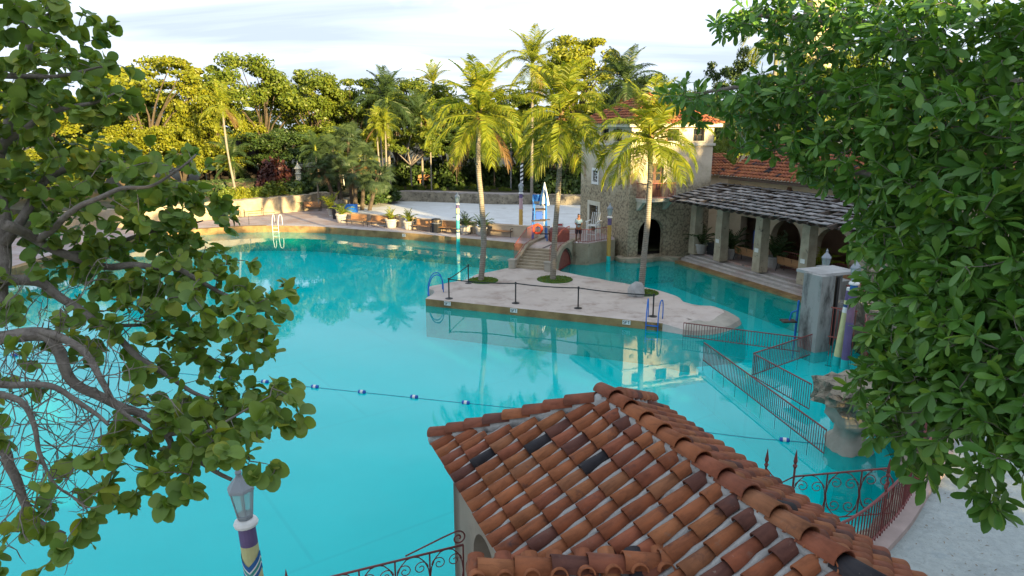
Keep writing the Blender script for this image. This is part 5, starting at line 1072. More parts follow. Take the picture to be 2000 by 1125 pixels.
# things under the pergola
vb = thing('vending_cooler', 'blue drinks cooler standing behind the pergola columns', 'cooler', tuple(BX + vv*1.2 - uu*1.0 + Vector((0, 0, 0.58))), UA); MB().box((0, 0, 0.75), (0.8, 0.8, 1.5)).build('body', 'deep_blue', vb); MB().box((-0.415, 0, 0.8), (0.02, 0.16, 0.9)).build('white_stripe', 'white_paint', vb)
dk = thing('dark_slatted_crate', 'dark slatted crate left of the first pergola column', 'crate', tuple(Vector((12.75, 41.9, 0.56))), UA)
for k in range(5): MB().box((0, 0, 0.08+k*0.15), (0.55, 1.3, 0.13)).build('slat', 'dark_plastic', dk)
railing('terrace_railing', 'red railing at the arcade openings behind the pergola', [tuple(BX - vv*0.55 - uu*2.2 + Vector((0, 0, .56))), tuple(BX - vv*0.55 - uu*12.5 + Vector((0, 0, .56)))], 1.0, 'red_iron', 0.16, 0.013, 0.024)
tc_ = thing('iron_chair', 'black wire chair behind the pergola bench', 'chair', (15.6, 39.0, 0.56), 0.6)
for x, y in ((-.22, -.2), (.22, -.2), (.22, .2), (-.22, .2)): MB().tube([(x*1.1, y*1.1, 0), (x, y, 0.45)], 0.014, 5).build('leg', 'black_iron', tc_)
MB().box((0, 0, 0.46), (0.48, 0.46, 0.02)).build('seat', 'black_iron', tc_); f = MB(); f.tube([(-.23, .22, .46), (-.24, .3, .9), (.24, .3, .9), (.23, .22, .46)], 0.016, 5)
for k in range(5): f.tube([(-.16+k*.08, .22, .46), (-.16+k*.08, .3, .9)], 0.007, 4)
f.build('backrest', 'black_iron', tc_)
# ================================================================ vegetation
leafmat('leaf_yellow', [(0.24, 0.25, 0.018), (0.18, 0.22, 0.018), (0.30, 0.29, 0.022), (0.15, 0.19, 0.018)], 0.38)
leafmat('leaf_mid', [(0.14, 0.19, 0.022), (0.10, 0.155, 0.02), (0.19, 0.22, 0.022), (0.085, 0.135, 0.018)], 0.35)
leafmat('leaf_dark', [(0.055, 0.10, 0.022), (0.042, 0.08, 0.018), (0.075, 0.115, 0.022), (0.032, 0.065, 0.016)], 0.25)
leafmat('leaf_red', [(0.09, 0.03, 0.025), (0.06, 0.02, 0.02), (0.12, 0.045, 0.03)], 0.25, tint=(1.3, 0.6, 0.4))
leafmat('leaf_lime', [(0.20, 0.26, 0.03), (0.15, 0.22, 0.03), (0.26, 0.28, 0.04)], 0.4)
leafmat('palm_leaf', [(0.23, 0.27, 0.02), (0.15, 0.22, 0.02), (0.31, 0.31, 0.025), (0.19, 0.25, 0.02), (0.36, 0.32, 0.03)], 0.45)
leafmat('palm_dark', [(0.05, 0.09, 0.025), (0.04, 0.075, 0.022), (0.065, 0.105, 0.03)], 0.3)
leafmat('palm_dry', [(0.22, 0.13, 0.05), (0.17, 0.10, 0.04)], 0.3, tint=(1.2, 0.9, 0.4))
leafmat('fan_leaf', [(0.075, 0.12, 0.05), (0.06, 0.10, 0.045), (0.10, 0.14, 0.06)], 0.3)
leafmat('seagrape_leaf', [(0.17, 0.27, 0.05), (0.125, 0.22, 0.045), (0.23, 0.31, 0.052), (0.15, 0.25, 0.07), (0.31, 0.34, 0.05)], 0.34, rough=0.5, spec=0.3)
leafmat('glossy_leaf', [(0.091, 0.213, 0.034), (0.061, 0.165, 0.029), (0.122, 0.262, 0.037), (0.073, 0.189, 0.039), (0.195, 0.329, 0.043)], 0.25, rough=0.4, spec=0.35)
def setmat(o, m):
    o.material_slots[0].link = 'OBJECT'; o.material_slots[0].material = MATS[m]
def quads(rng, C, N, size, asp=0.6):
    """leaf quads (rhombs) at centres C with normals N"""
    n = len(C); d = rng.normal(size=(n, 3)); d -= (d*N).sum(1)[:, None]*N; d /= np.linalg.norm(d, axis=1)[:, None]+1e-9
    e = np.cross(N, d); s = (size*(0.6+0.8*rng.random(n)))[:, None]
    V = np.stack([C-d*s*.5, C+e*s*.5*asp-d*s*0.05, C+d*s*.5-N*s*.12, C-e*s*.5*asp-d*s*0.05], 1).reshape(-1, 3)
    return V, np.arange(4*n).reshape(-1, 4)
def unit(a): return a/(np.linalg.norm(a, axis=1)[:, None]+1e-9)
def crown_mesh(seed, rx=4.5, rz=3.6, nc=75, nl=230, leaf=0.25, flat=0.6, open_=0.5, low=-0.55):
    """crown of leaf clumps round limbs; returns (leaf verts, faces, limb MB); centred at 0, trunk comes from below"""
    rng = np.random.default_rng(seed); cs = []
    lob = unit(rng.normal(size=(7, 3))); lr = 0.72+0.5*rng.random(7)
    while len(cs) < nc:
        d = rng.normal(size=3); d /= np.linalg.norm(d)
        if d[2] < low: continue
        k = (lob @ d); lobe = max(0.62, (lr*np.clip(k, 0, 1)**2).max()+0.35)
        r = (open_+(1-open_)*rng.random()**0.6)*min(1.12, lobe)
        cs.append(d*r*np.array([rx, rx, rz]))
    cs = np.array(cs); dm = np.sort(np.linalg.norm(cs[:, None]-cs[None], axis=2), axis=1)[:, 1:5].mean(1); cs = cs[dm < 0.36*rx]; nc = len(cs); Vs = []; Fs = []; o = 0
    for c in cs:
        rad = rx*(0.13+0.13*rng.random()); n = int(nl*(0.6+0.8*rng.random()))
        p = rng.normal(size=(n, 3)); p = unit(p)*(rng.random(n)**0.45)[:, None]*rad; p[:, 2] *= flat
        N = unit(unit(p)*0.7+rng.normal(size=(n, 3))*0.6+np.array([0, 0, 0.22]))
        V, F = quads(rng, c+p, N, leaf); Vs.append(V); Fs.append(F+o); o += len(V)
    lim = MB(); pr = random.Random(seed)
    for c in cs[rng.permutation(nc)[:12]]:
        a = Vector((0, 0, -rz*1.15)); c = Vector(c)*0.92; m1 = a.lerp(c, 0.45)+Vector((pr.uniform(-.4, .4), pr.uniform(-.4, .4), rz*0.12))
        lim.tube(catmull([a, m1, c], 3), [0.10, 0.09, 0.075, 0.06, 0.045, 0.035, 0.02], 5)
    return np.concatenate(Vs), np.concatenate(Fs), lim
CR = []
for sd, kw in ((11, {}), (12, dict(rx=4.5, rz=2.8, nc=60)), (13, dict(rz=4.2, nc=80, open_=0.42)), (14, dict(rz=2.5, nc=52, nl=220, open_=0.6)), (15, dict(rz=5.5, nc=85, low=-0.8)), (16, dict(rx=4.5, rz=3.4, nc=56, nl=260, flat=0.45)), (17, dict(rz=3.2, nc=95, nl=190, leaf=0.23))):
    V, F, lim = crown_mesh(sd, **kw); o = npmesh('crown', V, F, 'leaf_mid'); lo = lim.build('branches', 'bark_dark'); CR.append((o.data, lo.data, kw.get('rz', 3.6))); bpy.data.objects.remove(o); bpy.data.objects.remove(lo)
trm = MB(); trm.tube([(0, 0, -0.5), (0.04, 0.02, 0.25), (-0.03, 0.03, 0.6), (0.02, 0, 1.0)], [1.35, 1.0, 0.85, 0.7], 8); trm_d = trm.build('trunk', 'bark_dark'); TRM = trm_d.data; bpy.data.objects.remove(trm_d)
def tree(label, pos, top, width, var, mat='leaf_mid', name='broadleaf_tree', bole=0.32, group='broadleaf trees behind the pool', rz=None, trunk='bark_dark'):
    """pos: base point; top: height of crown top above base; width in metres"""
    t = thing(name, label, 'tree', pos, 0, group); cd, ld, rzc = CR[var]
    sx = width/9.6; hz = (top*(1-bole))/2; sz = hz/(rzc*1.08)
    rr = random.Random(zlib.crc32(label.encode()) % 9999).uniform(0, 6.28) if rz is None else rz
    c = inst('crown', cd, t, (0, 0, top-hz), (0, 0, rr), (sx, sx, sz)); setmat(c, mat); c['kind'] = 'stuff'
    b = inst('branches', ld, t, (0, 0, top-hz), (0, 0, rr), (sx, sx, sz)); setmat(b, trunk)
    k = inst('trunk', TRM, t, (0, 0, 0), (0, 0, rr), (0.2*max(0.5, top/15), 0.2*max(0.5, top/15), top-hz-rzc*1.1*sz)); setmat(k, trunk)
    return t
def ptree(label, px, ty, wpx, Y, var, mat, **kw):
    p = Yd(px, ty, Y); d = Y*CP-(p.z-CAMH)*SP; z0 = kw.pop('z0', 1.4)
    return tree(label, (p.x, Y, z0), p.z-z0, wpx*d/FPX, var, mat, **kw)
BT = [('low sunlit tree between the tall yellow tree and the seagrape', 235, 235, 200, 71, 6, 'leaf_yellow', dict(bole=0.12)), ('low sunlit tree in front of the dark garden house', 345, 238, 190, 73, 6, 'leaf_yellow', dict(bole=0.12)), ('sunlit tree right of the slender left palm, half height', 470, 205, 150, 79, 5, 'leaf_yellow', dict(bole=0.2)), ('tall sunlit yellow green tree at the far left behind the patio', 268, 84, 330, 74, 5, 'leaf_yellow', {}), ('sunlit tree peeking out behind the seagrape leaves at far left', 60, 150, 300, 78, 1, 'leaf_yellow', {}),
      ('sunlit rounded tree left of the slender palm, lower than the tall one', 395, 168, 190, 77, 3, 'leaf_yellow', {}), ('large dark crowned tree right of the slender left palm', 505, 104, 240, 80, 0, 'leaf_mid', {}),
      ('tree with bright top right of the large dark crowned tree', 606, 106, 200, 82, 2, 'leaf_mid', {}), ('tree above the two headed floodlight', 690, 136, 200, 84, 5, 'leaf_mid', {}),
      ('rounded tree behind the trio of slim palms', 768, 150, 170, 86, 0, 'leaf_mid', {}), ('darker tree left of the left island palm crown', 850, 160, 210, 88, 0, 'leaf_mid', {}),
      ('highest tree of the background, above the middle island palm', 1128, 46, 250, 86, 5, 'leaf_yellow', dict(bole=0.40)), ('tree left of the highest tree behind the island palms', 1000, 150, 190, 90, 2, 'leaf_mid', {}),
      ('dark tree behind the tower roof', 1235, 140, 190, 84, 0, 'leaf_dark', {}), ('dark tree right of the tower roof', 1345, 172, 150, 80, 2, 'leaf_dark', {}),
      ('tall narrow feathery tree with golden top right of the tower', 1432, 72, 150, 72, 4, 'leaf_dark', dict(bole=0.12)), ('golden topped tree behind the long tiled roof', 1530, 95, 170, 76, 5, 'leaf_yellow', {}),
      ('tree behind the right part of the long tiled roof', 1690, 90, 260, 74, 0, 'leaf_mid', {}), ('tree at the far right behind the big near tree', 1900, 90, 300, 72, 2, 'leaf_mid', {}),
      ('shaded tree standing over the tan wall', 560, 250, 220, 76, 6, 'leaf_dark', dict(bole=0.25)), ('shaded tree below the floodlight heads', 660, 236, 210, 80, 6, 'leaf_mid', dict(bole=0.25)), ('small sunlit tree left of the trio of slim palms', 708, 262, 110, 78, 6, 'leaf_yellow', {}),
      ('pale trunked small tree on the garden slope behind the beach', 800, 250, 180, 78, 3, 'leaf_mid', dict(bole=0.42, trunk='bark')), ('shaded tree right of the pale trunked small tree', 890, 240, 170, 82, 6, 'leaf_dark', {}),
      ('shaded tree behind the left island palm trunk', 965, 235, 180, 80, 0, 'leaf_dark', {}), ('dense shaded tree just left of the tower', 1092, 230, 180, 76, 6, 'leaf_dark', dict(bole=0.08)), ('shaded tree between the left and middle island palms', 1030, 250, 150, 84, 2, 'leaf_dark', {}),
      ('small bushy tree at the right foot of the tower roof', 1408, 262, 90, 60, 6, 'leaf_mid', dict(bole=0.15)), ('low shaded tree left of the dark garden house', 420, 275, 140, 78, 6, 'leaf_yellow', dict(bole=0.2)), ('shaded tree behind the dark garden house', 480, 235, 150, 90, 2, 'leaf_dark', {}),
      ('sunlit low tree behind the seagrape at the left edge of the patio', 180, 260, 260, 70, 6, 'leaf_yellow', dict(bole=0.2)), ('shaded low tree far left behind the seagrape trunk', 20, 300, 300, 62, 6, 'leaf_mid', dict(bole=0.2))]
for lab, px, ty, w, Y, var, mt, kw in BT: ptree(lab, px, ty, w, Y, var, mt, **kw)
rr = random.Random(5)
# farther belt that closes the view
for k in range(26):
    px = -60+k*84+rr.uniform(-20, 20)
    ty = 172+rr.uniform(-18, 24)
    ptree('distant tree of the unbroken tree belt behind the pool garden', px, ty, rr.uniform(170, 230), 100+rr.uniform(-6, 10), rr.randrange(7), rr.choice(['leaf_mid', 'leaf_mid', 'leaf_yellow']), group='distant tree belt', bole=0.08, rz=rr.uniform(0, 6))
# unseen trees added up-sun, right of and behind the camera, to shade the pool
sh = Vector((SUN_DIR.x, SUN_DIR.y, 0)).normalized(); shn = Vector((-sh.y, sh.x, 0))
for k in range(-9, 9):
    p = Vector((0, 34, 0)) + sh*(50+rr.uniform(-2, 2)) + shn*(k*5.2+rr.uniform(-1, 1))
    tree('shade tree of the street row outside the right edge of the picture', (p.x, p.y, 0.44), (17.5 if k < -3 else 19.0 if k > 3 else 15.0 if k == 3 else 12.8)+rr.uniform(-.5, .9), 9.5, (0, 2, 6)[k % 3], 'leaf_mid', name='added_shade_tree', bole=0.25, group='unseen trees added on the sunward side for shade', rz=rr.uniform(0, 6))
for k in range(-10, 5):
    p = Vector((0, 34, 0)) + sh*(58+rr.uniform(-2, 2)) + shn*(k*5.2+2.6+rr.uniform(-1, 1))
    tree('shade tree of the street row outside the right edge of the picture', (p.x, p.y, 0.44), (18 if k < -3 else 12.8)+rr.uniform(-.5, .9), 10.5, (0, 2, 6)[k % 3], 'leaf_mid', name='added_shade_tree', bole=0.2, group='unseen trees added on the sunward side for shade', rz=rr.uniform(0, 6))
# ---------------------------------------------------------------- shrubs
def bush_mesh(seed, n=900, r=(1, 1, 0.8), leaf=0.22, box=False):
    rng = np.random.default_rng(seed)
    if box: p = rng.uniform(-1, 1, (n, 3)); ax = rng.integers(0, 3, n); sg = np.sign(rng.uniform(-1, 1, n)); p[np.arange(n), ax] = sg*(0.82+0.22*rng.random(n)); p[:, 2] = np.abs(p[:, 2])
    else:
        p = unit(rng.normal(size=(n, 3)))*(0.55+0.5*rng.random(n))[:, None]; p[:, 2] = np.abs(p[:, 2]); k = rng.normal(size=(9, 3)); k[:, 2] = np.abs(k[:, 2]); k = unit(k); p *= (0.75+0.35*np.clip((unit(p) @ k.T).max(1), 0, 1)**6)[:, None]
    N = unit(p+rng.normal(size=(n, 3))*0.7+np.array([0, 0, .4])); return quads(rng, p*np.array(r), N, leaf)
BUSH = []
for sd in (31, 32, 33): V, F = bush_mesh(sd, 1500, (1, 1, 1), 0.20); o = npmesh('foliage', V, F, 'leaf_dark'); BUSH.append(o.data); bpy.data.objects.remove(o)
V, F = bush_mesh(35, 5000, (1, 1, 1), 0.055, True); o = npmesh('foliage', V, F, 'leaf_dark'); HEDGE = o.data; bpy.data.objects.remove(o)
stem = MB()
for k in range(5): a = k*1.26; stem.tube([(0.05*math.cos(a), 0.05*math.sin(a), -0.1), (0.5*math.cos(a), 0.5*math.sin(a), 0.6)], [0.03, 0.012], 5)
so = stem.build('stems', 'bark_dark'); STEM = so.data; bpy.data.objects.remove(so)
def shrub(label, pos, r, h, mat, var=0, name='shrub', group=None):
    t = thing(name, label, 'shrub', pos, 0, group); c = inst('foliage', BUSH[var], t, (0, 0, 0), (0, 0, rr.uniform(0, 6)), (r, r, h)); setmat(c, mat); c['kind'] = 'stuff'; s = inst('stems', STEM, t, (0, 0, 0), (0, 0, 0), (r, r, h)); return t
shrub('dark red croton shrub above the tan wall', tuple(Yd(537, 372, 68.5)), 1.9, 3.0, 'leaf_red', 0)
bpy.data.objects  # keep order
SH = [(445, 388, 62.5, 1.0, 1.1, 'leaf_lime'), (470, 386, 63.5, 1.2, 1.2, 'leaf_yellow'), (500, 382, 65, 1.2, 1.0, 'leaf_lime'), (535, 384, 67, 1.6, 1.3, 'leaf_mid'), (570, 382, 68.5, 1.9, 1.6, 'leaf_dark'), (600, 376, 71, 1.9, 1.9, 'leaf_dark'), (640, 380, 71.5, 1.7, 1.6, 'leaf_dark'), (430, 372, 66, 1.8, 1.6, 'leaf_dark')]
for i, (px, py, Y, r, h, mt) in enumerate(SH):
    p = Yd(px, py, Y); shrub('leafy %s shrub in the bed above the tan wall, number from the left' % {'leaf_lime': 'lime', 'leaf_yellow': 'yellow green', 'leaf_mid': 'green', 'leaf_dark': 'dark green'}[mt] if False else ['lime shrub at the left end of the tan wall', 'yellow green shrub second along the tan wall', 'lime shrub above the right bench of the sunlit pair', 'green shrub in the middle of the tan wall', 'dark green shrub below the small white garden lantern', 'dark green shrub right of the small white garden lantern', 'dark green shrub left of the shaggy fan palm clump', 'dark green shrub behind the base of the slender left palm'][i], (p.x, Y, 1.9), r, h, mt, i % 3)
hd = thing('hedge', 'clipped green hedge above the sunlit end of the tan wall', 'hedge', (-27.2, 66.8, 1.9), R(40)); c = inst('foliage', HEDGE, hd, (0, 0, 0), (0, 0, 0), (5.5, 0.8, 1.5)); setmat(c, 'leaf_dark'); c['kind'] = 'stuff'; MB().box((0, 0, 0.6), (10.4, 1.1, 1.4)).build('core', 'bark_dark', hd)
for k in range(22):
    px = 760+k*17.5+rr.uniform(-5, 5); Y = 86+rr.uniform(-3, 4); p = Yd(px, 350, Y); shrub('dark understorey shrub along the shaded back of the garden', (p.x, Y, 1.4), rr.uniform(1.6, 2.4), rr.uniform(1.8, 3.4), 'leaf_dark', k % 3, group='understorey shrubs at the back of the garden')
for k in range(26):
    px = 770+k*14+rr.uniform(-4, 4); Y = 77.5+rr.uniform(-1, 2.5); p = Yd(px, 365, Y); shrub('small low plant in the garden border behind the beach', (p.x, Y, 1.42), rr.uniform(.35, .6), rr.uniform(.4, .7), rr.choice(['leaf_dark', 'leaf_mid']), k % 3, name='border_plant', group='border plants behind the beach')
for k, (px, Y, r, h) in enumerate([(745, 72, 2.4, 1.6), (720, 70, 2.0, 1.5), (1075, 74, 2.6, 3.0), (1110, 73.5, 2.2, 2.6)]):
    p = Yd(px, 380, Y); shrub(['dark shrub at the left end of the coral wall', 'dark shrub between the shaggy fan palm and the coral wall', 'dark shrub at the right end of the coral wall', 'dark shrub against the left side of the tower garden'][k], (p.x, Y, 0.9), r, h, 'leaf_dark', k % 3)
# ---------------------------------------------------------------- palms
def frond_mesh(seed, L=4.0, e0=0.9, bend=1.5, nl=64, ll=1.05, lw=0.054, droop=0.7, vee=0.35):
    rng = random.Random(seed); pts = []; p = Vector((0, 0, 0)); n = 14; a = e0
    for k in range(n+1):
        pts.append(p.copy()); t = k/n; p = p + Vector((math.cos(a), 0, math.sin(a)))*(L/n); a -= bend/n*(0.5+1.1*t)
    m = MB(); m.tube(pts, [0.05*(1-0.9*k/n)+0.004 for k in range(n+1)], 4)
    for i in range(nl):
        t = 0.13+0.87*(i+.5)/nl; f = t*n; k = min(n-1, int(f)); q = pts[k].lerp(pts[k+1], f-k); d = (pts[k+1]-pts[k]).normalized(); nrm = Vector((-d.z, 0, d.x))
        le = ll*(0.55+0.6*math.sin(min(1, t*1.12)*PI))*(1.0 if t < .85 else 1.0-(t-.85)*2.6)*rng.uniform(.85, 1.1)
        for s in (-1, 1):
            o1 = (Vector((0, s, 0))*0.82 + d*0.55 + nrm*vee).normalized(); mid = q+o1*le*0.5 + Vector((0, 0, -droop*le*0.10)); tip = q+o1*le*0.92 + Vector((0, 0, -droop*le*rng.uniform(.35, .6)))
            tq = rng.uniform(-1.1, 1.1); w = (d*math.cos(tq)+(o1.cross(d)).normalized()*math.sin(tq)).normalized()*lw*0.5
            m.add([q-w*.7, q+w*.7, mid+w, mid-w, tip+w*0.15, tip-w*0.15], [(0, 1, 2, 3), (3, 2, 4, 5)])
    return m
FR = []
for k, (e0, bend) in enumerate(((1.38, 0.9), (1.15, 1.5), (0.85, 1.7), (0.55, 1.75), (0.2, 1.7), (-0.2, 1.35), (-0.65, 0.85))):
    o = frond_mesh(50+k, e0=e0, bend=bend, droop=0.75+0.14*k).build('frond', 'palm_leaf'); FR.append(o.data); bpy.data.objects.remove(o)
cocon = None
def coconut_palm(label, base, crown, midp, r0=0.2, r1=0.12, n=26, scale=1.0, seed=0, mat='palm_leaf', name='coconut_palm', group=None, dry=1, nuts=True, down=6, low=6):
    base = Vector(base); t = thing(name, label, 'palm', tuple(base), 0, group); rg = random.Random(seed); top = Vector(crown)-base
    pts = catmull([Vector((0, 0, -0.25)), Vector((0, 0, 0.15))]+[Vector(p)-base for p in midp]+[top], 5); k = len(pts)
    rad = [r1+(r0-r1)*(1-i/(k-1))+ (0.10*r0/0.2 if i < 3 else 0)*(1-i/3) + rg.uniform(-.006, .006) for i in range(k)]
    MB().tube(pts, rad, 12).build('trunk', 'palm_bark', t, smooth=True)
    for i in range(n):
        u_ = i/(n-1); cls = min(low, int(u_**1.25*7)); az = i*2.399+rg.uniform(-.25, .25)
        if cls >= 5 and i > n-down*0 and rg.random() < 0.25: continue
        f = inst('frond', FR[cls], t, top+Vector((0, 0, 0.12-0.25*u_)), (rg.uniform(-.25, .25), rg.uniform(-.12, .12), az), scale*rg.uniform(.88, 1.08)); 
        setmat(f, 'palm_dry' if (cls == 6 and dry and rg.random() < 0.3) else mat)
    if nuts:
        for i in range(6):
            a = i*1.05; m = MB(); m.lathe([(0.01, -.12), (0.08, -.07), (0.10, 0), (0.08, .07), (0.01, .12)], (0, 0, 0), 8); o = m.build('coconut', 'bench_wood', t, smooth=True); o.location = top+Vector((0.22*math.cos(a), 0.22*math.sin(a), -0.18-0.06*(i % 2)))
    m = MB(); m.lathe([(r1*0.9, -0.9), (r1*1.3, -0.35), (r1*1.5, -0.05), (r1*1.1, 0.3), (0.03, 0.55)], (0, 0, 0), 10); o = m.build('crownshaft', 'palm_dry' if nuts else 'palm_leaf', t, smooth=True); o.location = top
    return t
PB = [(940, 548, 936, 226), (1080, 546, 1097, 226), (1252, 572, 1271, 276)]
MIDS = [[(945, 470), (941, 400), (934, 320)], [(1083, 470), (1089, 390), (1094, 310)], [(1258, 500), (1265, 430), (1269, 360)]]
PLAB = ['left coconut palm on the island', 'middle coconut palm on the island, beside the footbridge stair', 'right coconut palm on the island, in front of the tower']
for i, (bx, by, cx_, cy_) in enumerate(PB):
    b = S(bx, by, 0.35); coconut_palm(PLAB[i], b, Yd(cx_, cy_, b.y), [Yd(x, y, b.y) for x, y in MIDS[i]], r0=0.17, r1=0.115, n=[36, 35, 32][i], scale=[0.80, 0.78, 0.76][i], seed=3+i, low=[6, 6, 5][i])
    g = thing('grass_ring', ['round grass patch at the foot of the left island palm', 'round grass patch at the foot of the middle island palm', 'round grass patch at the foot of the right island palm'][i], 'grass', (b.x+0.1, b.y, 0.352)); g['kind'] = 'stuff'
    rng = np.random.default_rng(i); n = 900; a = rng.uniform(0, 6.28, n); r = np.sqrt(rng.random(n))*[0.8, 0.95, 0.75][i]; C = np.stack([r*np.cos(a), r*np.sin(a), np.full(n, 0.03)], 1); V, F = quads(rng, C, unit(rng.normal(size=(n, 3))*np.array([1, 1, .35])), 0.12, 0.25); npmesh('blades', V, F, 'leaf_mid', g); MB().lathe([([0.82, 0.97, 0.77][i], -0.02), ([0.8, 0.95, 0.75][i], 0.03)], (0, 0, 0), 28).build('turf', 'grass', g)
def bpalm(label, px, by, cy, Y, z0=1.4, sc_=0.75, n=18, mat='palm_leaf', r=0.12, lean=0, **kw):
    c = Yd(px, cy, Y); b = Vector((c.x-lean, Y, z0)); return coconut_palm(label, b, c, [b.lerp(c, .5)+Vector((lean*.25, 0, 0))], r, r*.75, n, sc_, zlib.crc32(label.encode()) % 97, mat, name=kw.pop('name', 'palm_tree'), nuts=False, **kw)
bpalm('slender palm with yellow lit crown above the sunlit benches', 433, 380, 205, 63, 1.9, 0.62, 15, r=0.11, lean=-0.6)
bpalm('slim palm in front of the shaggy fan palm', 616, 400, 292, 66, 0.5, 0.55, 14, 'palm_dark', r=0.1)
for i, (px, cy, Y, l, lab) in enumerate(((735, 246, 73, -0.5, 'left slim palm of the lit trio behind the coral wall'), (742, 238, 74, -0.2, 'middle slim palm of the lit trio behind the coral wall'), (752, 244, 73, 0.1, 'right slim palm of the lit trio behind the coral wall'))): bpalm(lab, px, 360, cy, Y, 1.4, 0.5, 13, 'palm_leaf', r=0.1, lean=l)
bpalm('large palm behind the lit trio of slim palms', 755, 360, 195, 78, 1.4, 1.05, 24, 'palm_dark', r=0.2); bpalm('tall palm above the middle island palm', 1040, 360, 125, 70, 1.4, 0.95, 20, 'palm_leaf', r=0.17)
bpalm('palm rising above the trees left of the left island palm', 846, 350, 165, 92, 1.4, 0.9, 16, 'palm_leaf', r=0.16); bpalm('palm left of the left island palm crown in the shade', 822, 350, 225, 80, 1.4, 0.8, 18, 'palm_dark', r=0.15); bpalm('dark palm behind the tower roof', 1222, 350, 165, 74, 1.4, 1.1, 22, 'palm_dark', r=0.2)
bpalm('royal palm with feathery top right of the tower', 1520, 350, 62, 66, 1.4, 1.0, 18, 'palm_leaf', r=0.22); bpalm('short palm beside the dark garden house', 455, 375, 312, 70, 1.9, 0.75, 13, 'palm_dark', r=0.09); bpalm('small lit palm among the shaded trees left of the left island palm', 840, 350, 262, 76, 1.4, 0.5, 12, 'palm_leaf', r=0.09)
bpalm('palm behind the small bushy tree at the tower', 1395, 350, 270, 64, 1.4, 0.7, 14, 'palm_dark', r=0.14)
# fan palms: shaggy clump left of the beach
def fan_mesh(seed, n=26, L=0.8):
    rg = random.Random(seed); m = MB()
    m.tube([(-0.9, 0, -0.25), (-0.4, 0, -0.03), (0, 0, 0)], [0.02, 0.016, 0.012], 4)
    for k in range(n):
        a = -2.3+4.6*k/(n-1); le = L*(1-0.22*abs(a)/2.3)*rg.uniform(.9, 1.05); d = Vector((math.cos(a), math.sin(a), 0)); s = Vector((-d.y, d.x, 0))*0.032
        mid = d*le*.55+Vector((0, 0, 0.06)); tip = d*le+Vector((0, 0, -0.30*le*rg.uniform(.5, 1.3))); m.add([(0, 0, 0), mid+s, mid-s, tip], [(0, 1, 2), (2, 1, 3)])
    return m
FAN = [fan_mesh(k).build('fan_leaf', 'fan_leaf') for k in range(3)]; FAND = [o.data for o in FAN]; [bpy.data.objects.remove(o) for o in FAN]
fp_ = Yd(690, 395, 66); ft = thing('fan_palm_clump', 'shaggy grey green fan palm clump left of the white beach', 'palm', (fp_.x, 66, 0.9))
for i, (dx, dy, h) in enumerate(((-1.8, 0.4, 5.4), (-0.4, 0.8, 6.6), (1.3, 0.2, 4.6), (2.6, -0.4, 3.2), (0.5, -0.8, 3.4), (-2.6, -0.2, 3.8))):
    MB().tube([(dx*.6, dy*.6, -0.4), (dx, dy, h)], [0.2, 0.15], 8).build('trunk', 'bark_dark', ft)
    for k in range(34):
        a = k*2.4+i; e = rr.uniform(-1.1, 1.25); d = Vector((math.cos(a)*math.cos(e), math.sin(a)*math.cos(e), math.sin(e))); f = inst('fan_leaf', FAND[k % 3], ft, Vector((dx, dy, h-0.1*(k % 5)))+d*1.05, (rr.uniform(-.5, .5), -e, a), rr.uniform(1.0, 1.35)); 
        if e < -0.75 and rr.random() < .35: setmat(f, 'palm_dry')
# potted plants
potm = MB(); potm.lathe([(0.26, 0), (0.28, 0.04), (0.36, 0.42), (0.40, 0.46), (0.40, 0.54), (0.34, 0.54), (0.33, 0.48)], (0, 0, 0), 18)
for z in (0.14, 0.24, 0.34): r_ = 0.28+0.08*(z-.04)/.38; potm.tube([((r_+0.005)*math.cos(k*PI/9), (r_+0.005)*math.sin(k*PI/9), z) for k in range(18)], 0.013, 4, closed=True)
po_ = potm.build('pot', 'pot_stone'); POT = po_.data; bpy.data.objects.remove(po_)
PFR = [frond_mesh(80+k, L=1.15, e0=e, bend=b_, nl=14, ll=0.36, lw=0.045, droop=0.6).build('frond', 'palm_leaf') for k, (e, b_) in enumerate(((1.4, .7), (1.1, 1.3), (0.75, 1.5)))]; PFD = [o.data for o in PFR]; [bpy.data.objects.remove(o) for o in PFR]
def potted(label, loc, mat, n=14, s=1.0, ps=1.0):
    t = thing('potted_plant', label, 'potted plant', loc, 0, 'potted plants by the pool'); inst('pot', POT, t, (0, 0, 0), (0, 0, 0), ps)
    m = MB(); m.lathe([(0.32*ps, 0.47*ps), (0.05, 0.5*ps)], (0, 0, 0), 12); m.build('soil', 'garden_soil', t)
    for k in range(n): f = inst('frond', PFD[k % 3], t, (0, 0, 0.48*ps), (rr.uniform(-.2, .2), rr.uniform(-.2, .2), k*2.4+rr.uniform(-.2, .2)), s*rr.uniform(.75, 1.1)); setmat(f, mat)
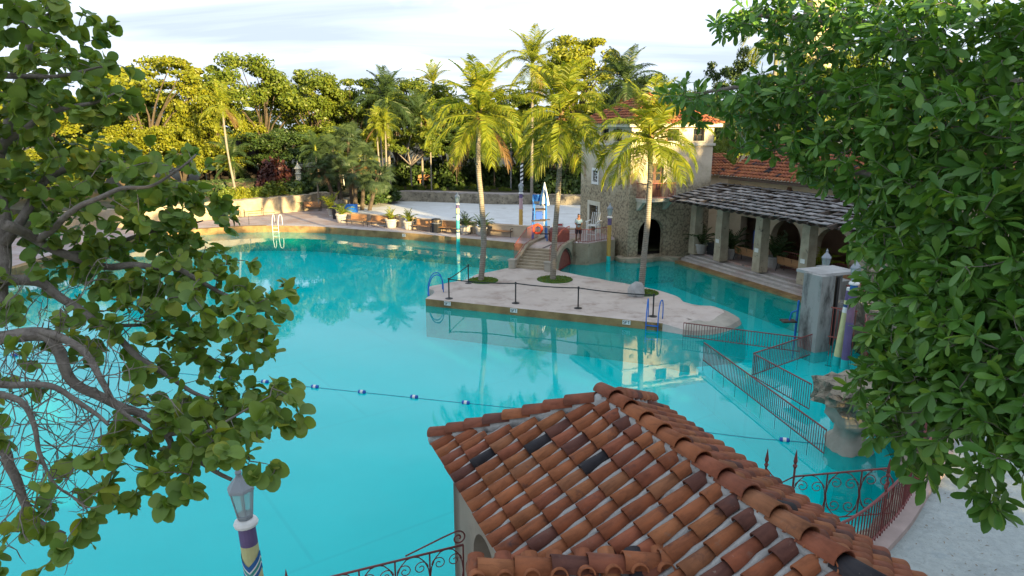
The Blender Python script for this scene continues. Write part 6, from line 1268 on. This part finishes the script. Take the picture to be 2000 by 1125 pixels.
for lab, loc, mt, n, s, ps in (('potted palm with bright yellow leaves at the left end of the benches', (-14.4, 57.6, .5), 'leaf_lime', 14, 1.1, 1.35), ('potted fern left of the beach gap', (-9.7, 54.6, .5), 'palm_leaf', 16, .9, 1.3), ('potted fern right of the beach gap', (-8.15, 53.65, .5), 'palm_leaf', 14, .95, 1.2),
    ('potted fern beside the far banded lamp post', (-3.5, 51.1, .5), 'palm_dark', 15, 1.0, 1.3), ('potted fern just left of the left island palm trunk', (-2.25, 50.4, .5), 'palm_dark', 14, 1.05, 1.2), ('potted plant by the tan wall left of the lone bench', (-20.9, 66.0, .5), 'palm_dark', 10, 1.1, 1.25), ('tall potted palm behind the black bin', (-16.5, 62.4, .5), 'palm_leaf', 9, 1.7, 1.1),
    ('potted palm at the tower end of the pergola', (11.9, 42.6, .56), 'palm_dark', 15, 1.2, 1.2), ('potted palm beside the first pergola column', (13.3, 40.9, .56), 'palm_dark', 15, 1.3, 1.2), ('potted palm beside the second pergola column', (14.9, 38.1, .56), 'palm_dark', 14, 1.4, 1.2), ('potted plant by the third pergola column', (15.9, 34.6, .56), 'palm_leaf', 12, 1.2, 1.2)): potted(lab, loc, mt, n, s, ps)
# garden house, fence, back sign
gh2 = thing('garden_house', 'dark garden house with sloping shingle roof behind the hedge', 'house', tuple(Yd(475, 360, 82))); gh2.location.z = 1.4
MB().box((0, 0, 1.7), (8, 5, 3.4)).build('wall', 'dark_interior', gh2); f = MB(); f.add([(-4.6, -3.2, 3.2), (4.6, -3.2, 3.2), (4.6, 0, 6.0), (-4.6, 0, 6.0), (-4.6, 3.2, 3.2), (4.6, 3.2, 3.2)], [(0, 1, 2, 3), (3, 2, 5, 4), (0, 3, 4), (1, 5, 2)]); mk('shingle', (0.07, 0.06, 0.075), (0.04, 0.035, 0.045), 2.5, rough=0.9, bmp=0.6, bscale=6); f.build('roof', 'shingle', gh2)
for k in range(3): MB().box((-3+k*3, -2.9, 1.6), (0.12, 0.12, 3.2)).build('porch_post', 'white_paint', gh2)
fn = thing('back_fence', 'dark wooden fence along the shaded back of the garden', 'fence', (-34, 90, 1.4))
for k in range(96): MB().box((k*1.0, -0.01*(k % 2), 1.0), (0.94, 0.06, 2.0)).build('fence_panel', 'dark_wood', fn) if k == 0 else inst('fence_panel', fn.children[0], fn, (k*1.0, -0.01*(k % 2), 0))
pb = thing('park_bench', 'long pale bench in the shade at the back of the garden', 'bench', tuple(Yd(845, 358, 84))); MB().box((0, 0, 0.45), (3.6, 0.5, 0.07)).build('seat', 'bench_wood', pb); MB().box((0, 0.3, 0.8), (3.6, 0.06, 0.45)).build('backrest', 'bench_wood', pb)
for x in (-1.5, 0, 1.5): MB().box((x, 0, 0.21), (0.08, 0.45, 0.42)).build('leg', 'bench_wood', pb)
# lit yellow tower far behind the right tree
ht = thing('distant_tower', 'tall sunlit cream tower with arches behind the right tree', 'tower', tuple(Yd(1573, 300, 110))); ht.location.z = 0.4
MB().box((0, 0, 11), (4.6, 4.6, 22)).build('shaft', 'cream_stucco', ht); MB().box((0, 0, 22.2), (5.4, 5.4, 0.5)).build('cornice', 'cream_stucco', ht); MB().box((0, 0, 24.5), (3.4, 3.4, 4.2)).build('belfry', 'cream_stucco', ht); f = MB(); f.lathe([(2.6, 26.6), (0.1, 28.4)], (0, 0, 0), 4); f.build('roof', 'roof_tile_far', ht)
for z in (9, 14, 18): MB().panel(arch_pts(-0.6, 0.6, z, z+2.4), [], 0.1, RZ(0, (0, -2.36, 0))).build('window', 'dark_glass', ht)
# fallen leaves and twigs on the plaza
rng = np.random.default_rng(77); n = 420; C = np.stack([rng.uniform(4.5, 13, n), rng.uniform(6.0, 15, n), np.full(n, 1.008)], 1)
ed = np.interp(C[:, 0], [5.2, 6.97, 8.34, 9.5, 10.5, 11.5, 13], [9.6, 10.9, 12.3, 13.5, 14.9, 16, 16]); C = C[C[:, 1] < ed]
V, F = quads(rng, C, unit(rng.normal(size=(len(C), 3))*np.array([.12, .12, 0])+np.array([0, 0, 1])), 0.075, 0.2); V[:, 2] = np.maximum(V[:, 2], 1.004)
lt = npmesh('leaf_litter', V, F, 'palm_dry', kind='stuff'); tag(lt, 'scattered dry leaves and twigs on the pale plaza', 'leaf litter')
# ---------------------------------------------------------------- near trees
def near_leaf(kind, curl=0.0):
    m = MB()
    if kind == 'round':
        n = 13; ring_ = []
        for k in range(n): a = -2.75+5.5*k/(n-1); r = 0.5*(1.0+0.06*math.cos(2*a)); ring_.append((0.47+r*math.cos(a), r*math.sin(a)*1.06, -0.10*abs(math.sin(a))**1.5*(-1)+0.04*math.sin(3*a)-curl*(0.3+math.cos(a))**2*.2))
        vs = [(0, 0, 0), (0.45, 0, -0.03), (0.88, 0, -0.05-curl*.25)] + ring_
        fs = [(1, 3+k, 3+k+1) for k in range(n-1)] + [(1, 0, 3), (1, 3+n-1, 0)]
        vs.pop(2); fs = [tuple(i-1 if i > 2 else i for i in f) for f in fs]
        m.add(vs, fs)
    else:
        prof = [(0.0, 0.012), (0.18, 0.05), (0.40, 0.125), (0.62, 0.175), (0.80, 0.165), (0.93, 0.10), (1.0, 0.0)]
        vs = []; 
        for x, w in prof: z = -curl*x*x*0.35; vs += [(x, -w, z+w*0.30), (x, 0, z), (x, w, z+w*0.30)]
        fs = []
        for k in range(6): b = k*3; fs += [(b, b+1, b+4, b+3), (b+1, b+2, b+5, b+4)]
        m.add(vs, fs)
    return m
def grow(name, label, limbs, blobs, kind, mat, size, per, trunk_mat, seed, twig=0.9, base=None, bare=0):
    """limbs: list of (points, r0, r1); blobs: (centre, radii vector, count): leaf clusters hung on twigs from the nearest limb"""
    rg = random.Random(seed); t = thing(name, label, 'tree', base or tuple(limbs[0][0][0])); o0 = Vector(t.location)
    lm = MB(); nodes = []
    for pts, r0, r1 in limbs:
        P = catmull(pts, 6); k = len(P)
        P = [p+Vector((mnoise.noise(p*3), mnoise.noise(p*3+Vector((9, 0, 0))), mnoise.noise(p*3+Vector((0, 9, 0)))))*0.035 for p in P]
        lm.tube([p-o0 for p in P], [r0+(r1-r0)*i/(k-1) for i in range(k)], 7)
        nodes += [(p, r0+(r1-r0)*i/(k-1)) for i, p in enumerate(P)]
    lm.build('limbs', trunk_mat, t, smooth=True)
    NP = np.array([n_[0] for n_ in nodes]); cl = []; tw = MB()
    allc = []
    for c, rad, cnt in blobs:
        for _ in range(cnt):
            while True:
                d = Vector((rg.uniform(-1, 1), rg.uniform(-1, 1), rg.uniform(-1, 1)))
                if d.length <= 1: break
            allc.append(c+Vector((d.x*rad[0], d.y*rad[1], d.z*rad[2])))
    LV = []
    cand = list(NP)
    allc.sort(key=lambda p: np.min(np.sum((NP-np.array(p))**2, 1)))
    pts_arr = NP.copy()
    for c in allc:
        i = int(np.argmin(np.sum((pts_arr-np.array(c))**2, 1))); a = Vector(pts_arr[i]); L = (c-a).length
        m1 = a.lerp(c, 0.5)+Vector((rg.uniform(-.12, .12), rg.uniform(-.12, .12), rg.uniform(-.08, .10)))*min(1, L)
        P = catmull([a, m1, c], 3); r = min(0.014, 0.004+0.006*L); tw.tube([p-o0 for p in P], [r*(1-0.6*k/(len(P)-1)) for k in range(len(P))], 4)
        pts_arr = np.vstack([pts_arr, [list(m1), list(c)]])
        ax = (c-m1).normalized(); n = rg.randint(*per)
        for k in range(n):
            f = k/max(1, n-1); p = m1.lerp(c, 0.35+0.65*f) if n > 1 else c
            az = k*2.4+rg.uniform(-.4, .4); s1 = ax.cross(Vector((0.2, 0.1, 1)))
            if s1.length < 1e-3: s1 = Vector((1, 0, 0))
            s1.normalize(); s2 = ax.cross(s1); out = s1*math.cos(az)+s2*math.sin(az)
            d = (out*0.8+ax*(0.35+0.7*f)+Vector((rg.gauss(0, .28), rg.gauss(0, .28), rg.gauss(-.22, .3)))).normalized()
            nrm = (ax*0.55+Vector((0, 0, 0.75))+Vector((rg.gauss(0, .5), rg.gauss(0, .5), rg.gauss(0, .3)))); nrm = nrm-d*nrm.dot(d); nrm.normalize()
            M = Matrix((d, nrm.cross(d), nrm)).transposed().to_4x4(); M.translation = p-o0; s = size*rg.choice((.5, .7, .85, 1, 1, 1.1, 1.2, 1.3))*rg.uniform(.9, 1.1); LV.append((p, M @ Matrix.Scale(s, 4), s))
    for _ in range(bare):
        for _t in range(60):
            i = rg.randrange(len(nodes)); a = Vector(nodes[i][0]); dd = a.y*CP-(a.z-CAMH)*SP
            if dd > 1 and -150 < 1000+FPX*a.x/dd < 260 and 560 < 562-FPX*(a.y*SP+(a.z-CAMH)*CP)/dd < 1000: break
        q = a; d = Vector((rg.uniform(-.4, .8), rg.gauss(0, .5), rg.gauss(-.1, .7))).normalized()
        for g in range(rg.randint(2, 3)):
            L = rg.uniform(.18, .42); P = [q]
            for k in range(4): d = (d+Vector((rg.gauss(0, .22), rg.gauss(0, .22), rg.gauss(0, .22)))).normalized(); P.append(P[-1]+d*L/4)
            tw.tube([p-o0 for p in P], [0.006*(1-.16*k) for k in range(5)], 4)
            for _k in range(2):
                b_ = P[rg.randint(1, 3)]; e = (d+Vector((rg.gauss(0, .7), rg.gauss(0, .7), rg.gauss(0, .7)))).normalized(); tw.tube([b_-o0, b_+e*L*.3-o0, b_+e*L*.5+Vector((0, 0, .03))-o0], [0.004, 0.003, 0.0015], 3)
            q = P[-1]
    tw.build('twigs', trunk_mat, t)['kind'] = 'stuff'
    # the 300 that show largest are objects, the rest one mesh
    def seen(p, s):
        d = p.y*CP-(p.z-CAMH)*SP
        if d < 0.3: return 0
        x = FPX*p.x/d; y = FPX*(p.y*SP+(p.z-CAMH)*CP)/d
        return s/d if abs(x) < 1010 and abs(y) < 570 else 0
    LV.sort(key=lambda q: -seen(q[0], q[2])); protos = [near_leaf(kind, c) for c in (0.0, 0.35, 0.8)]; objs = [None]*3
    for k, (p, M, s) in enumerate(LV[:300]):
        j = k % 3
        if objs[j] is None: objs[j] = protos[j].build('leaf', mat, t, smooth=True); o = objs[j]
        else: o = inst('leaf', objs[j], t)
        o.matrix_basis = M
    Vs = []; F3 = []; o_ = 0; F4 = []
    for k, (p, M, s) in enumerate(LV[300:]):
        pr = protos[k % 3]; A = np.array(M); B = np.array(pr.v); Vs.append(B @ A[:3, :3].T+A[:3, 3]); F3.append(np.array(pr.f)+o_); o_ += len(B)
    npmesh('foliage', np.concatenate(Vs), np.concatenate(F3), mat, t, smooth=True, kind='stuff')
    return t
def blob(px, py, rx, ry, n, d, dz=0.8): 
    c = T(px, py, d); return (c, (rx*d/FPX, dz, ry*d/FPX), n)
def limb(pts, r0, r1): return ([T(x, y, d) for x, y, d in pts], r0, r1)
base_l = Vector((-6.6, 5.2, 0.95))
L1 = [([base_l, Vector((-6.4, 5.3, 3.0)), T(-260, 640, 6.2), T(-60, 560, 6.2), T(60, 548, 6.2), T(110, 570, 6.2), T(200, 640, 6.2), T(260, 690, 6.0), T(340, 740, 6.0), T(420, 780, 5.9)], 0.075, 0.015),
      ([Vector((-6.4, 5.3, 3.0)), T(-200, 690, 5.6), T(-20, 662, 5.6), T(80, 658, 5.6), T(115, 685, 5.6), T(140, 740, 5.6), T(200, 775, 5.6), T(280, 810, 5.6), T(325, 850, 5.6), T(345, 885, 5.6), T(400, 900, 5.6), T(450, 935, 5.6)], 0.066, 0.016),
      ([T(-20, 662, 5.6), T(60, 650, 5.6), T(150, 670, 5.5), T(200, 740, 5.4), T(240, 800, 5.4), T(300, 850, 5.4)], 0.045, 0.012),
      ([Vector((-6.5, 5.2, 2.0)), T(-160, 860, 5.6), T(-10, 880, 5.6), T(15, 920, 5.6), T(50, 985, 5.6), T(90, 1030, 5.6), T(125, 1045, 5.6)], 0.058, 0.022),
      ([T(-60, 750, 5.2), T(50, 750, 5.2), T(120, 765, 5.2), T(180, 800, 5.2), T(215, 830, 5.2)], 0.032, 0.012), ([T(-40, 755, 5.0), T(40, 785, 5.0), T(75, 830, 5.0), T(85, 890, 5.0), T(110, 945, 5.0), T(160, 980, 5.0)], 0.028, 0.006),
      ([T(0, 600, 6.0), T(5, 520, 6.2), T(5, 420, 6.3), T(0, 300, 6.4), T(30, 180, 6.5), T(60, 80, 6.6), T(90, 10, 6.6)], 0.075, 0.02), ([T(5, 480, 6.2), T(60, 400, 6.4), T(110, 340, 6.6), T(190, 318, 6.7), T(260, 322, 6.8), T(330, 335, 6.9)], 0.05, 0.012),
      ([T(10, 440, 6.0), T(70, 470, 6.3), T(130, 500, 6.4), T(190, 515, 6.5), T(280, 520, 6.5), T(350, 530, 6.5), T(400, 555, 6.5), T(460, 580, 6.5), T(515, 605, 6.5), T(522, 640, 6.5)], 0.05, 0.008),
      ([T(70, 470, 6.3), T(110, 440, 6.0), T(160, 400, 5.8), T(230, 370, 5.7), T(300, 360, 5.7), T(380, 300, 5.8)], 0.035, 0.008), ([T(0, 300, 6.4), T(50, 250, 6.2), T(110, 215, 6.0), T(180, 200, 5.9), T(220, 180, 5.9)], 0.035, 0.008), ([T(0, 145, 6.2), T(60, 148, 6.1), T(130, 150, 6.0), T(200, 130, 6.0)], 0.03, 0.008), ([T(130, 500, 6.4), T(220, 480, 6.9), T(310, 450, 7.1), T(400, 430, 7.2)], 0.035, 0.008), ([T(200, 640, 6.2), T(300, 640, 6.6), T(380, 680, 6.7), T(450, 720, 6.8)], 0.02, 0.006), ([T(325, 850, 5.6), T(400, 840, 5.5), T(460, 810, 5.5), T(520, 770, 5.5)], 0.018, 0.005), ([T(15, 30, 6.4), T(70, 40, 6.3), T(120, 20, 6.2)], 0.02, 0.006)]
SB = [(40, 40, 90, 60, 20, 6.2), (110, 60, 60, 60, 10, 6.4), (150, 130, 70, 50, 18, 6.1), (60, 150, 80, 60, 22, 6.3), (190, 200, 65, 45, 14, 6.0), (90, 230, 110, 55, 26, 6.3), (40, 310, 70, 60, 18, 6.5), (140, 320, 90, 55, 22, 6.6), (260, 320, 110, 50, 22, 6.7), (340, 320, 50, 35, 8, 6.0), (330, 390, 100, 50, 28, 6.6), (200, 400, 110, 60, 34, 6.6), (60, 420, 70, 70, 14, 6.6), (390, 420, 50, 60, 14, 6.9),
      (120, 490, 90, 45, 18, 6.6), (260, 480, 110, 50, 28, 6.8), (380, 500, 80, 45, 20, 6.8), (330, 560, 110, 40, 24, 6.6), (450, 560, 70, 40, 16, 6.5), (525, 590, 40, 35, 9, 6.4), (510, 640, 35, 25, 5, 6.4), (120, 570, 80, 40, 10, 6.3), (220, 600, 90, 40, 16, 6.3), (390, 620, 70, 35, 10, 6.6), (260, 660, 90, 35, 14, 6.2), (390, 690, 50, 40, 9, 6.6), (470, 720, 35, 40, 6, 6.6), (320, 710, 70, 30, 8, 6.1), (400, 760, 60, 30, 8, 6.0), (470, 740, 35, 20, 5, 6.2),
      (520, 790, 45, 45, 8, 5.5), (455, 820, 70, 40, 14, 5.6), (500, 845, 55, 38, 12, 5.5), (545, 870, 25, 30, 4, 5.4), (400, 840, 50, 40, 8, 5.7), (340, 840, 60, 40, 9, 5.6), (270, 830, 60, 40, 8, 5.5), (250, 880, 60, 35, 7, 5.5), (420, 880, 45, 20, 6, 5.5), (400, 900, 50, 30, 7, 5.6), (270, 940, 50, 25, 6, 5.5), (320, 920, 40, 30, 5, 5.6), (170, 860, 50, 30, 4, 5.4), (130, 970, 50, 35, 6, 5.5), (170, 1050, 30, 18, 3, 5.4), (60, 1040, 50, 15, 4, 5.5), (30, 700, 40, 40, 4, 5.2), (30, 810, 30, 40, 4, 5.4), (190, 990, 30, 30, 3, 5.3), (140, 30, 40, 40, 6, 6.3), (30, 560, 50, 40, 5, 6.0)]
SB += [(-120, 100, 110, 120, 22, 6.4), (-140, 330, 110, 110, 20, 6.2), (-200, 520, 120, 100, 16, 6.2), (-120, 760, 80, 90, 10, 5.6), (-160, -60, 150, 80, 14, 6.6), (40, -70, 110, 50, 12, 6.6)]
grow('seagrape_tree', 'seagrape tree with round leaves and grey limbs filling the left side', L1, [blob(*b[:4], int(b[4]*1.3+.5), b[5]) for b in SB], 'round', 'seagrape_leaf', 0.105, (4, 7), 'bark', 21, base=tuple(base_l), bare=100)
base_r = Vector((7.6, 4.6, 1.0))
RBL = [(1480, 30, 70, 40, 16, 8.2), (1580, 60, 90, 60, 28, 8.0), (1440, 40, 30, 25, 5, 8.4), (1700, 60, 120, 80, 44, 7.2), (1850, 70, 150, 90, 50, 6.2), (1990, 80, 120, 110, 40, 5.4), (1350, 185, 50, 25, 10, 8.6), (1390, 205, 40, 40, 8, 8.4), (1470, 190, 70, 50, 20, 8.2), (1560, 180, 90, 60, 30, 7.9), (1480, 260, 55, 40, 14, 8.2), (1560, 270, 70, 45, 20, 7.8), (1670, 200, 110, 80, 44, 7.0), (1800, 220, 130, 90, 50, 6.2), (1950, 240, 130, 110, 50, 5.2), (1640, 310, 80, 45, 22, 7.4), (1740, 330, 110, 70, 40, 6.6), (1880, 370, 130, 80, 50, 5.6), (2000, 400, 100, 100, 30, 4.8), (1708, 385, 38, 34, 13, 7.0), (1625, 350, 30, 20, 4, 7.6),
       (1778, 450, 60, 58, 30, 6.6), (1830, 490, 110, 70, 44, 5.8), (1950, 530, 110, 90, 40, 5.0), (1775, 520, 36, 45, 16, 6.6), (1822, 580, 62, 60, 28, 6.0), (1850, 620, 110, 70, 44, 5.4), (1960, 660, 90, 90, 34, 4.7), (1790, 640, 40, 30, 10, 6.3), (1825, 700, 70, 60, 30, 5.8), (1860, 730, 100, 70, 40, 5.3), (1970, 760, 80, 70, 28, 4.6), (1805, 775, 48, 42, 18, 5.8), (1810, 810, 80, 50, 24, 5.4), (1770, 860, 60, 35, 12, 5.6), (1900, 805, 90, 40, 26, 4.9), (1990, 820, 50, 40, 12, 4.5), (1770, 845, 30, 30, 6, 5.8), (1790, 885, 40, 18, 4, 5.5), (1790, 730, 25, 25, 5, 6.2)]
RBL += [(2140, 60, 130, 120, 22, 5.6), (2260, 240, 140, 130, 24, 5.2), (2140, 330, 110, 110, 18, 5.0), (2250, 480, 130, 120, 20, 4.8), (2120, 600, 90, 110, 16, 4.6), (2230, 720, 120, 90, 16, 4.8), (1850, -120, 170, 70, 22, 7.4), (2080, -120, 160, 80, 22, 6.2), (1650, -90, 120, 50, 14, 8.2), (2350, 60, 120, 140, 18, 6.4), (1980, 250, 140, 160, 24, 7.4), (2060, 520, 120, 150, 22, 6.8)]
L2 = [([base_r, Vector((7.5, 4.8, 3.0)), Vector((7.0, 5.2, 5.5)), Vector((6.4, 5.8, 7.8)), T(1900, 150, 6.8), T(1760, 70, 7.4), T(1600, 40, 8.0), T(1480, 30, 8.2)], 0.24, 0.02), ([Vector((7.0, 5.2, 5.5)), T(2000, 380, 6.2), T(1850, 380, 6.4), T(1700, 340, 6.8), T(1650, 330, 7.2)], 0.09, 0.02), ([Vector((7.5, 4.8, 3.0)), T(2020, 640, 5.4), T(1940, 640, 5.4), T(1860, 700, 5.5), T(1800, 780, 5.5), T(1770, 860, 5.6)], 0.09, 0.012), ([Vector((6.4, 5.8, 7.8)), T(1800, 170, 7.2), T(1640, 190, 7.8), T(1560, 160, 8.0), T(1460, 165, 8.2), T(1400, 175, 8.4), T(1330, 190, 8.6)], 0.07, 0.012), ([T(1640, 150, 7.9), T(1590, 210, 8.0), T(1560, 280, 8.0), T(1540, 300, 8.0)], 0.04, 0.01), ([T(1600, 170, 7.8), T(1590, 230, 7.8), T(1560, 270, 7.8), T(1520, 290, 7.8)], 0.03, 0.01), ([T(2000, 380, 6.2), T(1880, 480, 6.0), T(1760, 490, 6.4), T(1750, 510, 6.6)], 0.04, 0.01), ([T(1940, 640, 5.4), T(1830, 600, 5.8), T(1790, 600, 6.0), T(1760, 640, 6.2)], 0.04, 0.01), ([T(2020, 300, 5.4), T(1900, 260, 5.8), T(1800, 230, 6.4)], 0.05, 0.012), ([T(2020, 760, 4.8), T(1960, 800, 4.8), T(1900, 840, 4.9)], 0.03, 0.01)]
grow('glossy_leaved_tree', 'dense dark green tree with long glossy leaves filling the right side', L2, [blob(*b[:4], int(b[4]*2.2), b[5], 1.15) for b in RBL], 'long', 'glossy_leaf', 0.146, (6, 10), 'bark', 22, base=tuple(base_r))
